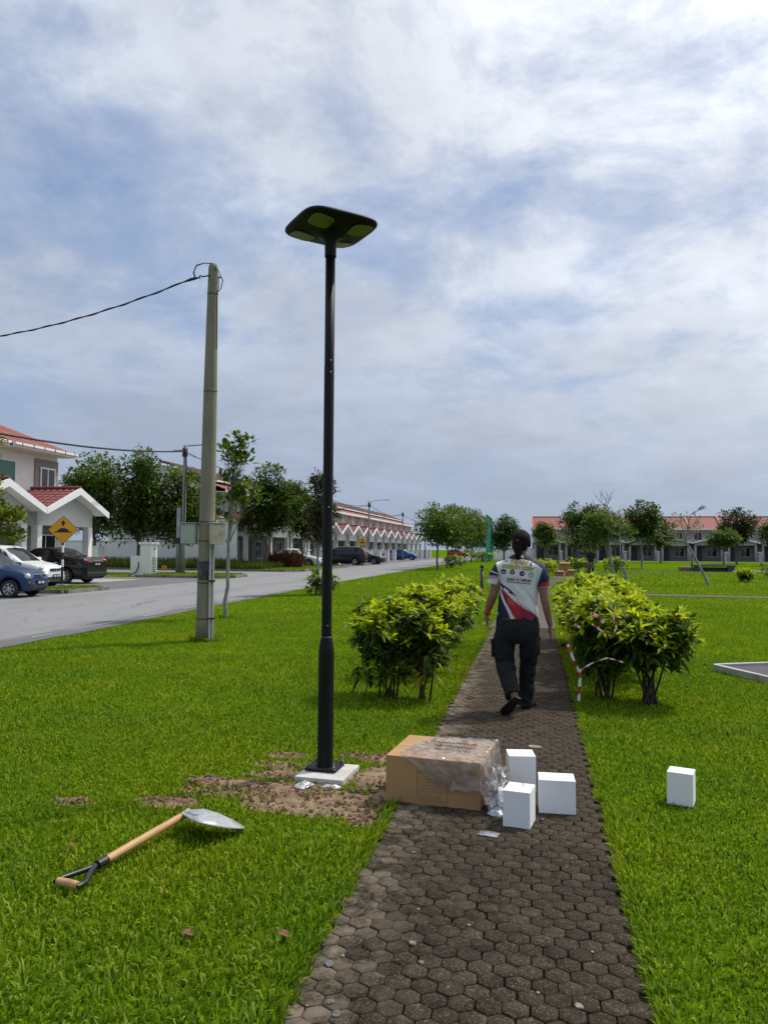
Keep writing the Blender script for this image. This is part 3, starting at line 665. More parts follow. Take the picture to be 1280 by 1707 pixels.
# ------------------------------------------------------------------ garden lamp post
def lamp_post():
    t = empty('lamp_post', (-1.37, 5.03, 0), R(-4), 'tall black garden lamp post with a square head on a white concrete slab', 'lamp post')
    POWDER = pm('black_powder_coat', (0.006, 0.006, 0.0065), 0.5, var=0.1, scale=30, spec=0.22, bump=0.08, bscale=300)
    SLAB = pm('pale_concrete_slab', (0.56, 0.555, 0.53), 0.9, var=0.08, scale=18, dirt=(0.36, 0.33, 0.28), dirt_amt=0.6, dscale=9, bump=0.3, bscale=140)
    b = MB(); b.box((0.035, -0.045, 0.006), (0.325, 0.365, 0.06)); b.build('base_slab', SLAB, t, bevel=0.004)
    Z0 = 0.037
    b = MB(); b.box((0, 0, Z0 + .014), (0.215, 0.215, 0.010)); b.build('flange_plate', POWDER, t, bevel=0.002)
    for i in (-1, 1):
        for j in (-1, 1):
            b = MB(); b.lathe([(.018, 0), (.018, .003), (.0075, .003), (.0075, .045), (.002, .047)], (i * .088, j * .088, Z0 + .019), 12)
            b.lathe([(.0125, .004), (.0125, .014), (.009, .016)], (i * .088, j * .088, Z0 + .019), 6); b.lathe([(.016, -.016), (.016, -.010)], (i * .088, j * .088, Z0 + .018), 10)
            b.build('anchor_bolt', pm('dark_zinc', (0.12, 0.12, 0.125), 0.35, metal=.8, var=.2), t)
    b = MB(); b.lathe([(.060, Z0 + .018), (.054, Z0 + .028), (.0525, Z0 + .04), (.0525, .78), (.0515, .82), (.046, .865), (.0385, .90), (.036, .91)], n=28); b.build('lower_tube', POWDER, t)
    b = MB(); b.lathe([(.0355, .905), (.0345, .925), (.0345, 2.74), (.0335, 2.745), (.0335, 3.56)], n=28); b.build('upper_tube', POWDER, t)
    b = MB(); b.lathe([(.0365, .90), (.0375, .903), (.0365, .91)], n=28); b.build('joint_ring', pm('grey_joint', (.08, .08, .085), .5), t)
    SCR = pm('steel_screw', (.8, .8, .8), .25, metal=.9, var=.02)
    for z, a in ((.985, -60), (.985, 175), (1.78, -60), (1.78, 175), (2.70, -55), (2.70, 170), (2.78, -55)):
        b = MB(); w = R(a); b.tube([(math.cos(w) * .032, math.sin(w) * .032, z), (math.cos(w) * .0385, math.sin(w) * .0385, z)], .0042, 8); b.build('screw', SCR, t)
    # head: rounded square on its corner, funnel-shaped underneath
    n = 64; a = .272; rot = R(45)
    def ring(sc_, z, p=4.6):
        o = []
        for k in range(n):
            w = 2 * math.pi * k / n; c, s = math.cos(w), math.sin(w); r = (abs(c) ** p + abs(s) ** p) ** (-1 / p) * a * sc_
            x, y = r * c, r * s; o.append((x * math.cos(rot) - y * math.sin(rot), x * math.sin(rot) + y * math.cos(rot), z))
        return o
    def circ(r, z): return [(r * math.cos(2 * math.pi * k / n + rot), r * math.sin(2 * math.pi * k / n + rot), z) for k in range(n)]
    rings = [circ(.040, 3.505), circ(.040, 3.575), circ(.043, 3.602), circ(.054, 3.628), circ(.080, 3.648), circ(.125, 3.661), ring(.62, 3.670), ring(.90, 3.688), ring(.97, 3.696), ring(1.0, 3.706), ring(1.0, 3.716), ring(.975, 3.726), ring(.8, 3.736), ring(.4, 3.744)]
    b = MB(); b.sheet([r + [r[0]] for r in rings]); b.add(rings[0], [tuple(range(n))[::-1]]); b.add(rings[-1], [tuple(range(n))])
    head = b.build('lamp_head', POWDER, t)
    LENS = pm('led_lens', (0.14, 0.155, 0.06), 0.3, var=0.25, scale=60, spec=0.5)
    for k in range(4):
        w = k * math.pi / 2 + .02; cx, cy = math.cos(w) * .208, math.sin(w) * .208; b = MB(); P = []
        for q in range(28):
            v = 2 * math.pi * q / 28; c, s = math.cos(v), math.sin(v); r = (abs(c) ** 4 + abs(s) ** 4) ** -.25 * .076
            x, y = r * c, r * s; P.append((x * math.cos(rot) - y * math.sin(rot), x * math.sin(rot) + y * math.cos(rot)))
        zs = lambda x, y: float(np.interp(math.hypot(x, y), [.08, .125, .205, .297], [3.648, 3.661, 3.670, 3.688]))
        b.add([(cx + x, cy + y, zs(cx + x, cy + y) - .001) for x, y in P] + [(cx + x * .92, cy + y * .92, zs(cx + x * .92, cy + y * .92) - .006) for x, y in P], [tuple(range(28, 56))[::-1]] + [(q, (q + 1) % 28, 28 + (q + 1) % 28, 28 + q) for q in range(28)])
        b.build('light_panel', LENS, head)
    b = MB(); b.box((-.115, -.055, 3.676), (.02, .014, .006), R(45)); b.build('sensor', pm('grey_sensor', (.25, .25, .24), .4), head)
    PAN = pm('solar_panel', (.012, .016, .035), .15, var=.2, scale=30)
    b = MB(); r = ring(.78, 3.7385); b.add(r, [tuple(range(n))]); b.build('solar_panel', PAN, head)
    return t
lamp_post()

# ------------------------------------------------------------------ concrete utility pole in the lawn
def utility_pole():
    t = empty('utility_pole', (-5.22, 11.7, 0), 0, 'round weathered concrete power pole with two meter boxes beside the road', 'utility pole')
    t.rotation_euler = (0, R(0.35), 0)
    PC = pm('weathered_pole_concrete', (0.235, 0.21, 0.155), 0.92, var=0.16, scale=5, dirt=(0.13, 0.118, 0.085), dirt_amt=0.75, dscale=2.2, bump=0.3, bscale=60, stretch=(1, 1, .25))
    b = MB(); b.lathe([(.148, -.05), (.140, .3), (.130, 1.3), (.121, 2.5), (.108, 4.1), (.085, 5.7), (.078, 6.08), (.072, 6.15), (.045, 6.185), (.01, 6.19)], n=28); b.build('pole', PC, t)
    TAR = pm('black_wrap', (.03, .034, .04), .5, var=.4, scale=18, dirt=(.2, .21, .22), dirt_amt=.5, dscale=14)
    b = MB(); b.lathe([(.1335, .98), (.136, .99), (.134, 1.28), (.131, 1.29)], n=28); b.build('black_band', TAR, t)
    WIRE = pm('black_cable', (.012, .012, .012), .6)
    for z, r in ((5.68, .087), (4.06, .1085), (1.27, .135), (.37, .1405), (.945, .1365), (1.62, .1305), (1.93, .1275)):
        b = MB(); P = [((r) * math.cos(w), (r) * math.sin(w), z + .012 * math.sin(w)) for w in [2 * math.pi * k / 24 for k in range(25)]]; b.tube(P, .007, 6); b.build('strap', WIRE, t)
    # meter boxes
    BOX = pm('galvanised_box', (.40, .43, .38), .55, var=.06, scale=5, dirt=(.30, .30, .26), dirt_amt=.5, dscale=4)
    BOX2 = pm('rusting_cream_box', (.55, .53, .43), .55, var=.06, scale=5, dirt=(.34, .15, .06), dirt_amt=.75, dscale=3.4)
    for nm, m, cx, cy, rz, wd, dp in (('meter_box', BOX, -.27, -.06, R(8), .24, .20), ('meter_box', BOX2, .215, -.10, R(38), .21, .235)):
        rt = empty(nm, (cx, cy, 1.72), rz); rt.parent = t
        b = MB(); b.box((0, 0, 0), (wd, dp, .335)); bx = b.build('housing', m, rt, bevel=.006)
        b = MB(); b.box((0, -.01, .175), (wd + .05, dp + .05, .012)); b.build('rain_hood', m, rt, bevel=.003)
        if m is BOX:
            b = MB(); b.box((-.005, -dp / 2 - .005, 0), (wd - .02, .008, .31)); b.build('door', m, rt, bevel=.003)
            b = MB(); b.lathe([(.007, 0), (.007, .006)], n=10); b.build('lock', DARKMETAL, rt, loc=(-.02, -dp / 2 - .009, -.12), rot=(R(90), 0, 0))
        else:
            b = MB(); b.box((wd / 2 + .005, 0, 0), (.008, dp - .02, .31)); b.build('door', BOX, rt, bevel=.003)
            b = MB(); b.box((wd / 2 + .010, .055, .05), (.006, .055, .12)); b.build('meter_window', pm('meter_glass', (.12, .14, .10), .2), rt)
            b = MB(); b.lathe([(.011, 0), (.011, .01)], n=10); b.build('lock', DARKMETAL, rt, loc=(wd / 2 + .008, -.055, .0), rot=(0, R(90), 0))
            b = MB()
            for dx, dz, s in ((.0, .03, .018), (.012, .0, .014), (-.012, -.005, .012), (.005, -.03, .010)): b.box((dx, -dp / 2 - .0015, dz), (s, .002, s * .7), 0, 1, Matrix.Rotation(.7, 3, 'Y'))
            b.build('stencil_mark', pm('grey_stencil', (.16, .17, .16), .7), rt)
    PIPE = pm('grey_conduit', (.42, .42, .42), .5, var=.1)
    for dx, dy in ((.118, -.10), (.150, -.055)):
        b = MB(); b.tube([(dx + .015, dy - .02, -.02), (dx + .002, dy - .015, .8), (dx, dy - .01, 1.56)], .0175, 10); b.build('conduit', PIPE, t)
    for z in (.37, .97):
        b = MB(); b.box((.135, -.085, z), (.10, .08, .022), R(40)); b.build('clamp', DARKMETAL, t)
    b = MB(); b.tube([(-.02, -.09, 5.96), (-.16, -.06, 5.955), (-.20, -.06, 5.98), (-.215, -.06, 5.955), (-.20, -.06, 5.93)], .012, 6); b.tube([(.05, .03, 5.955), (.14, .02, 5.96)], .012, 6); b.build('hook', DARKMETAL, t)
    b = MB(); b.tube([(-.28, -.06, 5.93), (-.31, -.06, 6.05), (-.27, -.05, 6.16), (-.15, -.04, 6.19), (0, -.06, 6.17), (.11, -.05, 6.05), (.19, -.04, 5.88), (.16, -.03, 5.76), (.10, -.05, 5.68), (.105, -.05, 5.2), (.115, -.05, 4.75)], .0085, 6)
    b.tube([(-.285, -.07, 5.93), (-.32, -.07, 6.02), (-.28, -.06, 6.14), (-.14, -.06, 6.18)], .007, 6)
    b.tube([(.06, -.06, 6.10), (.12, -.06, 5.93), (.13, -.05, 5.80), (.095, -.05, 5.68)], .007, 6); b.build('loose_cable', WIRE, t)
    b = MB(); b.tube([(-.20, -.06, 5.945), (-.29, -.06, 5.935), (-.37, -.06, 5.92), (-.50, -.06, 5.88)], [.006, .024, .026, .010], 8); b.build('dead_end_clamp', WIRE, t)
    return t
utility_pole()
def wire(name, a, b_, sag, r, label, n=24, twist=False, group='overhead cables'):
    a, b_ = Vector(a), Vector(b_); P = []
    for i in range(n + 1):
        f = i / n; p = a.lerp(b_, f); p.z -= 4 * sag * f * (1 - f); P.append(p)
    m = MB(); m.tube(P, r, 6, False)
    if twist:
        Q = []
        for i in range(n * 12 + 1):
            f = i / (n * 12); p = a.lerp(b_, f); p.z -= 4 * sag * f * (1 - f); w = f * (b_ - a).length * 9
            Q.append(p + Vector((0, math.cos(w) * r * 1.1, math.sin(w) * r * 1.1)))
        m.tube(Q, r * .8, 4, False)
    return tag(m.build(name, pm('black_cable', (.012, .012, .012), .6)), label, 'cable', group)
wire('power_cable', (-5.64, 11.64, 5.90), (-15.2, 13.6, 6.0), .55, .0115, 'black twisted cable running left from the concrete pole', 30, True)

# ------------------------------------------------------------------ hedges along the path
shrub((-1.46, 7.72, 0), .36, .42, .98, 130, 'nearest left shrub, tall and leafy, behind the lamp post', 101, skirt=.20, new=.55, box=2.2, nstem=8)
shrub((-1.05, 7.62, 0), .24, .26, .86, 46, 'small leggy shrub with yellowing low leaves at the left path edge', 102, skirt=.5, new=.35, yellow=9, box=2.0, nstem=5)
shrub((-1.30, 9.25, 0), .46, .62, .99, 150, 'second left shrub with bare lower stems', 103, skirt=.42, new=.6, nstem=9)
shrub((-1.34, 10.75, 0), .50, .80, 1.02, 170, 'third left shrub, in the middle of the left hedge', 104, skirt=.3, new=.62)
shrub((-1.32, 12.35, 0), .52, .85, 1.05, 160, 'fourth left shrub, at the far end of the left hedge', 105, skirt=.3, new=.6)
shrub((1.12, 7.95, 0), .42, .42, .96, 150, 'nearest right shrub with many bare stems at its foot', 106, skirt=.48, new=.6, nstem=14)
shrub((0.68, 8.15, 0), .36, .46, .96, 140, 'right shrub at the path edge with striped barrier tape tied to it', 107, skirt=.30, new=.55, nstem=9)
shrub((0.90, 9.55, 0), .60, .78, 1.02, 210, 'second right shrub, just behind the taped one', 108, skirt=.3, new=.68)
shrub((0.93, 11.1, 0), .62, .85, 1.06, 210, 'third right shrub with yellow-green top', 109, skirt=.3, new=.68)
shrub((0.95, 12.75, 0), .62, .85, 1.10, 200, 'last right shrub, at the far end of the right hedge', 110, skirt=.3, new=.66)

# ------------------------------------------------------------------ striped barrier tape on the right hedge
def ray_at(px, py, Y):
    d = _f * 1280 + _r * (px - 640) + _up * (853.5 - py); t = Y / d.y
    return Vector((0, 0, CAM_H)) + d * t
def tape():
    root = empty('barrier_tape', (0.62, 7.6, 0), 0, 'red and white barrier tape tied across the right hedge', 'tape')
    o = root.location
    TW = pm('white_tape', (.72, .72, .72), .35, var=.05); TR = pm('red_tape', (.50, .02, .03), .35, var=.1)
    runs = [([(946, 1074), (955, 1098), (965, 1120)], 7.62, .05), ([(966, 1117), (966, 1140), (964, 1168)], 7.60, .055), ([(966, 1118), (985, 1106), (1010, 1097), (1022, 1099), (1038, 1104)], 7.58, .028),
            ([(986, 1040), (1003, 1052), (1020, 1062), (1027, 1046), (1021, 1022), (1018, 1010)], 7.66, .032), ([(984, 1022), (994, 1026), (1006, 1038)], 7.62, .06), ([(958, 1040), (966, 1046)], 7.66, .04)]
    for pts, Y, w in runs:
        w *= .52; P = [ray_at(x, y, Y) - o for x, y in pts]
        # resample
        Q = []
        for i in range(len(P) - 1):
            for k in range(6): Q.append(P[i].lerp(P[i + 1], k / 6))
        Q.append(P[-1]); acc = 0
        L_, Rr = [], []
        for i, p in enumerate(Q):
            t = (Q[min(i + 1, len(Q) - 1)] - Q[max(i - 1, 0)]).normalized(); s = t.cross(Vector((0, 1, 0))).normalized()
            tw = .5 * math.sin(i * .55); s = (s * math.cos(tw) + Vector((0, 1, 0)) * math.sin(tw)) * w / 2
            L_.append(p - s); Rr.append(p + s)
        for i in range(len(Q) - 1):
            acc += 1
        run = MB(); run.sheet([[a, b] for a, b in zip(L_, Rr)], True); run.build('ribbon', TW, root)
        i = 1
        while i + 2 < len(Q):
            j = min(i + 3, len(Q) - 1); m = MB(); off = Vector((0, -.0025, 0))
            m.sheet([[L_[k] + off, Rr[max(i, k - 1)] + off] for k in range(i, j + 1)], True); m.build('red_stripe', TR, root); i += 6
tape()

# ------------------------------------------------------------------ person walking away
def remeshed(name, mb, mat, voxel, parent, smooth_it=4, disp=None):
    me = mb.mesh(name + '_raw', None); o = link(name + '_raw', me)
    r = o.modifiers.new('r', 'REMESH'); r.mode = 'VOXEL'; r.voxel_size = voxel; r.use_smooth_shade = True
    s = o.modifiers.new('s', 'SMOOTH'); s.factor = .5; s.iterations = smooth_it
    dg = bpy.context.evaluated_depsgraph_get(); out = bpy.data.meshes.new_from_object(o.evaluated_get(dg))
    bpy.data.objects.remove(o); bpy.data.meshes.remove(me)
    out.name = name; out.materials.clear(); out.materials.append(mat)
    if disp:
        n = len(out.vertices); co = np.empty(n * 3, np.float32); no = np.empty(n * 3, np.float32)
        out.vertices.foreach_get('co', co); out.vertices.foreach_get('normal', no)
        co = co.reshape(-1, 3); no = no.reshape(-1, 3); co = co + no * disp(co)[:, None]
        out.vertices.foreach_set('co', co.astype(np.float32).ravel()); out.update()
    return link(name, out, parent)
def etube(mb, pts, rad, n=20):
    """tube of elliptical sections (rx across the body, ry fore-and-aft)"""
    pts = [Vector(p) for p in pts]; V = []
    for i, p in enumerate(pts):
        t = (pts[min(i + 1, len(pts) - 1)] - pts[max(i - 1, 0)]).normalized()
        a = Vector((1, 0, 0)); a = (a - t * a.dot(t)); a = a.normalized() if a.length > .2 else Vector((0, 1, 0)); b = t.cross(a)
        rx, ry = rad[i] if isinstance(rad[i], tuple) else (rad[i], rad[i])
        for k in range(n):
            w = 2 * math.pi * k / n; V.append(p + a * math.cos(w) * rx + b * math.sin(w) * ry)
    F = [(i * n + k, i * n + (k + 1) % n, (i + 1) * n + (k + 1) % n, (i + 1) * n + k) for i in range(len(pts) - 1) for k in range(n)]
    F += [tuple(range(n))[::-1], tuple((len(pts) - 1) * n + k for k in range(n))]
    mb.add(V, F, True)
def ball(mb, c, r, rot=None):
    b = bmesh.new(); bmesh.ops.create_uvsphere(b, u_segments=20, v_segments=14, radius=1)
    m = rot or Matrix.Identity(3); b.verts.ensure_lookup_table()
    mb.add([m @ Vector((v.co.x * r[0], v.co.y * r[1], v.co.z * r[2])) + Vector(c) for v in b.verts], [tuple(v.index for v in f.verts) for f in b.faces], True); b.free()
def hand(mb, wrist, palm, side, curl):
    """palm and five bent fingers hanging below the wrist; side -1 left, +1 right; palm faces inwards/back"""
    w, p = Vector(wrist), Vector(palm); d = (p - w).normalized(); fw_ = Vector((0, 1, 0)); fw_ = (fw_ - d * fw_.dot(d)).normalized(); inn = Vector((-side, 0, 0)); inn = (inn - d * inn.dot(d)).normalized()
    V = []
    etube(mb, [w - d * .02, w + d * .02, w + d * .05, w + d * .088], [(.024, .027), (.020, .032), (.018, .038), (.015, .039)], 14)
    K = w + d * .082
    for i, (o, ln) in enumerate(((.030, .072), (.010, .080), (-.010, .074), (-.029, .058))):
        b0 = K + fw_ * o; c = curl * (1 + .12 * i)
        P = [b0 - d * .02]; dirv = d.copy()
        for s in (.42, .32, .26):
            P.append(P[-1] + dirv * ln * s + (d * .02 if len(P) == 1 else Vector())); dirv = (dirv * math.cos(c) + inn * math.sin(c)).normalized()
        mb.tube(P, [.0095, .009, .0083, .0065], 8)
        ball(mb, P[-1], (.0068, .0068, .0068))
    tb = w + d * .030 + fw_ * .030
    t1 = tb + (d * .7 + fw_ * .55 + inn * .35).normalized() * .035; t2 = t1 + (d * .95 + fw_ * .15 + inn * .25).normalized() * .032
    mb.tube([tb - fw_ * .012, t1, t2], [.013, .0105, .0075], 8); ball(mb, t2, (.0078, .0078, .0078))
def person():
    t = empty('person', (-0.14, 7.22, 0.014), R(-1.5), 'person with tied dark hair in white, navy and red jersey walking away along the path', 'person')
    SKIN = pm('brown_skin', (0.235, 0.115, 0.072), .5, var=.08, scale=14, spec=.4)
    b = MB()
    # trunk, neck, head
    etube(b, [(0, 0, .80), (-.005, 0, 1.0), (.0, 0, 1.2), (.01, 0, 1.32), (.015, -.005, 1.375), (.016, -.004, 1.42), (.02, .006, 1.50)], [(.15, .1), (.14, .095), (.15, .1), (.15, .08), (.07, .06), (.052, .054), (.05, .055)])
    ball(b, (.026, .015, 1.562), (.074, .092, .100)); ball(b, (.032, .05, 1.515), (.054, .058, .062)); ball(b, (.030, .045, 1.475), (.04, .045, .035))
    ball(b, (.045, .115, 1.535), (.011, .020, .022)); ball(b, (.041, .098, 1.578), (.045, .015, .012)); ball(b, (.043, .105, 1.497), (.022, .012, .010))
    for s in (-1, 1): ball(b, (.026 + s * .078, .012, 1.548), (.010, .022, .033))
    for s, sh, el, wr, pa in ((-1, (-.165, 0, 1.315), (-.236, -.025, 1.06), (-.297, .03, .885), (-.290, .045, .80)), (1, (.195, 0, 1.31), (.238, -.03, 1.025), (.283, .015, .805), (.288, .03, .72))):
        m1 = tuple(sh[i] * .45 + el[i] * .55 for i in range(3)); m2 = tuple(el[i] * .6 + wr[i] * .4 for i in range(3))
        etube(b, [sh, m1, el, m2, wr], [.055, .046, .040, (.039, .041), (.024, .029)], 16); hand(b, wr, pa, s, .42 if s < 0 else .28)
    # legs inside the trousers and the feet
    for P, Rr in ((((-.095, 0, .84), (-.13, 0, .56), (-.118, .055, .44), (-.085, -.08, .31), (-.025, -.255, .19)), (.09, .08, .055, .05, .036)), (((.095, 0, .84), (.085, .05, .54), (.075, .125, .44), (.065, .165, .28), (.055, .195, .09)), (.09, .075, .055, .05, .036))):
        etube(b, P, Rr, 16)
    ball(b, (.06, .195, .055), (.034, .042, .045)); etube(b, [(.06, .20, .050), (.085, .27, .042), (.105, .325, .028), (.115, .355, .022)], [(.036, .036), (.042, .028), (.045, .018), (.036, .012)], 14)
    for i in range(5): ball(b, (.082 + .017 * i, .372 - .007 * i, .022), (.0095, .018, .009))
    etube(b, [(-.005, -.275, .18), (-.035, -.245, .14), (-.075, -.205, .085), (-.115, -.165, .04)], [(.034, .034), (.036, .026), (.040, .020), (.034, .014)], 14)
    body = remeshed('body', b, SKIN, .0055, t, 3)
    for s in (-1, 1):
        e = MB(); ball(e, (.041 + s * .030, .098, 1.560), (.012, .010, .007)); e.build('eye', pm('eye_white', (.7, .68, .65), .2), body)
        e = MB(); ball(e, (.041 + s * .030, .1075, 1.560), (.005, .002, .005)); e.build('iris', pm('dark_iris', (.02, .012, .008), .1), body)
    e = MB(); ball(e, (.043, .1165, 1.4975), (.020, .004, .004)); e.build('lips', pm('lip', (.22, .07, .06), .4), body)
    # hair drawn back to a low bun
    h = MB(); ball(h, (.022, .002, 1.580), (.088, .100, .096)); ball(h, (.012, -.035, 1.545), (.074, .066, .082)); ball(h, (.000, -.065, 1.495), (.048, .045, .055)); ball(h, (-.002, -.078, 1.45), (.034, .034, .05)); ball(h, (.004, -.080, 1.405), (.020, .02, .03))
    ball(h, (-.045, .0, 1.54), (.018, .05, .06)); ball(h, (.098, .0, 1.555), (.012, .04, .05))
    HAIR = pm('dark_hair', (.008, .006, .005), .7, spec=.15, var=.4, scale=22, bump=.6, bscale=40, stretch=(3, 3, .6))
    def hd(co): return (vnoise(co[:, 0] * 130 + co[:, 1] * 40, co[:, 2] * 14, 5) - .5) * .007
    hair = remeshed('hair', h, HAIR, .006, t, 3, hd)
    e = MB(); P = [(-.002 + .036 * math.cos(w), -.072 + .03 * math.sin(w), 1.468) for w in [2 * math.pi * k / 20 for k in range(21)]]; e.tube(P, .006, 6); e.build('hair_tie', pm('hair_tie', (.05, .01, .012), .7), hair)
    e = MB(); ball(e, (-.004, -.096, 1.572), (.014, .008, .006)); e.build('hair_clip', pm('red_clip', (.35, .06, .05), .5), hair)
    # trousers
    p = MB()
    etube(p, [(-.012, 0, .905), (-.012, 0, .83), (-.01, -.008, .75), (-.015, -.004, .68), (-.015, 0, .64)], [(.183, .122), (.196, .132), (.203, .140), (.198, .125), (.17, .095)])
    etube(p, [(-.10, 0, .76), (-.128, .005, .66), (-.140, .01, .56), (-.128, .035, .45), (-.103, -.045, .35), (-.070, -.145, .26), (-.038, -.235, .185)], [(.10, .12), (.103, .115), (.100, .105), (.088, .095), (.080, .092), (.076, .085), (.074, .078)])
    etube(p, [(.085, 0, .76), (.093, .02, .66), (.090, .05, .56), (.082, .115, .45), (.072, .15, .33), (.062, .175, .19), (.050, .190, .035)], [(.10, .12), (.094, .112), (.088, .104), (.080, .092), (.075, .085), (.074, .082), (.076, .084)])
    TRS = pm('charcoal_trousers', (.015, .016, .020), .85, var=.25, scale=7, dirt=(.030, .033, .042), dirt_amt=.6, dscale=4, bump=.5, bscale=300, spec=.2)
    def td(co):
        z = co[:, 2]; a = np.arctan2(co[:, 1], co[:, 0] + np.where(co[:, 0] < 0, .11, -.075))
        w = vnoise(z * 26 + np.sin(a * 2) * 1.2, a * 1.7, 8) + .5 * vnoise(z * 55 + a * 3, a * 2.5, 9) - .75
        return w * (.006 + .011 * np.exp(-((z - .42) / .1) ** 2) + .012 * np.exp(-((z - .14) / .12) ** 2))
    tr = remeshed('trousers', p, TRS, .008, t, 3, td)
    for s, x, y, z in ((1, .178, .055, .60), (-1, -.236, .01, .57)):
        q = MB(); q.box((x, y, z), (.026, .11, .15), 0, .92); q.build('cargo_pocket', TRS, tr, bevel=.008)
        q = MB(); q.box((x + s * .003, y, z + .072), (.032, .118, .035), 0, .96); q.build('pocket_flap', TRS, tr, bevel=.006)
    # sandals
    SOLE = pm('black_sole', (.010, .009, .009), .7, var=.3, scale=30)
    def sole(pts, w, nrm, nm):
        m = MB(); pts = [Vector(q) for q in pts]; nrm = Vector(nrm).normalized(); A, B = [], []
        for i, q in enumerate(pts):
            tt = (pts[min(i + 1, len(pts) - 1)] - pts[max(i - 1, 0)]).normalized(); s = tt.cross(nrm).normalized() * w[i]
            A.append([q - s - nrm * .011, q - s * .5 - nrm * .013, q + s * .5 - nrm * .013, q + s - nrm * .011]); B.append([q - s + nrm * .009, q - s * .5 + nrm * .006, q + s * .5 + nrm * .006, q + s + nrm * .009])
        for i in range(len(pts) - 1):
            m.add([*A[i], *A[i + 1], *B[i], *B[i + 1]], [(0, 1, 5, 4), (1, 2, 6, 5), (2, 3, 7, 6), (8, 12, 13, 9), (9, 13, 14, 10), (10, 14, 15, 11), (0, 4, 12, 8), (3, 11, 15, 7)])
        m.add([*A[0], *B[0]], [(0, 4, 5, 1), (1, 5, 6, 2), (2, 6, 7, 3)]); m.add([*A[-1], *B[-1]], [(0, 1, 5, 4), (1, 2, 6, 5), (2, 3, 7, 6)])
        return m.build(nm, SOLE, t, bevel=.006)
    sole([(.045, .145, .012), (.05, .165, .012), (.062, .21, .012), (.08, .27, .012), (.098, .325, .012), (.112, .37, .012), (.117, .388, .014)], [.018, .034, .038, .042, .050, .044, .022], (0, 0, 1), 'sandal')
    nv = Vector((-.14, .13, -.17)).cross(Vector((1, .4, -.4))).normalized(); nv = nv if nv.y > 0 else -nv
    sole([(.014, -.330, .196), (.004, -.318, .185), (-.022, -.290, .155), (-.056, -.250, .110), (-.090, -.215, .068), (-.120, -.185, .030), (-.132, -.172, .014)], [.020, .035, .040, .044, .052, .046, .024], nv, 'sandal')
    for P in ([(.028, .30, .012), (.07, .305, .068), (.13, .285, .05), (.142, .29, .012)],):
        m = MB(); m.tube([Vector(q) for q in P], .010, 8); m.build('sandal_strap', SOLE, t)
    m = MB(); m.tube([(-.085, -.235, .10), (-.10, -.15, .10), (-.05, -.15, .14), (-.03, -.24, .135)], .010, 8); m.build('sandal_strap', SOLE, t)
    # jersey
    j = MB()
    etube(j, [(-.012, 0, .855), (-.012, 0, .93), (-.008, .002, 1.04), (0, .0, 1.15), (.008, -.004, 1.25), (.012, -.006, 1.31), (.014, -.008, 1.36), (.016, -.010, 1.405), (.018, -.008, 1.44)], [(.187, .132), (.182, .130), (.174, .126), (.178, .130), (.192, .130), (.198, .124), (.178, .106), (.112, .084), (.068, .068)])
    etube(j, [(-.10, 0, 1.335), (-.165, 0, 1.315), (-.212, 0, 1.245), (-.232, -.005, 1.163)], [(.06, .085), (.070, .085), (.062, .078), (.058, .072)])
    etube(j, [(.13, 0, 1.335), (.185, 0, 1.312), (.217, 0, 1.235), (.225, -.005, 1.140)], [(.06, .085), (.068, .085), (.060, .078), (.056, .072)])
    def jd(co):
        x, z = co[:, 0], co[:, 2]; q = x * .8 + (z - 1.0) * .55
        w = vnoise(q * 34, z * 5, 12) - .5 + .5 * (vnoise(q * 60 + 3, z * 9, 13) - .5)
        return w * .012 * np.exp(-((z - .99) / .2) ** 2) + (vnoise(x * 30, z * 18, 14) - .5) * .004
    JM, nt, bs = new_mat('jersey_print'); at = N(nt, 'ShaderNodeAttribute', attribute_name='print')
    nt.links.new(at.outputs['Color'], bs.inputs['Base Color']); bs.inputs['Roughness'].default_value = .7; bs.inputs['Specular IOR Level'].default_value = .25
    tcj = N(nt, 'ShaderNodeTexCoord'); bp = N(nt, 'ShaderNodeBump'); bp.inputs['Strength'].default_value = .25; bp.inputs['Distance'].default_value = .004
    nt.links.new(noise(nt, tcj.outputs['Object'], 420.0, 2), bp.inputs['Height']); nt.links.new(bp.outputs[0], bs.inputs['Normal'])
    jo = remeshed('jersey', j, JM, .0055, t, 3, jd)
    me = jo.data; n = len(me.vertices); co = np.empty(n * 3, np.float32); me.vertices.foreach_get('co', co); co = co.reshape(-1, 3)
    U = (866 + 181.6 * co[:, 0] - 780) * 8.533; Vv = (1190 - 181.6 * co[:, 2] - 880) * 8.533
    colr = np.tile(np.array([.66, .66, .70]), (n, 1))
    def inside(poly):
        r = np.zeros(n, bool); q = len(poly)
        for i in range(q):
            x1, y1 = poly[i]; x2, y2 = poly[(i + 1) % q]
            c = ((y1 > Vv) != (y2 > Vv)); xx = (x2 - x1) * (Vv - y1) / ((y2 - y1) if y2 != y1 else 1e-9) + x1; r ^= c & (U < xx)
        return r
    NAVY, RED, PURP, BLUE, BLK, PINK, LIL = (.018, .016, .055), (.36, .022, .035), (.085, .018, .085), (.045, .075, .32), (.016, .010, .018), (.42, .26, .38), (.50, .47, .60)
    def paint(poly, c): colr[inside(poly)] = c
    paint([(430, 1310), (395, 1310), (400, 1100), (455, 940), (510, 890), (560, 1010), (620, 1130), (690, 1320)], NAVY)
    paint([(505, 890), (600, 985), (700, 1065), (830, 1150), (960, 1235), (1000, 1320), (620, 1320), (560, 1120), (520, 1000)], RED)
    paint([(570, 1000), (640, 1050), (700, 1130), (600, 1100)], (.48, .07, .03))
    paint([(520, 955), (575, 1010), (600, 1110), (555, 1080)], PURP)
    paint([(700, 1320), (800, 1180), (1000, 1280), (1000, 1320)], (.24, .016, .045))
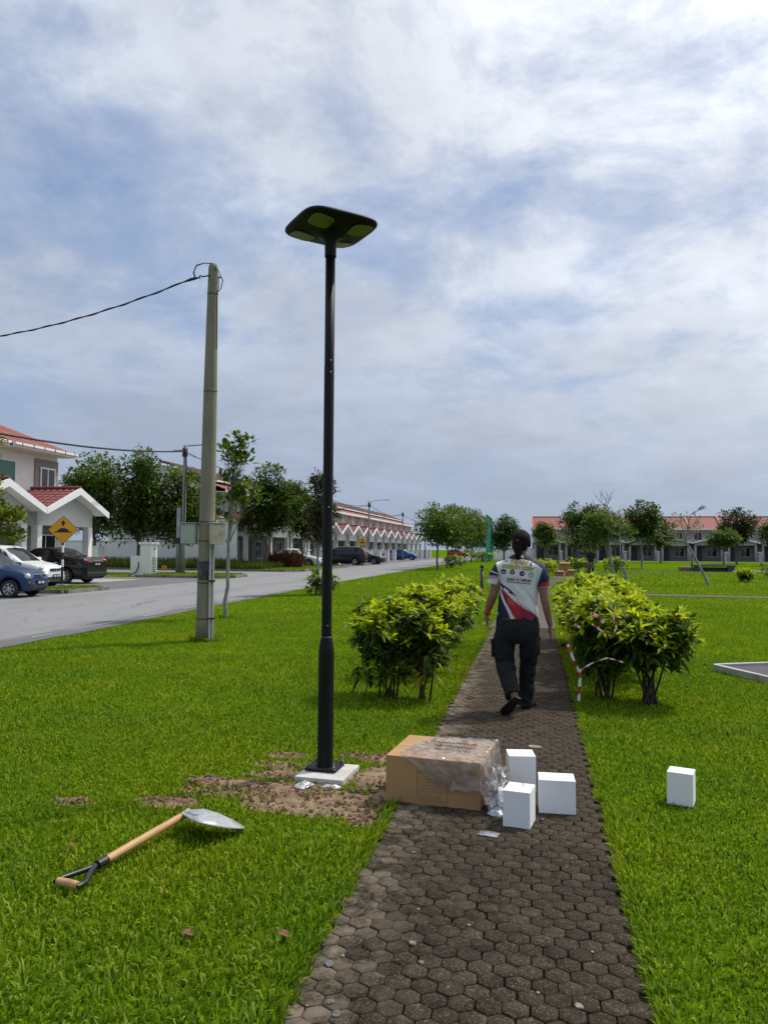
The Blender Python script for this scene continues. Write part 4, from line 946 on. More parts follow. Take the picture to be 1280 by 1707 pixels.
    paint([(455, 850), (492, 860), (505, 960), (545, 1060), (610, 1170), (695, 1320), (635, 1320), (570, 1180), (510, 1060), (470, 960)], (.62, .60, .66))
    paint([(470, 800), (560, 860), (640, 915), (720, 1000), (640, 965), (660, 985), (530, 900), (480, 850)], PURP)
    paint([(540, 880), (610, 930), (590, 940), (530, 900)], (.62, .60, .66))
    paint([(600, 985), (700, 1050), (820, 1130), (900, 1185), (985, 1250), (985, 1278), (880, 1205), (760, 1120), (650, 1045)], LIL)
    paint([(690, 1040), (800, 1110), (880, 1165), (975, 1240), (870, 1170), (760, 1100)], PINK)
    paint([(830, 1170), (920, 1215), (985, 1270), (985, 1282), (900, 1228)], PURP)
    paint([(425, 1205), (440, 1225), (482, 1300), (460, 1300), (420, 1235)], (.62, .60, .66))
    # yoke and sleeves
    paint([(300, 560), (300, 300), (1200, 300), (1200, 640), (1075, 610), (1000, 555), (900, 500), (800, 474), (700, 480), (600, 468), (520, 466), (455, 490), (412, 540), (400, 560)], BLK)
    lft = (U < 458) & (Vv < 900) & (Vv > 520) & (U < 410 + np.clip((Vv - 530) * .35, 0, 55)); colr[lft] = (.020, .014, .040)
    s2 = lft & (Vv > 712 + (U - 330) * .02); colr[s2] = PINK; colr[lft & (Vv > 765 - (U - 330) * .12)] = (.62, .61, .66)
    colr[lft & (np.abs(Vv - (655 + (U - 370) * .42)) < 9)] = (.55, .52, .6)
    rgt = (U > 1070 - np.clip((Vv - 590) * .30, 0, 90)) & (Vv > 560); colr[rgt & (Vv < 900)] = BLUE
    colr[rgt & (U > 1085 - np.clip((Vv - 640) * .40, -20, 70)) & (Vv < 900)] = NAVY
    colr[rgt & (Vv > 815 - (U - 1040) * .25) & (U > 1030)] = RED; colr[rgt & (Vv > 862 + (1100 - U) * .12) & (U > 990)] = (.62, .60, .62)
    ca = me.color_attributes.new('print', 'FLOAT_COLOR', 'POINT'); ca.data.foreach_set('color', np.concatenate([colr, np.ones((n, 1))], 1).astype(np.float32).ravel())
    # printed lettering laid on the back of the jersey
    bmj = bmesh.new(); bmj.from_mesh(me); bvh = BVHTree.FromBMesh(bmj); bmj.free()
    def wrap(me2, name, mat, off):
        ok = True
        for v in me2.vertices:
            hit = bvh.ray_cast(Vector((v.co.x, -1, v.co.z)), Vector((0, 1, 0)))
            if hit[0] is None: ok = False; continue
            v.co.y = hit[0].y - off
        me2.materials.clear(); me2.materials.append(mat); return link(name, me2, jo)
    def u2x(u): return (u / 8.533 + 780 - 866) / 181.6
    def v2z(v): return (1190 - (v / 8.533 + 880)) / 181.6
    def cut(me2, step=.02):
        b2 = bmesh.new(); b2.from_mesh(me2)
        xs_ = [v.co.x for v in b2.verts]; zs_ = [v.co.z for v in b2.verts]
        for a, lo_, hi_ in (((1, 0, 0), min(xs_), max(xs_)), ((0, 0, 1), min(zs_), max(zs_))):
            k = lo_ + step
            while k < hi_:
                bmesh.ops.bisect_plane(b2, geom=list(b2.verts) + list(b2.edges) + list(b2.faces), plane_co=(k * a[0], 0, k * a[2]), plane_no=a); k += step
        b2.to_mesh(me2); b2.free(); return me2
    def text(s, u0, v0, u1, v1, slope, mat, name, off, fat=0.0, shear=.15):
        cu = bpy.data.curves.new('txt', 'FONT'); cu.body = s; cu.size = 1.0; cu.shear = shear; cu.offset = 0.0
        o = link('txt', cu); dg = bpy.context.evaluated_depsgraph_get(); m2 = bpy.data.meshes.new_from_object(o.evaluated_get(dg)); bpy.data.objects.remove(o); bpy.data.curves.remove(cu)
        A = np.array([v.co[:] for v in m2.vertices]); mn, mx = A.min(0), A.max(0)
        for v in m2.vertices:
            fx = (v.co.x - mn[0]) / (mx[0] - mn[0]); fz = (v.co.y - mn[1]) / (mx[1] - mn[1])
            x = u2x(u0 + (u1 - u0) * fx); z = v2z(v1 + slope * fx) + (v2z(v0) - v2z(v1)) * fz
            v.co = (x, 0, z)
        if fat:
            # embolden: spread a few shifted copies
            b2 = bmesh.new(); b2.from_mesh(m2); base = b2.faces[:]
            for dx, dz in ((fat, 0), (-fat, 0), (0, fat), (0, -fat)):
                d = bmesh.ops.duplicate(b2, geom=base); bmesh.ops.translate(b2, vec=(dx, 0, dz), verts=[q for q in d['geom'] if isinstance(q, bmesh.types.BMVert)])
            b2.to_mesh(m2); b2.free()
        return wrap(cut(m2), name, mat, off)
    YEL = pm('yellow_print', (.62, .45, .05), .7, var=.2, scale=60); DK = pm('dark_print', (.03, .02, .035), .7); MAR = pm('maroon_print', (.22, .012, .06), .7)
    for sx, fat in ((DK, .0042), (YEL, .0012)):
        o_ = .0016 if sx is DK else .0028
        text('TEAM', 625, 482, 870, 535, 22, sx, 'lettering', o_, fat); text('MOBILITY CREW', 512, 548, 960, 598, 38, sx, 'lettering', o_, fat)
    text('DIAN TU BESAR', 575, 735, 915, 775, 22, MAR, 'lettering', .002, .0012)
    for i in range(7):
        a0 = 578 + i * 48; m2 = bpy.data.meshes.new('small_print'); z0 = 786 + i * 4.2
        m2.from_pydata([(u2x(a0), 0, v2z(z0)), (u2x(a0 + 38), 0, v2z(z0 + 3)), (u2x(a0 + 38), 0, v2z(z0 + 16)), (u2x(a0), 0, v2z(z0 + 13))], [], [(0, 1, 2, 3)]); wrap(cut(m2), 'small_print', DK, .002)
    def disc(u, v, r, mat, name, off, n_=20, sx=1.0):
        m2 = bpy.data.meshes.new(name); P = [(u2x(u + r * sx * math.cos(2 * math.pi * k / n_)), 0, v2z(v + r * math.sin(2 * math.pi * k / n_))) for k in range(n_)]
        m2.from_pydata(P, [], [tuple(range(n_))]); return wrap(cut(m2, .015), name, mat, off)
    LN = pm('navy_print', (.014, .015, .055), .7); LG = pm('olive_print', (.07, .07, .05), .7); LW = pm('pale_print', (.42, .47, .58), .7); LB = pm('gold_print', (.5, .42, .16), .7); LR = pm('red_print', (.4, .05, .06), .7)
    disc(530, 652, 36, LN, 'round_logo', .002); disc(530, 660, 14, LW, 'logo_mark', .003, 12, 1.0).scale = (1, 1, 1)
    disc(655, 656, 36, LG, 'round_logo', .002); disc(655, 656, 15, LB, 'logo_mark', .003, 6)
    disc(790, 676, 37, pm('violet_print', (.05, .02, .10), .7), 'round_logo', .002); disc(776, 676, 10, LR, 'logo_mark', .003, 8); disc(804, 678, 10, LW, 'logo_mark', .003, 8)
    disc(915, 692, 36, LN, 'round_logo', .002); disc(915, 692, 27, pm('white_print', (.66, .66, .70), .7), 'logo_mark', .003); disc(915, 688, 11, LN, 'logo_mark', .004, 5)
    disc(562, 495, 13, LR, 'flag_mark', .002); disc(562, 501, 11, LN, 'flag_mark', .003)
    for u, v in ((535, 482), (590, 486), (533, 508), (588, 512)): disc(u, v, 8, DK, 'flag_mark', .002, 4)
    m2 = bpy.data.meshes.new('swoosh'); m2.from_pydata([(u2x(a), 0, v2z(c)) for a, c in ((895, 525), (940, 518), (930, 532), (912, 536), (932, 556), (920, 575), (898, 568), (912, 556), (893, 540))], [], [tuple(range(9))]); wrap(cut(m2), 'logo_mark', LN, .002)
    # collar label and wristband
    q = MB(); q.box((.038, -.088, 1.425), (.028, .004, .028), 0); q.build('collar_tab', pm('white_print', (.66, .66, .70), .7), jo)
    q = MB(); etube(q, [(-.286, .021, .915), (-.293, .027, .896)], [(.034, .037), (.032, .036)], 16); q.build('wristband', pm('red_band', (.45, .03, .02), .5), t)
    q = MB(); P = [(-.302 + .034 * math.cos(w), .048 + .035 * math.sin(w), .800 + .012 * math.cos(w)) for w in [2 * math.pi * k / 16 for k in range(17)]]; q.tube(P, .0022, 5); q.build('string_loop', pm('pale_string', (.6, .6, .58), .6), t)
    return t
person()

# ------------------------------------------------------------------ carton with a plastic bag, foam blocks, packets
def film(name, op=.22, tint=(.85, .87, .9)):
    m, nt, b = new_mat(name); L = nt.links
    tr = N(nt, 'ShaderNodeBsdfTransparent'); tr.inputs[0].default_value = (.93, .93, .93, 1)
    gl = N(nt, 'ShaderNodeBsdfGlossy'); gl.inputs['Roughness'].default_value = .1; gl.inputs['Color'].default_value = (.9, .9, .9, 1)
    df = N(nt, 'ShaderNodeBsdfDiffuse'); df.inputs[0].default_value = (*tint, 1)
    tc = N(nt, 'ShaderNodeTexCoord'); bp = N(nt, 'ShaderNodeBump'); bp.inputs['Strength'].default_value = .5; bp.inputs['Distance'].default_value = .02
    L.new(noise(nt, tc.outputs['Object'], 18.0, 3, .5, 1.2), bp.inputs['Height']); L.new(bp.outputs[0], gl.inputs['Normal'])
    fr = N(nt, 'ShaderNodeFresnel'); fr.inputs['IOR'].default_value = 1.5; L.new(bp.outputs[0], fr.inputs['Normal'])
    m1 = N(nt, 'ShaderNodeMixShader'); L.new(mth(nt, 'MULTIPLY', ramp(nt, noise(nt, tc.outputs['Object'], 17.0, 5, .65, .6), [(.35, .15), (.7, 1.0)]), op * 2), m1.inputs[0]); L.new(tr.outputs[0], m1.inputs[1]); L.new(df.outputs[0], m1.inputs[2])
    m2 = N(nt, 'ShaderNodeMixShader'); L.new(mth(nt, 'ADD', mth(nt, 'MULTIPLY', fr.outputs[0], .85), .02), m2.inputs[0]); L.new(m1.outputs[0], m2.inputs[1]); L.new(gl.outputs[0], m2.inputs[2])
    L.new(m2.outputs[0], nt.nodes['Material Output'].inputs['Surface']); return m
CARD = pm('brown_cardboard', (0.42, 0.25, 0.115), .85, var=.05, scale=4, dirt=(.33, .20, .10), dirt_amt=.4, dscale=3, bump=.12, bscale=200, spec=.2)
CARD_EDGE = pm('cardboard_edge', (0.30, 0.18, 0.09), .9, var=.1)
INK = pm('faded_brown_ink', (0.31, 0.19, 0.095), .85)
def carton():
    a = math.atan2(-.06, .55); t = empty('carton', (-.86, 4.52, .018), a, 'large closed cardboard carton half covered by clear plastic on the path', 'carton')
    Wd, Dp, H = .56, .52, .262
    b = MB(); nz = 10
    # slightly bulged walls
    def wall(p0, p1, nrm):
        G = []
        for i in range(nz + 1):
            row = []
            for j in range(nz + 1):
                f, g_ = j / nz, i / nz; o = .006 * math.sin(f * math.pi) * math.sin(g_ * math.pi)
                row.append(Vector(p0).lerp(Vector(p1), f) + Vector((0, 0, H * g_)) + Vector(nrm) * o)
            G.append(row)
        m = MB(); m.sheet(G); return m
    wall((0, 0, 0), (Wd, 0, 0), (0, -1, 0)).build('front_panel', CARD, t); wall((Wd, 0, 0), (Wd, Dp, 0), (1, 0, 0)).build('side_panel', CARD, t)
    wall((Wd, Dp, 0), (0, Dp, 0), (0, 1, 0)).build('back_panel', CARD, t); wall((0, Dp, 0), (0, 0, 0), (-1, 0, 0)).build('side_panel', CARD, t)
    for y0, y1 in ((0, Dp / 2 - .002), (Dp / 2 + .002, Dp)):
        m = MB(); m.box((Wd / 2, (y0 + y1) / 2, H + .002), (Wd, y1 - y0, .005)); m.build('top_flap', CARD, t, bevel=.002)
    m = MB(); m.box((Wd / 2, Dp / 2, .004), (Wd - .01, Dp - .01, .006)); m.build('bottom_flap', CARD, t)
    m = MB(); m.box((Wd / 2, Dp / 2, H + .0055), (Wd - .01, .05, .0012)); m.build('packing_tape', pm('clear_brown_tape', (.42, .30, .18), .25, var=.05), t)
    # faded print on the front: a ruled frame, two lines of symbols
    def bar(x0, z0, x1, z1): m_ = MB(); m_.box(((x0 + x1) / 2, -.0075, (z0 + z1) / 2), (x1 - x0, .0012, z1 - z0)); return m_
    for q in ((.19, .03, .194, .19), (.366, .03, .37, .19), (.19, .187, .37, .19), (.19, .03, .37, .033)): bar(*q).build('printed_line', INK, t)
    for i in range(5): bar(.212, .15 - i * .017, .212 + rs.uniform(.08, .14), .153 - i * .017).build('printed_line', INK, t)
    for i in range(4): bar(.213 + i * .033, .045, .231 + i * .033, .062).build('printed_symbol', INK, t)
    return t
carton()
def plastic_bag():
    """clear bag thrown over the carton: part lies on the top, part hangs down front and right side"""
    a = math.atan2(-.06, .55); t = empty('plastic_bag', (-.86, 4.52, .018), a, 'crumpled clear plastic bag draped over the right half of the carton', 'plastic bag')
    Wd, Dp, H = .56, .52, .262; rr = np.random.default_rng(5)
    # arc-length coordinates: s across (past Wd = hangs on the right side), q depth (below 0 = hangs in front)
    G = []; NS, NQ = 66, 60
    for i in range(NQ + 1):
        q = -.17 + (Dp - .0 + .17) * i / NQ; row = []
        for j in range(NS + 1):
            f = j / NS
            s0 = .10 + max(0, .10 - abs(q - .10)) * -.3 + .10 * max(0, (q - .30) / .25); s1 = Wd + .20
            s = s0 + (s1 - s0) * f
            w = float(fbm(np.array([s * 15.0 + q * 4]), np.array([q * 11.0]), 9)[0]) - .3
            x, y, z = s, q, H + .008
            if s > Wd: x = Wd + .010 + (s - Wd) * .28; z -= (s - Wd) * 1.15
            front_len = .17 * min(1, max(.12, (s - .10) / .26)) if s < .42 else .17 - .20 * max(0, s - .50)
            if q < 0:
                k = min(-q / .17, 1) * max(front_len, .02); y = -.010 - k * .06; z -= k
            if s > Wd and q < 0: y = -.010 - (-q) * .25; x = Wd + .012 + (s - Wd) * .4
            crum = .050 if s > Wd else (.030 if q < .02 else .030)
            z += w * crum; x += (w * .025 if s > Wd else 0) * (1 + 2 * max(0, (s - Wd - .1) / .1)); y -= (w * .02 if q < 0 else 0)
            if s > Wd + .12: z = max(z, .012 + w * .02)
            row.append((x, y, max(z, .006)))
        G.append(row)
    m = MB(); m.sheet(G); m.build('film', film('clear_plastic', .10, (.95, .95, .96)), t)
    # smudged black print on the top of the bag
    BL = pm('black_bag_print', (.012, .012, .014), .5)
    for k in range(30):
        x = .20 + (k % 17) * .0175 + (.05 if k > 16 else 0); y = .33 - (k // 17) * .085 - x * .06 + rs.uniform(-.006, .006); m = MB()
        w1, h1 = rs.uniform(.008, .015), rs.uniform(.020, .048)
        m.box((x, y, H + .024 + rs.uniform(0, .006)), (w1, h1, .0008), rs.uniform(-.5, .5)); m.build('printed_character', BL, t)
    # crumpled tail of the bag on the ground by the carton
    b = MB(); bb = bmesh.new(); bmesh.ops.create_icosphere(bb, subdivisions=4, radius=1)
    P = []
    for v in bb.verts:
        c = v.co; n_ = float(fbm(np.array([c.x * 2.6 + 3]), np.array([c.y * 2.6 + c.z * 3.1]), 77, 5)[0]) - .5
        k = 1 + 1.3 * n_; P.append((Wd + .085 + c.x * .085 * k, .13 + c.y * .17 * k, max(.004, .10 + c.z * .105 * k)))
    b.add(P, [tuple(v.index for v in f.verts) for f in bb.faces], False); bb.free(); b.build('crumpled_tail', MATS['clear_plastic'], t)
    return t
plastic_bag()
FOAM = pm('white_foam', (0.82, 0.83, 0.84), .85, var=.015, scale=30, bump=.25, bscale=240, spec=.25)
def foam(loc, d, rz, label, hook=False):
    t = empty('foam_block', loc, rz, label, 'foam block', 'white foam blocks')
    m = MB(); m.box((0, 0, d[2] / 2), d); m.build('block', FOAM, t, bevel=.0035)
    if hook:
        m = MB(); m.tube([(.02, .01, d[2] - .01), (.021, .008, d[2] + .02), (.016, .004, d[2] + .032), (.004, 0, d[2] + .034)], .0022, 6); m.build('wire_hook', pm('grey_wire', (.2, .2, .2), .4), t)
foam((-.082, 4.31, .018), (.146, .165, .192), R(-10), 'white foam block nearest the carton with a bent wire on top', True)
foam((.122, 4.575, .018), (.203, .155, .186), R(2), 'wide white foam block in the middle of the path')
foam((-.085, 4.945, .018), (.165, .165, .215), R(8), 'white foam block standing right behind the carton')
foam((.855, 4.895, .006), (.145, .135, .19), R(-17), 'white foam block alone on the lawn right of the path')
FOIL = pm('silver_foil', (.72, .75, .78), .22, metal=.85, var=.15, scale=30, bump=.9, bscale=35)
def packet(loc, sx, sy, rz, label, name='foil_packet', mat=None, puff=.012, tilt=0.0, cat='packet'):
    G = []; k = rs.randrange(100)
    for i in range(13):
        row = []
        for j in range(13):
            u, v = j / 12 - .5, i / 12 - .5; e = max(0, 1 - (2 * abs(u)) ** 3) * max(0, 1 - (2 * abs(v)) ** 3)
            n_ = float(fbm(np.array([u * 7.0 + k]), np.array([v * 7.0]), 3)[0]) - .4
            row.append((u * sx * (1 + .1 * n_), v * sy * (1 + .1 * n_), .003 + puff * e * (1 + 1.6 * n_) + abs(n_) * .006))
        G.append(row)
    m = MB(); m.sheet(G); o = m.build(name, mat or FOIL, None, loc=loc, rot=(tilt, tilt * .6, rz)); tag(o, label, cat); return o
packet((-.165, 4.47, .09), .095, .13, R(25), 'silver foil packet resting in the crumpled plastic between carton and foam', tilt=.75, puff=.02)
packet((-.20, 4.43, .03), .09, .10, R(-30), 'lower silver packet half inside the crumpled plastic beside the carton', puff=.025, tilt=.35)
packet((-.235, 4.095, .022), .105, .065, R(-14), 'small grey packet lying flat on the path in front of the foam block', mat=pm('grey_packet', (.30, .31, .33), .25, metal=.5, var=.3, scale=25), puff=.006)
packet((-1.415, 4.70, .012), .085, .12, R(-22), 'clear plastic sachet on the soil in front of the lamp slab', name='plastic_sachet', mat=film('sachet_film', .4), puff=.02, cat='sachet')
packet((-1.24, 4.72, .012), .11, .05, R(-10), 'torn plastic scrap at the front corner of the lamp slab', name='plastic_scrap', mat=MATS['sachet_film'], puff=.012, cat='plastic scrap')

# ------------------------------------------------------------------ spade lying in the grass
def spade():
    t = empty('spade', (-1.9, 3.5, 0), 0, 'spade with a wooden D-handle shaft lying in the grass', 'spade'); o = t.location
    WOOD = pm('ash_wood', (.50, .30, .13), .55, var=.16, scale=5, dirt=(.34, .17, .06), dirt_amt=.5, dscale=3, stretch=(6, 1.2, 6), spec=.4)
    STEEL = pm('muddy_steel', (.42, .43, .44), .5, metal=.35, var=.15, scale=14, dirt=(.10, .10, .11), dirt_amt=.6, dscale=16)
    BLKM = pm('black_yoke', (.013, .014, .015), .35, var=.2)
    P0, P1 = Vector((-1.955, 3.285, .05)) - o, Vector((-1.815, 3.90, .085)) - o
    m = MB(); m.tube([P0, P0.lerp(P1, .5), P1], [.0185, .0195, .0185], 16); m.build('shaft', WOOD, t)
    d = (P1 - P0).normalized(); G0, G1 = Vector((-2.035, 3.085, .045)) - o, Vector((-1.925, 3.065, .045)) - o
    m = MB(); m.tube([G0, G0.lerp(G1, .5), G1], [.0165, .018, .0165], 14); m.build('grip', WOOD, t, bevel=.002)
    m = MB(); s = P0 + d * .02
    m.tube([s + d * .02, P0 - d * .02], .0215, 14)
    for g in (G0, G1):
        c = P0 - d * .03; out = (g - (G0 + G1) / 2).normalized(); m.tube([c, c.lerp(g, .35) + out * .004, g - d * -.035 + out * .008, g + out * .008, g + out * .004 - d * .012], [.015, .013, .011, .011, .011], 8)
    m.build('yoke', BLKM, t)
    _d = _f * 1280 + _r * (327 - 640) + _up * (853.5 - 1362.5); E = Vector((0, 0, CAM_H)) + _d * ((.118 - CAM_H) / _d.z) - o
    m = MB(); m.tube([P1 - d * .06, P1, P1.lerp(E, .6), E], [.0225, .0225, .021, .017], 14); m.build('socket', STEEL, t)
    # blade: broad dished plate propped on its edges, tip to the right
    def gz(px, py, z):
        d_ = _f * 1280 + _r * (px - 640) + _up * (853.5 - py); return Vector((0, 0, CAM_H)) + d_ * ((z - CAM_H) / d_.z) - o
    upper = [gz(303, 1354, .075), gz(322, 1349, .085), gz(340, 1348, .09), gz(364, 1355, .085), gz(388, 1366, .06), gz(408, 1378, .02)]
    lower = [gz(305, 1357, .10), gz(317, 1365, .125), gz(333, 1371, .13), gz(357, 1376, .11), gz(384, 1381, .065), gz(407, 1381, .025)]
    def smp(P, f): 
        k = min(int(f * (len(P) - 1)), len(P) - 2); q = f * (len(P) - 1) - k; return P[k].lerp(P[k + 1], q)
    G = []
    for i in range(16):
        A, B = smp(upper, i / 15), smp(lower, i / 15); G.append([A.lerp(B, k / 6) + Vector((0, 0, .014)) * math.sin(k / 6 * math.pi) * math.sin(i / 15 * math.pi) for k in range(7)])
    m = MB(); m.sheet(G); bl = m.build('blade', STEEL, t); so = bl.modifiers.new('s', 'SOLIDIFY'); so.thickness = .004
    return t
spade()

# ------------------------------------------------------------------ sunken mat with a concrete kerb on the right
def play_pad():
    t = empty('play_pad', (2.22, 10.35, 0), 0, 'dark rubber pad edged with pale concrete kerb at the right edge of the lawn', 'pad')
    MAT = pm('dark_rubber', (.055, .050, .062), .8, var=.15, scale=3, bump=.3)
    e1 = Vector((.909, .417, 0)); e2 = Vector((.409, -.912, 0)); L1, L2 = 5.0, 4.0
    m = MB(); m.add([e1 * a + e2 * b + Vector((0, 0, .055)) for a, b in ((.05, .05), (L1, .05), (L1, L2), (.05, L2))], [(0, 1, 2, 3)]); m.build('rubber_surface', MAT, t)
    for e, L_, n_ in ((e1, L1, 5), (e2, L2, 4)):
        for i in range(n_):
            m = MB(); m.box((0, 0, .04), (L_ / n_ - .02, .07, .09 + rs.uniform(-.006, .006))); m.build('kerb_stone', pm('pale_kerb', (.45, .44, .42), .9, var=.12, scale=8, dirt=(.2, .2, .18), dirt_amt=.6, dscale=5, bump=.4), t, bevel=.006, loc=e * (L_ * (i + .5) / n_), rot=(0, 0, math.atan2(e.y, e.x)))
play_pad()

# ------------------------------------------------------------------ small litter: dead leaves, stones
DEAD = pm('dead_leaf', (.17, .075, .035), .8, var=.35, scale=30)
def dead_leaf(loc, ln, rz, label):
    G = []
    for i in range(9):
        f = i / 8; w = ln * .30 * math.sin(math.pi * min(1, f * .95 + .03)) ** .8
        G.append([(f * ln - ln / 2, k * w, .006 + (.30 * abs(k) ** 1.6 * w) + .10 * ln * math.sin(f * 5)) for k in (-1, -.5, 0, .5, 1)])
    m = MB(); m.sheet(G); o = m.build('dead_leaf', DEAD, None, loc=loc, rot=(.2, .1, rz)); tag(o, label, 'dead leaf', 'dead leaves on the lawn')
dead_leaf((-1.30, 2.81, .022), .055, .5, 'curled brown dead leaf in the foreground grass left of centre')
dead_leaf((-.94, 2.88, .022), .055, .2, 'curled brown dead leaf in the grass closest to the path edge')
dead_leaf((-2.25, 3.52, .018), .05, 1.2, 'small pale dead leaf beside the spade handle')
STONE = pm('pale_stone', (.25, .225, .17), .9, var=.2, scale=40, bump=.5); STG = pm('grey_cement_crumb', (.14, .14, .14), .9, var=.25, scale=60, bump=.6)
def stone(loc, r, label, mat=None, flat_=.6):
    m = MB(); bb = bmesh.new(); bmesh.ops.create_icosphere(bb, subdivisions=2, radius=1); q = rs.random() * 9
    m.add([(v.co.x * r * (1 + .5 * (float(vnoise(v.co.x * 2 + q, v.co.y * 2 + v.co.z)) - .5)), v.co.y * r * .8, v.co.z * r * flat_ * (1 + .4 * math.sin(v.co.x * 4 + q))) for v in bb.verts], [tuple(v.index for v in f.verts) for f in bb.faces]); bb.free()
    o = m.build('stone', mat or STONE, None, loc=(*loc, .02 + r * flat_ * .5), rot=(0, 0, rs.uniform(0, 6))); tag(o, label, 'stone', 'stones and crumbs on the path')
stone((.14, 2.64), .017, 'pale flat stone at the bottom right of the path', flat_=.35); stone((-.45, 2.92), .015, 'tan stone on the left part of the path')
stone((0.0, 5.95), .05, 'flat pale stone on the path behind the foam blocks', flat_=.2)
for x, y, r, lb in ((-.72, 2.72, .020, 'grey cement crumb at the left path edge'), (-.655, 2.50, .015, 'grey cement crumb in the bottom left corner of the path'), (-.62, 2.44, .018, 'flat grey cement crumb lowest on the left of the path'), (-.40, 2.80, .013, 'small grey cement crumb below the tan stone')):
    stone((x, y), r, lb, STG, .4)
pb = MB()
for k in range(45):
    x, y, r = rs.uniform(-.75, .35), 2.4 + 5 * rs.random() ** 1.6, rs.choice((.0025, .003, .004, .006)); q = rs.random() * 6
    pb.add([Vector((v.x * r * 1.2, v.y * r, v.z * r * .7)) + Vector((x, y, .022 + r * .3)) for v in IV], IF)
tag(pb.build('pebbles', pm('white_pebble', (.30, .28, .24), .85)), 'tiny pale pebbles scattered over the dark pavers', 'pebbles', kind='stuff')

# ------------------------------------------------------------------ houses
def tiles(mb, o, eu, ev, wid, ln, course=.34, tile=.30, seg=4, amp=.022, lip=.030):
    """roof slope of overlapping courses with a wavy tile profile; o = eave corner, eu along the eave, ev up the slope"""
    o, eu, ev = Vector(o), Vector(eu).normalized(), Vector(ev).normalized(); nr = eu.cross(ev).normalized()
    if nr.z < 0: nr = -nr
    nu = max(2, int(wid / tile) * seg); nv = max(1, round(ln / course)); c = ln / nv
    for k in range(nv):
        A, B, Cc = [], [], []
        for i in range(nu + 1):
            s = wid * i / nu; w = amp * math.cos(2 * math.pi * s / tile)
            A.append(o + eu * s + ev * (c * k) + nr * (w + lip)); B.append(o + eu * s + ev * (c * (k + 1.06)) + nr * (w + .004)); Cc.append(o + eu * s + ev * (c * k) + nr * (w - .012))
        mb.sheet([Cc, A, B], False)
def window(parent, x, y, z, w, h, nrm='x', panes=2, frame=TRIM, glass=GLASS, fw_=.06):
    """framed window proud of a wall facing +x; panes are separate"""
    wn = MB(); wn.box((x + .02, y, z), (.05, w, h)); 
    wo = wn.build('window', pm('window_reveal', (.05, .055, .06), .6), parent)
    f = MB()
    for dy in (-w / 2 + fw_ / 2, w / 2 - fw_ / 2): f.box((x + .045, y + dy, z), (.05, fw_, h + .01))
    for dz in (-h / 2 + fw_ / 2, h / 2 - fw_ / 2): f.box((x + .0465, y, z + dz), (.05, w - 2 * fw_, fw_))
    for i in range(1, panes): f.box((x + .044, y - w / 2 + w * i / panes, z), (.05, fw_ * .8, h - 2 * fw_))
    f.build('frame', frame, wo)
    for i in range(panes):
        p = MB(); pw = w / panes - fw_ * 1.1; p.box((x + .048, y - w / 2 + w * (i + .5) / panes, z), (.012, pw, h - 2 * fw_)); p.build('pane', glass, wo)
    return wo
CURT = pm('curtained_glass', (.22, .24, .25), .12, var=.3, scale=2.5)
TEAL = pm('teal_glass', (.03, .14, .11), .08, var=.1, scale=2)
DOORM = pm('dark_door', (.05, .04, .04), .5, var=.2, scale=3); GRILLE = pm('grey_shutter', (.26, .26, .27), .6, var=.15, scale=2)
ROWWALL = pm('row_plaster', (.60, .585, .565), .8, var=.06, scale=1.2, dirt=(.40, .39, .37), dirt_amt=.35, dscale=.7)
INTER = pm('porch_inner_wall', (.25, .23, .21), .85, var=.08, scale=1.5)  # darkened base colour stands in for the shade inside the porches
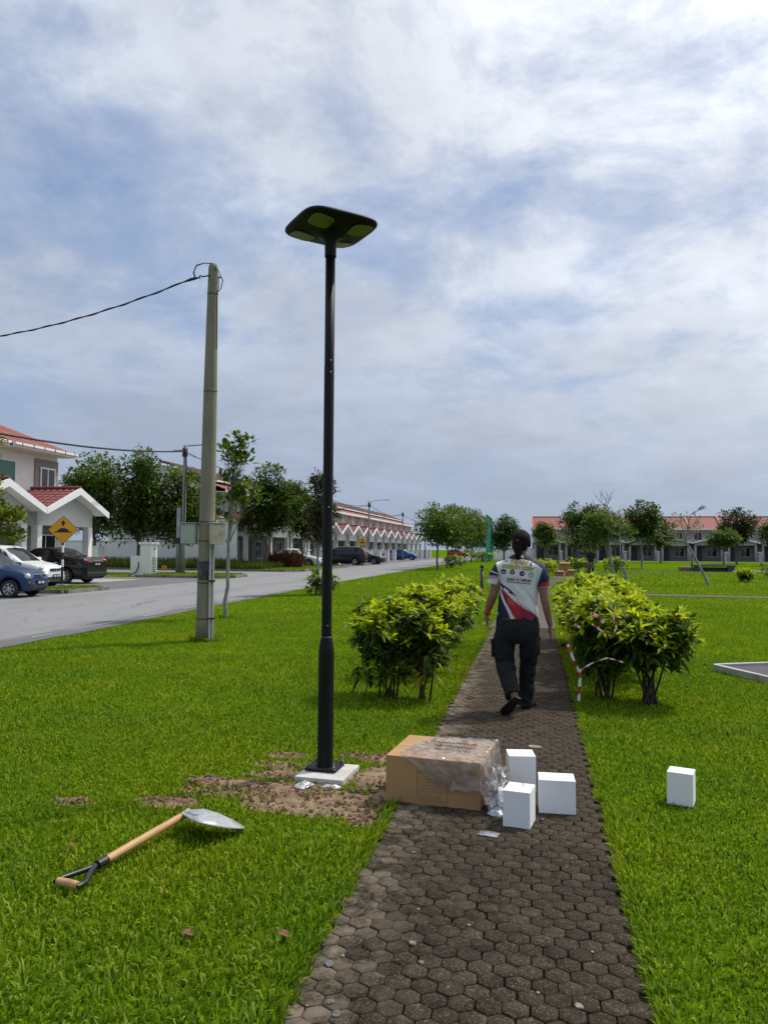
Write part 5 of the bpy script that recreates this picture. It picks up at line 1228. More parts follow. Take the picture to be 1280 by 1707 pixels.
def house(kind, w, seed):
    """terrace unit facing +x: x=0 porch columns, gable roof over the porch, upper storey set back, tiled main roof"""
    rr = random.Random(seed); t = empty('terrace_house'); hw = w / 2
    eave = 5.5; xr = -6.4; zr = 7.3; xu = -2.25
    if kind == 'near': eave = 5.72; xu = -1.75; xr = -6.6; zr = 7.85
    if kind == 'far': eave = 4.75; xr = -6.0; zr = 6.75
    wallm = {'far': GREYWALL, 'near': WHITE, 'row': ROWWALL}[kind]
    yb0, yb1, yr1 = (-hw, 1.83, 2.06) if kind == 'near' else (-hw + .002, hw - .002, hw)
    m = MB(); m.box((xu - 4.0, (yb0 + yb1) / 2, eave / 2), (8.0, yb1 - yb0, eave)); body = m.build('wall', wallm, t)
    # gable ends of the roof volume
    m = MB(); m.prism([(xu + .02, eave), (xr, zr - .08), (xu - 8.0, eave)], (0, yb1 - yb0 - .01, 0), (0, yb0 + .005, 0), (1, 0, 0), (0, 0, 1)); m.build('gable_wall', wallm, t)
    x0 = xu + .75; ev = Vector((xr - x0, 0, zr - (eave + .05)))
    rf = MB(); tm = TILE_RED if kind != 'row' else TILE_RED
    if kind == 'row':
        f1 = .40; tiles(rf, (x0, -hw, eave + .05), (0, 1, 0), ev, w, ev.length * f1, .4, .33, 3)
        roof = rf.build('roof', TILE_RED, t)
        p = Vector((x0, 0, eave + .05)) + ev * (f1 - .06); up_ = .34
        m = MB(); m.box((p.x - .25, 0, p.z + .10), (.5, w - .6, .36)); m.build('clerestory', TILE_DARK, roof)
        m = MB(); tiles(m, (p.x + .28, -hw, p.z + up_ - .10), (0, 1, 0), ev, w, ev.length * (1 - f1) + .32, .4, .33, 3); m.build('upper_roof', TILE_DARK, roof)
        m = MB(); m.box((p.x + .27, 0, p.z + up_ - .16), (.05, w, .13)); m.build('fascia', TRIM, roof)
    else:
        tiles(rf, (x0, -hw, eave + .05), (0, 1, 0), ev, yr1 + hw, ev.length, .36, .30, 4 if kind == 'near' else 2); roof = rf.build('roof', TILE_RED, t)
    bk = Vector((xr - (xu - 8.6), 0, zr - eave)); m = MB(); tiles(m, (xu - 8.6, -hw, eave), (0, 1, 0), bk, yr1 + hw, bk.length, .6, .4, 2); m.build('back_slope', TILE_RED, roof)
    m = MB(); rt = zr + (.30 if kind == 'row' else .05); m.tube([(xr, -hw, rt), (xr, yr1, rt)], .10, 8); m.build('ridge_cap', TILE_DARK if kind == 'row' else TILE_MAROON, roof)
    m = MB(); wc, ww = (yr1 - hw) / 2, yr1 + hw; m.box((x0 + .03, wc, eave - .02), (.06, ww, .2)); m.box((x0 - .34, wc, eave - .10), (.7, ww, .04)); m.build('fascia', TRIM, roof)
    if kind == 'near':
        m = MB(); m.box((x0 + .11, wc, eave + .02), (.11, ww, .10)); m.build('gutter', TRIM, roof)
        for k in range(6):
            m = MB(); m.box((x0 + .171, -hw + .4 + k * .74, eave + .0), (.014, .03, .18)); m.build('gutter_bracket', DARKMETAL, roof)
    if kind == 'far':
        m = MB(); m.prism([(x0 + .05, eave - .25), (x0 + .05, eave + .22), (xr, zr + .28), (xr, zr - .2)], (0, .22, 0), (0, -hw - .11, 0), (1, 0, 0), (0, 0, 1)); m.build('party_wall', pm('salmon_parapet', (.45, .24, .19), .8, var=.1), t)
    # porch gable
    az, ez, ov = (4.0, 3.02, .62) if kind != 'far' else (3.35, 2.75, .45)
    pr = None
    for s in (-1, 1):
        m = MB(); evp = Vector((0, -s * hw, az - ez)); tiles(m, (xu, s * hw, ez), (1, 0, 0), evp, ov - xu, evp.length, .34, .30, 4 if kind == 'near' else 2)
        if pr is None: pr = m.build('porch_roof', TILE_MAROON if kind != 'far' else TILE_RED, t)
        else: m.build('porch_slope', TILE_MAROON if kind != 'far' else TILE_RED, pr)
        bb = MB(); d = {'near': .26, 'row': .19, 'far': .2}[kind]
        bb.prism([(s * (hw - .01), ez - d + .05), (s * (hw - .01), ez + .05), (0.0, az + .05), (0.0, az - d * 1.15 + .05)], (.07, 0, 0), (ov - .02, 0, 0), (0, 1, 0), (0, 0, 1)); bb.build('bargeboard', TRIM, pr)
        sf = MB(); sf.add([(ov - .03, s * hw, ez - .10), (ov - .03, 0, az - .10), (-.1, 0, az - .10), (-.1, s * hw, ez - .10)], [(0, 1, 2, 3)]); sf.build('soffit', WHITE, pr)
    m = MB(); m.tube([(xu, 0, az + .05), (ov + .04, 0, az + .05)], .085, 8); m.build('ridge_cap', TILE_MAROON, pr)
    gw = wallm
    bz = 2.38 if kind == 'near' else 2.35
    m = MB(); hi = hw - .32; zt = ez - .12 + (az - ez) * .32 / hw; m.prism([(-hi, bz), (hi, bz), (hi, zt), (0, az - .14), (-hi, zt)], (.16, 0, 0), (-.16, 0, 0), (0, 1, 0), (0, 0, 1)); m.build('gable_wall', GREYWALL if kind == 'far' else ROWWALL, t)  # duller plaster on the near gable puts its overhang shade into the colour
    for s in (-1, 1):
        m = MB(); m.box((-.13, s * (hi - .16), bz / 2), (.30, .30, bz)); m.build('column', gw, t)
        m = MB(); m.box((-1.0, s * (hi - .10), bz + .12), (2.0, .16, .30)); m.build('beam', gw, t)
    m = MB(); m.box((xu + .06, 0, 1.2), (.10, w - .3, 2.4)); m.build('porch_back_wall', INTER, t)
    m = MB(); m.box((xu + .13, -hw * .45, 1.05), (.06, 1.0, 2.1)); m.build('door', DOORM, t)
    window(t, xu + .10, hw * .38, 1.35, 1.5, 1.4, panes=2, glass=GLASS)
    if kind == 'near':
        m = MB(); m.box((xu + .03, .98, 4.3), (.06, 1.66, 2.2)); m.build('brown_surround', BROWNWALL, t)
        window(t, xu + .05, 1.0, 4.3, 1.08, 1.5, panes=2, fw_=.075); window(t, xu + .01, -1.72, 4.3, 1.15, 1.7, panes=1, glass=TEAL)
    elif kind == 'row':
        window(t, xu, -hw * .48, 4.35, 1.25, 1.45, panes=2, glass=CURT); window(t, xu, hw * .5, 4.35, .75, 1.3, panes=1, glass=TEAL if rr.random() < .0 else CURT)
        m = MB(); m.box((xu + .25, hw - .06, 4.2), (.5, .12, 2.4)); m.build('party_fin', WHITE, t)
        m = MB(); m.box((xu + .12, hw * .1, 3.9), (.3, .8, .5)); m.build('air_conditioner', TRIM, t, bevel=.02)
        m = MB(); m.tube([(x0 - .1, hw - .25, eave - .1), (xu + .08, hw - .25, eave - .5), (xu + .08, hw - .25, 3.2)], .05, 8); m.build('downpipe', TRIM, t)
    else:
        window(t, xu, -hw * .45, 3.75, 1.2, 1.2, panes=2); window(t, xu, hw * .42, 3.75, 1.0, 1.1, panes=2)
        m = MB(); m.box((xu + .12, 0, 3.0), (.24, w, .10)); m.build('ledge', TRIM, t)
    # front pillar with low wall
    if kind != 'near':
        m = MB(); m.box((1.5, hw - .35, .65), (.5, .42, 1.3)); gp_ = m.build('gate_pillar', wallm if kind == 'far' else WHITE, t)
        m = MB(); m.box((1.5, hw - .35, 1.35), (.62, .54, .10)); m.build('cap', TRIM, gp_, bevel=.01)
        m = MB(); m.box((.72, hw - .3, .5), (1.05, .18, 1.0)); m.build('low_wall', GREYWALL, t)
    return t
ORD = ['first', 'second', 'third', 'fourth', 'fifth', 'sixth', 'seventh', 'eighth', 'ninth', 'tenth', 'eleventh', 'twelfth', 'thirteenth', 'fourteenth', 'fifteenth', 'sixteenth', 'seventeenth']
near = house('near', 4.62, 1); near.location = (-19.92, 30.1, 0); tag(near, 'white two-storey end house with maroon gabled porch behind the parked cars', 'house', 'houses of the near left block')
n2 = copy_tree(near); n2.location.y -= 4.63; n2['label'] = 'white house cut by the left edge with a teal upper window'
rowp = house('row', 4.94, 2)
for i in range(17):
    h = rowp if i == 0 else copy_tree(rowp)
    h.location = (-19.5, 52.55 + 4.95 * i, 0)
    tag(h, '%s terrace house from the near end of the long left row' % ORD[i], 'house', 'terrace houses of the long left row')
farp = house('far', 4.62, 3)
for i in range(10):
    h = farp if i == 0 else copy_tree(farp)
    h.location = (2.0 + 4.63 * i, 120.0, 0); h.rotation_euler = (0, 0, R(-90))
    tag(h, '%s red-roofed terrace house from the left across the field' % ORD[i], 'house', 'red-roofed terrace houses across the field')
# side porch and boundary walls of the long row's near end, facing the side road
def block(name, c, d, mat, label, cat, group=None, cap=None, bevel=0.0):
    t = empty(name, (c[0], c[1], 0), 0, label, cat, group); m = MB(); m.box((0, 0, d[2] / 2), d); m.build('wall_body', mat, t, bevel=bevel)
    if cap: m = MB(); m.box((0, 0, d[2] + cap / 2), (d[0] + .10, d[1] + .10, cap)); m.build('coping', TRIM, t, bevel=.01)
    return t
block('boundary_wall', (-26.5, 49.85, 0), (13.0, .18, 1.9), WHITE, 'long pale grey boundary wall at the near end of the terrace row', 'wall', None, .08)
block('porch_side_wall', (-20.6, 49.75, 0), (1.3, .22, 3.45), WHITE, 'tall narrow white porch wall at the corner of the terrace row', 'wall')
block('utility_cabinet', (-24.6, 40.0, 0), (.75, .7, 1.5), WHITE, 'white cabinet with a small dark window under the trees', 'cabinet', None, .06)
def gate_pillar():
    t = empty('gate_pillar', (-19.75, 37.0, 0), 0, 'white letterbox pillar with louvred front at the corner of the side road', 'gate pillar')
    m = MB(); m.box((.06, 0, .82), (.62, .66, 1.64)); m.build('pillar', WHITE, t, bevel=.01)
    m = MB(); m.box((.06, 0, 1.70), (.76, .80, .12)); m.build('cap', TRIM, t, bevel=.015)
    m = MB(); m.box((-.52, -.05, .52), (.54, .5, 1.04)); m.build('low_wall', WHITE, t, bevel=.01)
    m = MB(); m.box((.376, 0, .56), (.02, .44, .90)); m.build('louvre_recess', pm('grey_recess', (.22, .21, .20), .8), t)
    for k in range(8):
        m = MB(); m.box((.392, 0, .17 + k * .112), (.05, .43, .05), rot=Matrix.Rotation(R(30), 3, 'Y')); m.build('slat', TRIM, t)
    m = MB(); m.box((.385, .05, 1.42), (.03, .16, .06)); m.build('letter_slot', DARKMETAL, t)
    m = MB(); m.tube([(-.35, -.31, .75), (-.32, -.33, .5), (-.45, -.36, .2), (-.8, -.45, .04)], .025, 6); m.build('hose', DARKMETAL, t)
gate_pillar()

# ------------------------------------------------------------------ cars
def paint(name, col, rough=.28, flake=.06):
    return pm(name, col, rough, var=flake, scale=3, spec=.5, coat=.15, dirt=tuple(min(1, c * .85 + .003) for c in col), dirt_amt=.3, dscale=2.0)
LAMPG = pm('headlamp_glass', (.62, .65, .66), .12, metal=.4, var=.2, scale=25); TAILR = pm('tail_lamp_red', (.38, .012, .018), .15, var=.2, scale=20); AMBER = pm('amber_lamp', (.6, .15, .02), .2)
BLACKP = pm('black_trim', (.018, .018, .019), .55, var=.1); PLATE = pm('black_plate', (.012, .012, .012), .4); PLT = pm('plate_marks', (.7, .7, .7), .5); CARGLASS = glassmat('tinted_car_glass', (.012, .014, .016), .05)
def car(label, spec, colm, loc, rz, group='parked cars', plate=('f', 'r'), roofm=None):
    """body lofted from section curves with real wheel arches; heading +x"""
    L_, Wd = spec['L'], spec['W']; t = empty('car', loc, rz, label, 'car', group)
    X = np.linspace(-L_ / 2, L_ / 2, 90); hx = L_ / 2
    f = lambda pts: np.interp(X, [p[0] * hx for p in pts], [p[1] for p in pts])
    sm = lambda a, k=3: np.convolve(np.pad(a, k, 'edge'), np.ones(2 * k + 1) / (2 * k + 1), 'valid')
    belt = sm(f(spec['belt'])); roof = sm(f(spec['roof']), 2); under = f([(-1, .30), (-.93, .22), (.92, .20), (1, .26)])
    hw = f(spec.get('plan', [(-1, .80), (-.96, .92), (-.8, .985), (0, 1), (.7, .975), (.9, .90), (.97, .78), (1, .62)])) * Wd / 2; hw = sm(hw, 2)
    rw = spec['wheel']; arches = [(-spec['wb'][0], rw), (spec['wb'][1], rw)]
    low = under.copy()
    for xc, r in arches:
        d = (r + .065) ** 2 - (X - xc) ** 2; low = np.where(d > 0, np.maximum(low, r + np.sqrt(np.maximum(d, 0)) - .0), low)
    tum = spec.get('tumble', .80); G = []
    for i, x in enumerate(X):
        b_, rf, lo_, h = belt[i], max(roof[i], belt[i] + .012), low[i], hw[i]; g = min(1, (rf - b_) / .35)
        mid = max(lo_ + .02, .55 * b_ + .12); hb = h * (.955 - .0); hr = h * (tum * g + .93 * (1 - g)); sec = [(h * .86, lo_), (h * .985, lo_ + .03), (h, max(mid, lo_ + .04)), (h * .985, max(b_ - .10, lo_ + .05)), (hb, b_), (hb - (hb - hr) * .5, b_ + (rf - b_) * .5), (hr, rf - .055 * g - .004), (hr * .86, rf - .012 * g), (hr * .45, rf), (0, rf + .006)]
        row = [(x, -y, z) for y, z in sec] + [(x, y, z) for y, z in sec[-2::-1]]; G.append(row)
    m = MB(); m.sheet(G, True)
    for r in (G[0], G[-1]): m.add(r, [tuple(range(len(r)))])
    body = m.build('body', colm, t)
    # underside
    m = MB(); m.box((0, 0, .27), (L_ * .93, Wd * .72, .16)); m.box((0, 0, .42), (L_ * .80, Wd * .55, .30)); m.build('underbody', BLACKP, t)
    yb = lambda x: float(np.interp(x, X, hw)) * .955; zb = lambda x: float(np.interp(x, X, belt)); zr = lambda x: float(np.interp(x, X, roof))
    def hr_(x):
        g = min(1, max(0, (zr(x) - zb(x)) / .35)); return float(np.interp(x, X, hw)) * (tum * g + .93 * (1 - g))
    def onside(x, k, s, o=.006):
        y = yb(x) + (hr_(x) - yb(x)) * k; return Vector((x, s * (y + o), zb(x) + (max(zr(x), zb(x) + .012) - .055 - zb(x)) * k + .002))
    # side windows
    for s in (-1, 1):
        for x0, x1, a0, a1 in spec['side']:
            G2 = []; n_ = 7
            for k in (.07, .35, .65, .93):
                xa = x0 + (a0 - x0) * k; xb = x1 + (a1 - x1) * k; G2.append([onside((xa + (xb - xa) * q / n_) * hx, k, s) for q in range(n_ + 1)])
            m = MB(); m.sheet(G2, True); m.build('side_window', CARGLASS, t)
        for xd in spec.get('doors', (.02,)):
            m = MB(); x = xd * hx; P = [Vector((x, s * (float(np.interp(x, X, hw)) * k + .003), z)) for k, z in ((.987, .34), (1.0, .55), (.985, zb(x) - .1), (.957, zb(x)))]; m.tube(P, .005, 5); m.build('door_gap', BLACKP, t)
            m = MB(); m.box((x - .16 * hx, s * (float(np.interp(x, X, hw)) * .985 + .010), zb(x) - .12), (.16, .022, .03)); m.build('door_handle', spec.get('handle', colm), t, bevel=.005)
        xm = spec['mirror'] * hx; m = MB(); m.box((xm, s * (yb(xm) + .11), zb(xm) + .09), (.10, .20, .13)); m.build('door_mirror', colm, t, bevel=.03)
    # windscreen and rear window: between cowl line and roof line, wrapped across
    for nm, (x0, x1) in (('windscreen', spec['ws']), ('rear_window', spec['rw'])):
        G2 = []
        for k in np.linspace(.08, .93, 7):
            x = (x0 + (x1 - x0) * k) * hx; wv = hr_(x) * .90; row = []
            for q in np.linspace(-1, 1, 9): row.append(Vector((x + (.012 if x0 > 0 else -.012), q * wv, max(zr(x), zb(x)) + .008 - (.012 if abs(q) > .9 else 0) * 1.0 - .02 * abs(q) ** 3)))
            G2.append(row)
        m = MB(); m.sheet(G2, True); m.build(nm, CARGLASS, t)
    # wheels
    for xc, r in arches:
        for s in (-1, 1):
            wt = empty('wheel', (xc, s * (Wd / 2 - .105), r)); wt.parent = t; wt.rotation_euler = (R(90) * (1 if s < 0 else -1), 0, 0)
            m = MB(); m.lathe([(r * .62, -.085), (r * .93, -.09), (r, -.065), (r, .065), (r * .93, .09), (r * .66, .085), (r * .62, .07)], n=24); m.build('tyre', RUBBER, wt)
            m = MB(); m.lathe([(r * .62, .02), (r * .64, .083), (r * .60, .080), (r * .57, .03), (r * .10, .045)], n=24)
            for k in range(7):
                a = 2 * math.pi * k / 7; m.box((math.cos(a) * r * .34, math.sin(a) * r * .34, .068), (r * .52, .034, .022), a)
            m.lathe([(r * .13, .05), (r * .13, .082), (r * .08, .086)], n=12); m.build('rim', spec.get('rimm', ALLOY), wt)
    # front: lamps, grille, bumper, plate
    F_ = hx; fz = spec['fz']
    for s in (-1, 1):
        m = MB(); lw, lh, ly, lz, lxo = spec['lamp']; ball(m, (F_ - lxo, s * ly, lz), (.09, lw, lh), Matrix.Rotation(s * -.35, 3, 'Z')); m.build('headlight', LAMPG, t)
        m = MB(); m.box((F_ - .05, s * (ly - .02), lz - .19), (.05, .14, .045), s * -.3); m.build('indicator', AMBER if spec.get('amber') else BLACKP, t, bevel=.01)
        tw, th, ty, tz, txo = spec['tail']; m = MB(); ball(m, (-F_ + txo, s * ty, tz), (.10, tw, th), Matrix.Rotation(s * .45, 3, 'Z')); m.build('tail_light', TAILR, t)
    m = MB(); m.box((F_ - .008, 0, fz), (.05, Wd * .42, spec.get('gh', .10))); gr = m.build('grille', BLACKP, t, bevel=.015)
    m = MB(); m.box((F_ + .012, 0, fz + spec.get('gh', .10) * .5), (.03, Wd * .44, .018)); m.box((F_ + .02, 0, fz), (.02, .07, .05)); m.build('chrome_bar', CHROME, gr, bevel=.006)
    m = MB(); m.box((F_ - .012, 0, .34), (.06, Wd * .60, .14)); m.build('bumper_intake', BLACKP, t, bevel=.02)
    m = MB(); m.box((-F_ + .02, 0, .42), (.08, Wd * .78, .10)); m.build('rear_bumper_trim', BLACKP, t, bevel=.02)
    for d, x, z in (('f', F_ + .028, .44), ('r', -F_ - .008, spec.get('pz', .70))):
        s = 1 if d == 'f' else -1; m = MB(); m.box((x, 0, z), (.016, .42, .115)); p = m.build('number_plate', PLATE, t)
        for k in range(7):
            if k == 3: continue
            m = MB(); m.box((x + s * .0095, -.15 + k * .05, z), (.003, .030, .062)); m.build('plate_mark', PLT, p)
    m = MB(); m.box((-F_ - .0, 0, spec.get('pz', .70) + .115), (.03, .55, .035)); m.build('boot_garnish', CHROME if spec.get('chrome') else colm, t, bevel=.008)
    return t
S_HATCH = dict(L=3.45, W=1.46, wheel=.26, wb=(1.12, 1.16), belt=[(-1, .70), (-.97, .80), (-.5, .86), (.35, .86), (.48, .85), (.75, .79), (.93, .70), (.985, .58), (1, .46)],
               roof=[(-1, .72), (-.97, .84), (-.90, 1.26), (-.78, 1.36), (-.4, 1.42), (.0, 1.41), (.14, 1.36), (.49, .87), (.75, .80), (.93, .71), (1, .47)],
               side=[(-.80, -.36, -.72, -.36), (-.33, .42, -.33, .13)], ws=(.50, .13), rw=(-.965, -.86), doors=(-.345,), mirror=.36, lamp=(.105, .085, .53, .635, .11), tail=(.06, .16, .58, .80, .06), fz=.64, gh=.075, amber=True, pz=.6)
S_MYVI = dict(L=3.75, W=1.66, wheel=.29, wb=(1.22, 1.25), belt=[(-1, .80), (-.97, .92), (-.4, .97), (.30, .95), (.42, .94), (.70, .88), (.90, .76), (.97, .62), (1, .50)],
              roof=[(-1, .82), (-.97, .96), (-.90, 1.40), (-.75, 1.50), (-.3, 1.545), (.0, 1.52), (.10, 1.47), (.50, .95), (.70, .885), (.90, .77), (1, .51)],
              side=[(-.82, -.36, -.76, -.38), (-.33, .30, -.34, .06), (.32, .43, .09, .16)], ws=(.52, .09), rw=(-.965, -.86), doors=(-.34, .30), mirror=.34, lamp=(.15, .085, .60, .72, .20), tail=(.06, .22, .66, .95, .07), fz=.66, gh=.09)
S_SEDAN = dict(L=4.37, W=1.73, wheel=.31, wb=(1.25, 1.30), belt=[(-1, .78), (-.975, .98), (-.80, 1.02), (-.5, 1.0), (.28, .95), (.42, .93), (.70, .86), (.90, .74), (.97, .62), (1, .50)],
               roof=[(-1, .80), (-.975, 1.0), (-.92, 1.06), (-.66, 1.08), (-.58, 1.14), (-.34, 1.40), (-.14, 1.475), (.05, 1.47), (.14, 1.43), (.48, .94), (.70, .87), (.90, .75), (1, .51)],
               side=[(-.52, -.25, -.36, -.24), (-.22, .10, -.22, .07), (.12, .40, .09, .17)], ws=(.49, .12), rw=(-.66, -.33), doors=(-.235, .11, .40), mirror=.33, lamp=(.16, .07, .62, .70, .20), tail=(.17, .085, .60, .93, .10), fz=.66, gh=.09, chrome=True, pz=.80, handle=CHROME)
S_MPV = dict(L=4.70, W=1.78, wheel=.32, wb=(1.42, 1.36), belt=[(-1, .86), (-.97, 1.0), (-.4, 1.03), (.34, .99), (.48, .98), (.72, .92), (.91, .80), (.98, .62), (1, .50)],
             roof=[(-1, .88), (-.97, 1.06), (-.92, 1.56), (-.80, 1.66), (-.3, 1.71), (.05, 1.68), (.16, 1.62), (.52, .99), (.72, .93), (.91, .81), (1, .51)],
             side=[(-.87, -.50, -.83, -.50), (-.47, -.10, -.47, -.10), (-.07, .28, -.07, .10), (.30, .46, .13, .22)], ws=(.53, .15), rw=(-.965, -.89), doors=(-.485, -.085, .28), mirror=.38, lamp=(.16, .08, .62, .76, .20), tail=(.07, .20, .70, 1.02, .07), fz=.70, gh=.11, pz=.75)
car('small dark blue hatchback parked nose out at the left edge', S_HATCH, paint('dark_blue_paint', (.006, .034, .11)), (-16.15, 20.35, 0), R(8))
car('white hatchback parked between the blue hatchback and the black sedan', S_MYVI, paint('white_paint_car', (.72, .73, .74), .25), (-18.95, 25.15, 0), R(3))
car('black sedan with red tail lights reversed out of the house porch', S_SEDAN, paint('black_paint', (.006, .006, .007), .14), (-19.75, 28.75, 0), R(180))
car('black people carrier parked by the road behind the lamp post', S_MPV, paint('black_paint_dull', (.007, .008, .011), .25), (-17.3, 68.3, 0), R(183))
car('dark grey car right behind the black people carrier', S_SEDAN, paint('charcoal_paint', (.02, .022, .025), .3), (-16.3, 73.0, 0), R(-4))
car('small blue car in front of a gate further down the left row', S_MYVI, paint('bright_blue_paint', (.02, .085, .33)), (-17.6, 104.0, 0), R(0))
car('white car with its nose between the thin street trees', S_SEDAN, paint('white_paint_far', (.70, .71, .72), .3), (-18.3, 57.6, 0), R(2))
car('red car at the far end of the left row', S_MYVI, paint('red_paint', (.33, .012, .02), .3), (-14.2, 147.0, 0), R(0))

# ------------------------------------------------------------------ street furniture
YELLOW = pm('sign_yellow', (.78, .36, .012), .45, var=.04, scale=8, dirt=(.55, .26, .02), dirt_amt=.3)
def bump_sign(loc, label, rz, z0, post=True):
    t = empty('road_sign', loc, rz, label, 'road sign', 'diamond speed bump warning signs'); s = .33; rd = .03
    def dia(r, y0, y1, nm, mt):
        m = MB(); P = []
        for cx, cz in ((0, -1), (1, 0), (0, 1), (-1, 0)):
            a0 = math.atan2(cz, cx)
            for k in (-1, 0, 1): P.append((cx * (r - rd) + math.cos(a0 + k * .7) * rd, cz * (r - rd) + math.sin(a0 + k * .7) * rd + z0))
        m.prism(P, (0, y1 - y0, 0), (0, y0, 0), (1, 0, 0), (0, 0, 1)); return m.build(nm, mt, t)
    dia(s * 1.42, -.012, .0, 'border', BLACKP); dia(s * 1.36, -.0145, -.0125, 'sign_face', YELLOW)
    m = MB(); pts = [(-.27, -.09), (.27, -.09), (.27, -.055), (.19, -.05)] + [(.17 * math.cos(a), -.05 + .11 * math.sin(a)) for a in [i * math.pi / 12 for i in range(1, 12)]] + [(-.19, -.05), (-.27, -.055)]
    m.prism([(x, z + z0) for x, z in pts], (0, .003, 0), (0, -.019, 0), (1, 0, 0), (0, 0, 1)); m.build('bump_symbol', BLACKP, t)
    m = MB(); m.prism([(x, z + z0 + .22) for x, z in ((-.035, -.08), (.035, -.08), (.035, .0), (.085, .0), (0, .11), (-.085, .0), (-.035, .0))], (0, .003, 0), (0, -.019, 0), (1, 0, 0), (0, 0, 1)); m.build('arrow_symbol', BLACKP, t)
    for k in range(9):
        h = (z0 + .2) / 9; m = MB(); m.tube([(0, .035, k * h), (0, .035, (k + 1) * h)], .042, 12); m.build('post_band', TRIM if k in (3, 5, 7) and post else BLACKP, t)
    m = MB(); m.box((0, .035, .06), (.28, .28, .14)); m.build('footing', CONC, t)
bump_sign((-15.6, 23.4, .10), 'yellow diamond speed bump sign on a striped post beside the white hatchback', R(28), 1.97)
bump_sign((-15.4, 68.6, .0), 'distant yellow diamond speed bump sign behind the black people carrier', R(12), 2.1)
GALV = pm('grey_pole_steel', (.26, .27, .28), .55, metal=.2, var=.12, scale=3, dirt=(.15, .14, .13), dirt_amt=.5)
def street_pole(loc, h, label, lamp=0, pipe=False, arms=True):
    t = empty('street_pole', loc, 0, label, 'utility pole', 'grey street poles along the left houses')
    m = MB(); m.lathe([(.115, 0), (.105, h * .3), (.085, h * .8), (.075, h), (.02, h + .02)], n=14); m.build('pole', GALV, t)
    if pipe:
        m = MB(); m.lathe([(.11, 0), (.11, 3.5), (.02, 3.52)], (-.26, -.05, 0), n=14); m.build('cable_duct', GALV, t)
        m = MB(); m.box((-.13, -.12, 1.75), (.55, .08, .3)); m.build('duct_clamp', DARKMETAL, t)
        m = MB(); m.tube([(.06, -.08, h - .2), (.15, -.1, h - 1.2), (.09, -.12, h - 2.5), (.10, -.12, 2.0)], .035, 6); m.build('riser_cable', DARKMETAL, t)
        m = MB(); m.tube([(0, 0, h - .05), (1.1, .1, h + .02)], .035, 8); m.tube([(.15, 0, h - .5), (.8, .1, h - .75)], .012, 6); m.box((-.35, 0, h - .28), (.6, .06, .05)); m.build('crossarm', GALV, t)
    if lamp:
        m = MB(); m.tube([(0, 0, h - .15), (.5, 0, h + .02), (1.6, 0, h + .12)], .03, 8); m.build('lamp_arm', GALV, t)
        m = MB(); ball(m, (1.85, 0, h + .13), (.36, .12, .055)); m.build('lamp_head', pm('grey_lamp', (.3, .31, .32), .4), t)
    m = MB(); m.lathe([(.14, h - .62), (.14, h - .15)], n=10); m.build('terminal_box', DARKMETAL, t)
POLES = [(-18.2, 37.9, 6.95), (-16.8, 58.0, 6.4), (-16.8, 78.0, 6.45), (-16.8, 98.8, 6.4), (-16.8, 120.0, 6.4)]
street_pole((-18.2, 37.9, .1), 6.85, 'grey street pole with a second short duct on the corner verge', pipe=True)
street_pole((-16.8, 58.0, 0), 6.4, 'street pole half hidden among the trees left of the lamp post')
street_pole((-16.8, 78.0, 0), 6.45, 'street pole with a lamp arm above the black people carrier', lamp=1)
street_pole((-16.8, 98.8, 0), 6.4, 'street pole beside the small blue car'); street_pole((-16.8, 120.0, 0), 6.4, 'farthest street pole in front of the left row')
wire('power_cable', (-18.4, 37.9, 6.62), (-16.9, 14.0, 5.2), .5, .04, 'thick black cable crossing in front of the near house roof', 20)
for i in range(4):
    a, b = POLES[i], POLES[i + 1]
    wire('power_cable', (a[0], a[1], a[2] - .35), (b[0], b[1], b[2] - .35), .55, .022, ['cable from the corner pole into the trees', 'cable between the trees and the lamp-arm pole', 'cable from the lamp-arm pole towards the blue car', 'farthest cable along the left row'][i], 14)
    if i > 0: wire('service_cable', (a[0], a[1], a[2] - .45), (-21.4, a[1] - 7, 5.3), .15, .02, ['service cable from the tree-hidden pole to the terrace', 'service cable from the lamp-arm pole to the terrace', 'service cable from the pole by the blue car to the terrace'][i - 1], 8)
def marker(loc):
    t = empty('hydrant_marker', loc, R(20), 'small yellow hydrant marker on the corner verge', 'marker')
    for s in (-1, 1): m = MB(); m.box((s * .17, 0, .3), (.05, .05, .6)); m.build('post', YELLOW, t)
    t.scale = (.6, .6, .6)
    m = MB(); m.box((0, -.01, .62), (.40, .04, .26)); m.build('plate', YELLOW, t); m = MB(); m.box((0, -.032, .62), (.12, .004, .14)); m.build('symbol', BLACKP, t)
marker((-18.9, 37.2, .1))
def bollard(loc, h, label, base=None):
    t = empty('bollard_light', loc, 0, label, 'bollard', 'black path bollards')
    m = MB(); m.lathe([(.075, 0), (.07, .03), (.062, .05), (.062, h * .72)], n=16); m.build('shaft', DARKMETAL, t)
    m = MB(); m.lathe([(.05, h * .72), (.05, h * .86)], n=16); m.build('lens', pm('smoky_lens', (.05, .06, .05), .3), t)
    m = MB(); m.lathe([(.064, h * .86), (.064, h * .93), (.035, h * .985), (.01, h)], n=16); m.build('cap', DARKMETAL, t)
    if base: m = MB(); m.box((0, 0, base / 2 - .02), (1.7, 1.0, base)); m.build('plinth', pm('brown_stone', (.20, .13, .10), .85, var=.2, scale=4), t, bevel=.02)
bollard((-1.86, 28.2, 0), .97, 'black bollard light on the lawn left of the walking person')
bollard((11.5, 60.5, .3), .95, 'black bollard light on a low stone plinth across the right lawn', .01)
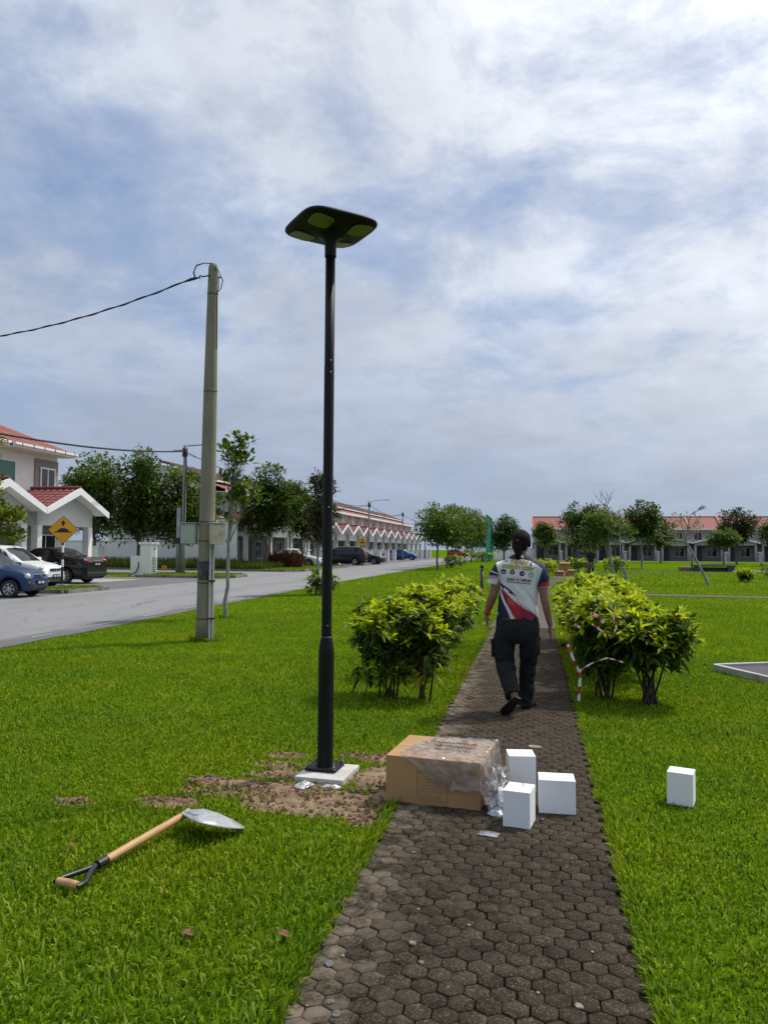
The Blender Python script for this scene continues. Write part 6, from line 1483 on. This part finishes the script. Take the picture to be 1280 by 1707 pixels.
def stone_seat(loc):
    t = empty('stone_bench', loc, R(-8), 'dark low stone bench on the far right lawn', 'bench'); ST_ = pm('dark_bench_stone', (.075, .07, .065), .85, var=.25, scale=3)
    for dx in (-1.1, 1.1): m = MB(); m.box((dx, 0, .19), (.45, .8, .42)); m.build('leg', ST_, t, bevel=.02)
    m = MB(); m.box((0, 0, .44), (2.9, .95, .12)); m.build('seat', ST_, t, bevel=.02); m = MB(); m.box((0, .1, .16), (1.8, .3, .32)); m.build('stretcher', ST_, t)
stone_seat((12.9, 59.8, 0))
block('plinth', (11.5, 60.5, 0), (1.75, 1.0, .32), pm('brown_stone', (.20, .13, .10), .85, var=.2, scale=4), 'low brown stone plinth under the distant bollard', 'plinth', None, None, .03)
block('concrete_slab', (15.6, 58.6, 0), (3.4, .5, .12), pm('pale_kerb', (.45, .44, .42), .9), 'long white concrete slab on the grass beside the dark bench', 'slab', None, None, .02)
def low_bench(loc):
    t = empty('park_bench', loc, R(-20), 'low wooden bench beside the path at the right edge', 'bench'); WD = pm('bench_wood', (.26, .17, .10), .7, var=.2, scale=4)
    for k in range(4): m = MB(); m.box((0, -.18 + k * .12, .40), (1.5, .10, .05)); m.build('slat', WD, t)
    for dx in (-.6, .6): m = MB(); m.box((dx, 0, .19), (.10, .44, .38)); m.build('leg', CONC, t)
low_bench((11.7, 43.2, 0))
def green_fence():
    t = empty('court_fence', (-5.6, 92.6, 0), 0, 'tall green steel mesh fence at the end of the ball court', 'fence'); GR = pm('green_steel', (.03, .27, .20), .45, var=.12, scale=2)
    for k in range(7):
        y = k * 2.6; h = 5.75 if k < 6 else 4.4; m = MB(); m.tube([(0, y, 0), (0, y, h)], .06, 8); m.build('post', GR, t)
    for z in (.25, 2.0, 3.8, 5.7): m = MB(); m.tube([(0, 0, z), (0, 13.0, z)], .05, 8); m.build('rail', GR, t)
    for z in (.25, 2.0, 4.35): m = MB(); m.tube([(0, 13.0, z), (0, 15.6, z)], .05, 8); m.build('rail', GR, t)
    m = MB()
    for k in range(105):
        y = k * .15
        if k % 18: m.box((0, y, 2.9 if y < 13 else 2.2), (.016, .016, 5.6 if y < 13 else 4.2))
    for k in range(34): m.box((0, 6.5, .15 + k * .165), (.014, 13.0, .014))
    tag(m.build('wire_mesh', GR, t), kind='stuff')
    for y in (.4, 7.0): m = MB(); m.tube([(0, y, 3.0), (-2.6, y, 0)], .05, 8); m.build('brace', GR, t)
green_fence()
def goal():
    t = empty('goal_post', (-3.9, 118.0, 0), R(0), 'white football goal frame behind the walking person', 'goal')
    for y in (0, 3.0): m = MB(); m.tube([(0, y, 0), (0, y, 2.1)], .06, 8); m.build('post', TRIM, t); m = MB(); m.tube([(0, y, 2.1), (-.5, y, 2.1), (-1.3, y, 0)], .04, 8); m.build('stay', TRIM, t)
    m = MB(); m.tube([(0, 0, 2.1), (0, 3.0, 2.1)], .06, 8); m.build('crossbar', TRIM, t)
goal()
def cartons_far():
    for i, (x, y, d, rz, lb) in enumerate(((1.75, 46.9, (.62, .5, .72), 8, 'tall cardboard carton standing on the far path'), (1.45, 45.6, (.55, .42, .26), -12, 'low open carton in front of the tall far carton'), (2.05, 46.1, (.42, .4, .32), 20, 'small carton at the right foot of the tall far carton'))):
        t = empty('carton', (x, y, .012), R(rz), lb, 'carton', 'cartons on the far path'); m = MB(); m.box((0, 0, d[2] / 2), d); m.build('body', CARD, t, bevel=.008)
        for s in (-1, 1): m = MB(); m.box((0, s * d[1] * .72, d[2] + .02), (d[0], d[1] * .45, .012), rot=Matrix.Rotation(s * -.35, 3, 'X')); m.build('flap', CARD_EDGE, t)
cartons_far()
def worker():
    t = empty('person', (3.6, 51.2, 0), R(172), 'person in dark clothes pushing a wheelbarrow on the far path', 'person'); DK_ = pm('dark_clothes', (.012, .012, .015), .85, var=.2); SK = MATS['brown_skin']
    b = MB(); etube(b, [(0, .02, .80), (0, .05, 1.0), (0, .10, 1.2), (0, .14, 1.33), (0, .15, 1.40), (0, .17, 1.46)], [(.14, .1), (.14, .1), (.15, .1), (.13, .08), (.06, .06), (.05, .05)]); ball(b, (0, .20, 1.545), (.078, .095, .115)); ball(b, (0, .30, 1.53), (.012, .02, .02))
    for s in (-1, 1):
        etube(b, [(s * .19, .12, 1.32), (s * .24, .10, 1.08), (s * .26, .30, .86)], [.055, .043, .03], 12); hand(b, (s * .26, .30, .86), (s * .25, .38, .80), s, .9)
        etube(b, [(s * .09, .0, .86), (s * .10, .10 * s, .46), (s * .10, -.05 + .1 * s, .08)], [.09, .06, .04], 12); etube(b, [(s * .10, -.09 + .1 * s, .05), (s * .10, .13 + .1 * s, .03)], [.042, .035], 12)
    remeshed('body', b, SK, .012, t, 2)
    j = MB(); etube(j, [(0, .0, .78), (0, .05, 1.0), (0, .10, 1.2), (0, .135, 1.34), (0, .15, 1.42)], [(.19, .14), (.18, .13), (.20, .13), (.18, .10), (.07, .07)])
    for s in (-1, 1): etube(j, [(s * .12, .12, 1.33), (s * .20, .12, 1.28), (s * .245, .11, 1.08), (s * .26, .22, .96)], [.075, .07, .058, .05], 12)
    remeshed('jacket', j, DK_, .014, t, 2)
    p = MB(); etube(p, [(0, 0, .86), (0, 0, .70)], [(.19, .14), (.18, .13)])
    for s in (-1, 1): etube(p, [(s * .09, 0, .78), (s * .10, .10 * s, .46), (s * .10, -.05 + .1 * s, .08)], [.105, .085, .07], 12)
    remeshed('trousers', p, DK_, .014, t, 2)
    h = MB(); ball(h, (0, .185, 1.575), (.086, .10, .10)); remeshed('hair', h, MATS['dark_hair'], .012, t, 2)
    for s in (-1, 1):
        m = MB(); etube(m, [(s * .10, -.11 + .1 * s, .045), (s * .10, .0 + .1 * s, .04), (s * .10, .15 + .1 * s, .03)], [(.05, .045), (.052, .042), (.04, .03)], 12); m.build('shoe', BLACKP, t)
worker()
def wheelbarrow():
    t = empty('wheelbarrow', (3.45, 50.55, 0), R(172), 'brown wheelbarrow with a shallow tray facing the camera on the far path', 'wheelbarrow'); TRAY = pm('rusty_tray', (.30, .22, .16), .6, var=.25, scale=4, dirt=(.18, .09, .05), dirt_amt=.7)
    def rect(w, l, y, z): return [Vector((-w / 2, y - l / 2, z)), Vector((w / 2, y - l / 2, z)), Vector((w / 2, y + l / 2, z + .06)), Vector((-w / 2, y + l / 2, z + .06))]
    A = rect(.42, .55, .55, .38); B = rect(.74, .98, .58, .68); m = MB(); m.add(A + B, [(0, 1, 2, 3), (0, 4, 5, 1), (1, 5, 6, 2), (2, 6, 7, 3), (3, 7, 4, 0)]); o = m.build('tray', TRAY, t); so = o.modifiers.new('s', 'SOLIDIFY'); so.thickness = .015
    for s in (-1, 1):
        m = MB(); m.tube([(s * .26, -.35, .80), (s * .24, .1, .62), (s * .18, .6, .38), (s * .07, 1.12, .22)], .02, 8); m.build('handle', DARKMETAL, t); m = MB(); m.tube([(s * .22, .28, .5), (s * .26, .22, 0)], .018, 8); m.build('leg', DARKMETAL, t)
    w = empty('wheel', (0, 1.14, .20)); w.parent = t; w.rotation_euler = (0, R(90), 0); m = MB(); m.lathe([(.12, -.04), (.19, -.045), (.20, 0), (.19, .045), (.12, .04)], n=20); m.build('tyre', RUBBER, w); m = MB(); m.lathe([(.02, -.05), (.12, -.03), (.12, .03), (.02, .05)], n=16); m.build('rim', TRAY, w)
wheelbarrow()

# ------------------------------------------------------------------ trees and outlying plants
PALE = pm('pale_bark', (.27, .26, .235), .9, var=.25, scale=10, dirt=(.12, .11, .09), dirt_amt=.7, dscale=6, bump=.5)
def E6(*a): return [tuple(a[i:i + 6]) for i in range(0, len(a), 6)]
LW = 'thin young trees along the lawn edge'
tree('young_tree', (-6.48, 15.6, 0), 4.05, 'thin young tree with an open bright crown beside the concrete pole', E6(.18, 0, 3.45, .35, .35, .55, .1, 0, 2.75, .45, .4, .4, .55, .05, 2.55, .40, .35, .28, -.15, 0, 2.25, .35, .3, .25), MIDLEAF, 201, 540, .14, .048, .5, (.02, 0), .17, LW, PALE, T_LANCE, 14, 24, .03)
tree('young_tree', (-6.95, 24.2, 0), 3.9, 'spindly brown-leaved tree with a shrub at its foot beside the lamp post', E6(.25, 0, 3.5, .42, .4, .6, .15, 0, 2.6, .48, .4, .55, .1, 0, 1.9, .35, .3, .35), BROWNLEAF, 202, 2200, .13, .055, .5, (.05, 0), .2, LW, PALE, T_LEAF, 14, 20, .04)
shrub((-6.75, 24.1, 0), .62, .5, .78, 60, 'round light green shrub at the foot of the spindly tree', 203, 'single shrubs along the lawn edge', .5, .2, leaf=.16, name='shrub', detail=False, box=2.0)
rr_ = random.Random(5)
for i, (x, y, h) in enumerate(((-6.95, 56.0, 5.0), (-6.9, 62.0, 5.3), (-7.2, 71.0, 5.7), (-7.1, 80.5, 6.2), (-7.0, 88.0, 6.4))):
    tree('street_tree', (x, y, 0), h, ['first', 'second', 'third', 'fourth', 'fifth'][i] + ' leafy tree from the front in the clump left of the green fence', E6(0, 0, h * .66, 1.75 + .1 * i, 1.6, h * .30, .5, 0, h * .55, 1.4, 1.2, h * .2), MIDLEAF, 210 + i, 3000, .24, .085, .38, (rr_.uniform(-.03, .06), 0), .42, 'leafy trees left of the green fence', BARK, T_LEAF, 22)
shrub((-6.6, 63.0, 0), 1.0, .9, 1.0, 90, 'round clipped shrub under the leafy tree clump', 216, 'single shrubs along the lawn edge', .5, .15, leaf=.2, name='shrub', detail=False, box=2.0)
shrub((-6.3, 96.0, 0), 1.6, 1.2, 1.2, 90, 'yellow-green shrub at the foot of the green fence', 217, 'single shrubs along the lawn edge', .8, .1, leaf=.26, name='shrub', detail=False, box=2.0)
# big dark trees by the side road
BG = 'dark trees by the side road'
tree('dense_tree', (-25.6, 41.5, 0), 7.3, 'dense tree rising right of the near house roof', E6(-.2, 0, 5.3, 1.5, 1.8, 1.9, -.7, 0, 3.9, 1.7, 1.8, 1.6, .7, 0, 4.3, 1.0, 1.3, 1.6, .4, -.3, 2.8, 1.2, 1.4, 1.0), MIDLEAF, 221, 7000, .24, .14, .3, (0, 0), .42, BG)
tree('dense_tree', (-22.6, 41.3, 0), 7.6, 'dense dark tree between the near house and the grey corner pole', E6(-.1, 0, 5.5, 1.15, 1.4, 1.8, .2, 0, 4.0, 1.55, 1.6, 1.6, -.3, 0, 2.8, 1.45, 1.5, 1.0, .8, 0, 2.8, 1.1, 1.2, 1.0), DARKLEAF, 222, 7400, .24, .14, .3, (0, 0), .42, BG)
tree('dense_tree', (-20.6, 42.6, 0), 6.6, 'yellow-green bushy tree just behind the concrete pole', E6(.0, 0, 4.6, 1.4, 1.4, 1.8, .7, 0, 3.4, 1.5, 1.4, 1.5, -.3, 0, 2.6, 1.4, 1.3, 1.0), MIDLEAF, 223, 5600, .23, .12, .3, (0, 0), .40, BG)
tree('dense_tree', (-18.2, 50.9, .1), 7.5, 'tall dark tree in front of the terrace row, left of the lamp post', E6(.1, 0, 6.1, 1.25, 1.3, 1.3, .1, 0, 4.6, 2.0, 1.6, 1.4, -.7, 0, 3.3, 1.9, 1.6, 1.0, 1.0, .2, 3.9, 1.6, 1.3, 1.5), DARKLEAF, 224, 8200, .24, .10, .36, (0, 0), .42, BG)
tree('dense_tree', (-16.6, 53.9, .1), 6.6, 'bushy dark tree close to the left of the lamp post', E6(-.5, 0, 5.1, 1.35, 1.3, 1.4, -.2, 0, 3.8, 1.6, 1.3, 1.3, .5, 0, 3.0, 1.3, 1.2, 1.0), DARKLEAF, 225, 6200, .24, .10, .36, (0, 0), .40, BG)
tree('young_tree', (-17.6, 22.1, .05), 5.4, 'light green tree reaching in from the left edge', E6(-.3, 0, 4.6, .55, .8, .9, .55, .15, 2.35, .62, .5, .45, .15, 0, 3.2, .45, .6, .6, .85, .25, 1.75, .40, .4, .35), LIGHTLEAF, 226, 1900, .17, .055, .5, (.0, 0), .20, LW, PALE, T_LANCE, 14, 20, .04)
# right-hand park trees
PK = 'park trees on the right'
tree('park_tree', (3.55, 37.0, 0), 4.6, 'forked pale-trunked tree with bare twigs above its crown', E6(-.4, 0, 2.7, .9, .8, .7, .4, 0, 2.4, .6, .6, .5, -.9, 0, 2.2, .6, .6, .5), MIDLEAF, 231, 1500, .17, .085, .34, (-.10, 0), .30, PK, PALE, T_LEAF, 18, 30, .05)
tree('park_tree', (5.0, 74.0, 0), 6.6, 'broad dark tree behind the wheelbarrow', E6(-.6, 0, 4.2, 2.0, 1.8, 1.7, .8, 0, 3.9, 2.0, 1.8, 1.6, -.2, 0, 2.4, 1.9, 1.7, 1.0), DARKLEAF, 232, 4600, .28, .14, .3, (0, 0), .5, PK)
tree('park_tree', (8.8, 67.0, 0), 5.6, 'dark round tree on a thin trunk in the middle of the far lawn', E6(.1, 0, 4.2, 1.45, 1.4, 1.35, -.3, 0, 3.0, 1.4, 1.4, .9), DARKLEAF, 233, 3600, .26, .09, .36, (0, 0), .42, PK, PALE)
tree('park_tree', (15.2, 99.0, 0), 5.8, 'dark tree behind the leaning tree', E6(0, 0, 3.8, 2.3, 2.0, 1.9), DARKLEAF, 234, 3000, .32, .13, .3, (0, 0), .5, PK)
tree('park_tree', (23.2, 96.0, 0), 6.4, 'rust-brown tree at the right in front of the red roofs', E6(0, 0, 4.6, 2.7, 2.3, 1.7, -.5, 0, 3.2, 1.9, 1.8, 1.0), BROWNLEAF, 235, 3600, .32, .12, .34, (0, 0), .5, PK)
tree('park_tree', (20.6, 91.0, 0), 4.2, 'low green tree under the rust-brown tree', E6(0, 0, 2.9, 1.8, 1.6, 1.0), MIDLEAF, 236, 2200, .28, .09, .34, (0, 0), .42, PK)
tree('park_tree', (24.4, 84.0, 0), 5.0, 'dark tree cut by the right edge', E6(0, 0, 3.4, 1.9, 1.8, 1.6), DARKLEAF, 237, 3000, .28, .12, .3, (0, 0), .45, PK)
tree('park_tree', (1.2, 86.0, 0), 4.6, 'light olive tree left of the palm in front of the red-roofed row', E6(0, 0, 3.3, 1.15, 1.1, 1.2), MIDLEAF, 238, 1900, .26, .09, .36, (0, 0), .4, PK)
tree('park_tree', (-3.9, 104.0, 0), 6.5, 'dark tree behind the white goal', E6(0, 0, 4.3, 1.9, 1.7, 1.7, -.3, 0, 2.6, 1.8, 1.6, 1.3, .9, 0, 3.8, 1.2, 1.2, 1.2), DARKLEAF, 239, 4200, .3, .13, .3, (0, 0), .48, PK)
tree('park_tree', (-8.6, 128.0, 0), 6.0, 'dark tree closing the end of the left road', E6(0, 0, 3.8, 3.4, 2.4, 2.2), DARKLEAF, 240, 3600, .36, .15, .3, (0, 0), .55, PK)
tree('park_tree', (-14.0, 165.0, 0), 8.0, 'far tree at the vanishing end of the road', E6(0, 0, 4.6, 5.5, 3, 3.2), MIDLEAF, 241, 3600, .5, .2, .25, (0, 0), .8, PK)
def leaning_tree():
    t = empty('leaning_tree', (7.5, 35.8, 0), 0, 'leaning tree with an almost bare crown of pale branches', 'tree', PK); rr = random.Random(9); m = MB()
    base = Vector((0, 0, -.03)); top = Vector((-.95, 0, 1.95)); m.tube([base, Vector((-.22, 0, .5)), Vector((-.60, .02, 1.3)), top], [.075, .058, .05, .042], 10)
    tips = []
    def br(p, d, ln, r, dep):
        q = p + d * ln * .5 + Vector((rr.uniform(-.05, .05), rr.uniform(-.05, .05), rr.uniform(-.02, .05))); e = q + (d + Vector((rr.uniform(-.3, .3), rr.uniform(-.3, .3), rr.uniform(-.05, .25)))).normalized() * ln * .5
        m.tube([p, q, e], [r, r * .8, r * .55], 6, False); tips.append(e)
        if dep > 0:
            for k in range(3): br(e if k else q, (d + Vector((rr.uniform(-.9, .9), rr.uniform(-.9, .9), rr.uniform(-.25, .6)))).normalized(), ln * .68, r * .55, dep - 1)
    for d in ((-.9, .2, .15), (-.5, -.4, .9), (.25, .1, .95), (-.75, .1, .6), (.6, .2, .55), (-.95, -.3, -.1), (.1, .5, .8)): br(top if rr.random() < .6 else top * .9, Vector(d).normalized(), .62, .026, 2)
    m.build('trunk', PALE, t)
    T_ = np.array([tuple(q) for q in tips]); sel = T_[RNG.integers(0, len(T_), 46)]; V, F = rosettes(sel, np.tile([[0, 0, 1.0]], (46, 1)), 5, .15, .06, T_LEAF, (20, 110)); tag(link('crown', mesh_np('crown', V, F, LIGHTLEAF), t), kind='stuff')
    m2 = MB(); m2.tube([Vector((-.10, 0, 3.1)) + Vector((-.6, 0, 0)), Vector((-.35, 0, 3.35)), Vector((-.12, 0, 3.45))], .012, 5); m2.tube([top, Vector((-.85, 0, 2.6)), Vector((-.7, 0, 3.1))], [.03, .02, .012], 6); m2.build('branch', PALE, t)
    V, F = rosettes(np.array([(-.12, 0, 3.45), (-.35, 0, 3.35), (-.25, 0, 3.42), (-.6, 0, 3.2)]), np.tile([[0, 0, 1.0]], (4, 1)), 8, .16, .07, T_LEAF, (20, 120)); tag(link('top_leaves', mesh_np('top_leaves', V, F, DARKLEAF), t), kind='stuff')
leaning_tree()
def bare_tree():
    t = empty('bare_tree', (3.75, 38.6, 0), 0, 'leafless grey tree whose twigs stand against the sky', 'tree', PK); rr = random.Random(19); m = MB(); m.tube([(0, 0, -.03), (-.10, 0, 1.2), (-.25, 0, 2.4), (-.32, 0, 3.5)], [.06, .05, .04, .025], 8)
    def br(p, d, ln, r, dep):
        e = p + d * ln; m.tube([p, p + d * ln * .5 + Vector((rr.uniform(-.06, .06), 0, .04)), e], [r, r * .75, r * .5], 5, False)
        if dep > 0:
            for k in range(3): br(p + d * ln * (.55 + .22 * k), (d + Vector((rr.uniform(-.8, .8), rr.uniform(-.5, .5), rr.uniform(.1, .6)))).normalized(), ln * .62, r * .6, dep - 1)
    for z, d in ((3.4, (-.5, 0, .9)), (3.45, (.35, .1, .95)), (2.9, (.75, 0, .6)), (3.1, (-.7, .1, .55)), (2.5, (.9, .1, .45)), (2.7, (-.9, 0, .5)), (3.3, (.0, .2, 1))): br(Vector((-.1 - z * .065, 0, z)), Vector(d).normalized(), .62, .018, 2)
    m.build('trunk', PALE, t)
bare_tree()
def stake(): 
    t = empty('tree_stake', (3.62, 34.0, 0), 0, 'thin straight sapling stem beside the forked tree', 'tree', PK); m = MB(); m.tube([(0, 0, -.02), (-.03, 0, 1.4), (-.05, 0, 3.2)], [.028, .022, .012], 6); m.build('trunk', PALE, t)
    P = np.stack([RNG.normal(-.05, .22, 26), RNG.normal(0, .2, 26), RNG.uniform(2.1, 3.3, 26)], 1); V, F = rosettes(P, np.tile([[0, 0, 1.0]], (26, 1)), 6, .17, .06, T_LEAF, (20, 110)); tag(link('crown', mesh_np('crown', V, F, MIDLEAF), t), kind='stuff')
    t = empty('tree_stump', (4.5, 40.6, 0), R(20), 'short cut tree stump leaning on the right lawn', 'stump'); m = MB(); m.tube([(.12, 0, -.03), (.05, 0, .3), (-.08, .02, .66)], [.10, .075, .07], 10); m.tube([(.03, 0, .42), (-.14, 0, .5)], .025, 6); m.build('trunk', PALE, t)
stake()
def palm(loc, h, seed, label):
    t = empty('palm', loc, 0, label, 'palm', 'low palms in front of the red-roofed row'); rr = random.Random(seed); m = MB(); m.tube([(0, 0, -.03), (.05, 0, h * .35), (.0, 0, h * .62)], [.10, .08, .07], 8); m.build('trunk', BARK, t)
    for k in range(13):
        a = 2 * math.pi * k / 13 + rr.uniform(-.2, .2); el = rr.uniform(.2, 1.15); L_ = h * .55 * rr.uniform(.8, 1.1); P = [];
        for i in range(7):
            f = i / 6; P.append(np.array([math.cos(a) * math.cos(el) * L_ * f, math.sin(a) * math.cos(el) * L_ * f, h * .62 + math.sin(el) * L_ * f - .55 * L_ * f * f]))
        P = np.array(P); q = np.repeat(P[1:], 10, 0) + RNG.normal(0, .03, (60, 3)); tng = np.array([math.cos(a), math.sin(a), -.2]); sd = np.array([-math.sin(a), math.cos(a), -.1]); sg = np.where(RNG.uniform(0, 1, 60) < .5, -1, 1)[:, None]
        V, F = leaf_geo(q, sd[None] * sg + tng[None] * .6, np.full(60, .42), np.full(60, .05), np.full(60, .5), T_LEAF); link('frond', mesh_np('frond', V, F, MIDLEAF), t)
palm((2.6, 88.0, 0), 4.0, 1, 'low palm in front of the first red-roofed houses'); palm((4.2, 90.0, 0), 4.2, 2, 'taller palm right of the first palm'); palm((7.0, 92.0, 0), 3.6, 3, 'palm half hidden behind the broad dark tree')
FP = 'shrubs along the far path'
for i, (x, y, rx, ry, h, lb) in enumerate(((.45, 41.0, .7, 1.6, 1.0, 'yellow-green hedge clump left of the far cartons'), (2.75, 53.2, .85, .8, 1.0, 'clipped shrub left of the wheelbarrow'), (5.35, 53.6, .95, .8, 1.02, 'clipped shrub right of the wheelbarrow'), (10.15, 40.4, .42, .42, .62, 'small yellow shrub on the right lawn'), (13.2, 45.5, 1.1, .8, .95, 'dark green hedge at the right edge by the low bench'))):
    shrub((x, y, 0), rx, ry, h, 90, lb, 250 + i, FP, [.75, .6, .6, .9, .1][i], .2, leaf=.18, name='shrub', detail=False, box=3.0 if i != 3 else 2.0)
# tall rough grass along the boundary wall and the ornamental red grass
def tuft_field(name, region, n, h, mat, label, z=.1):
    x = RNG.uniform(region[0], region[2], n); y = RNG.uniform(region[1], region[3], n); a = RNG.normal(0, .28, (n, 3)); a[:, 2] = 1
    V, F = leaf_geo(np.stack([x, y, np.full(n, z)], 1), a, h * RNG.uniform(.5, 1.1, n), np.full(n, .05), RNG.uniform(0, .35, n), T_QUAD, np.tile([[0, 1.0, 0]], (n, 1)))
    tag(link(name, mesh_np(name, V, F, mat)), label, 'grass', kind='stuff')
ROUGH = leafmat('rough_grass', [(.03, .055, .008), (.06, .095, .012), (.10, .13, .02), (.16, .17, .04)], trans=.35); REDG = leafmat('red_grass', [(.10, .035, .02), (.16, .06, .035), (.22, .10, .05)], trans=.35)
tuft_field('rough_grass', (-33, 47.1, -19.0, 49.6), 9000, .85, ROUGH, 'tall rough grass along the pale boundary wall'); tuft_field('rough_grass', (-19.2, 47.2, -17.2, 51.5), 2200, .62, ROUGH, 'tall rough grass on the verge under the dark tree'); tuft_field('red_grass', (-18.6, 52.3, -16.6, 54.4), 2600, 1.35, REDG, 'clump of reddish ornamental grass in front of the terrace')
tuft_field('verge_grass', (-19.3, 35.5, -15.3, 39.3), 3500, .10, GRASSM, 'short grass on the corner verge around the grey pole'); tuft_field('verge_grass', (-16.1, 22.2, -14.8, 24.5), 2500, .09, GRASSM, 'short grass on the small verge under the speed bump sign'); tuft_field('verge_grass', (-17.2, 47.2, -14.8, 59.5), 4500, .12, GRASSM, 'short grass on the verge in front of the terrace row')
block('far_wall', (-4.5, 121.0, 0), (9.5, .2, 1.7), WHITE, 'pale low wall far behind the goal', 'wall', None, .08)
# tufts at the foot of the concrete pole
def tufts(c, r, n, h, label):
    w = RNG.uniform(0, 2 * np.pi, n); d = r * (1 + RNG.normal(0, .10, n)); a = np.stack([np.cos(w) * .5, np.sin(w) * .5, np.ones(n)], 1) + RNG.normal(0, .3, (n, 3))
    V, F = leaf_geo(np.stack([c[0] + np.cos(w) * d, c[1] + np.sin(w) * d, np.zeros(n)], 1), a, h * RNG.uniform(.4, 1.1, n), np.full(n, .014), RNG.uniform(.1, .6, n), T_QUAD, np.tile([[0, 1.0, 0]], (n, 1)))
    tag(link('grass_tuft', mesh_np('grass_tuft', V, F, GRASSM)), label, 'grass', kind='stuff')
tufts((-5.22, 11.7), .18, 420, .14, 'longer grass around the foot of the concrete pole'); tufts((-6.48, 15.6), .10, 200, .12, 'longer grass around the foot of the thin young tree')
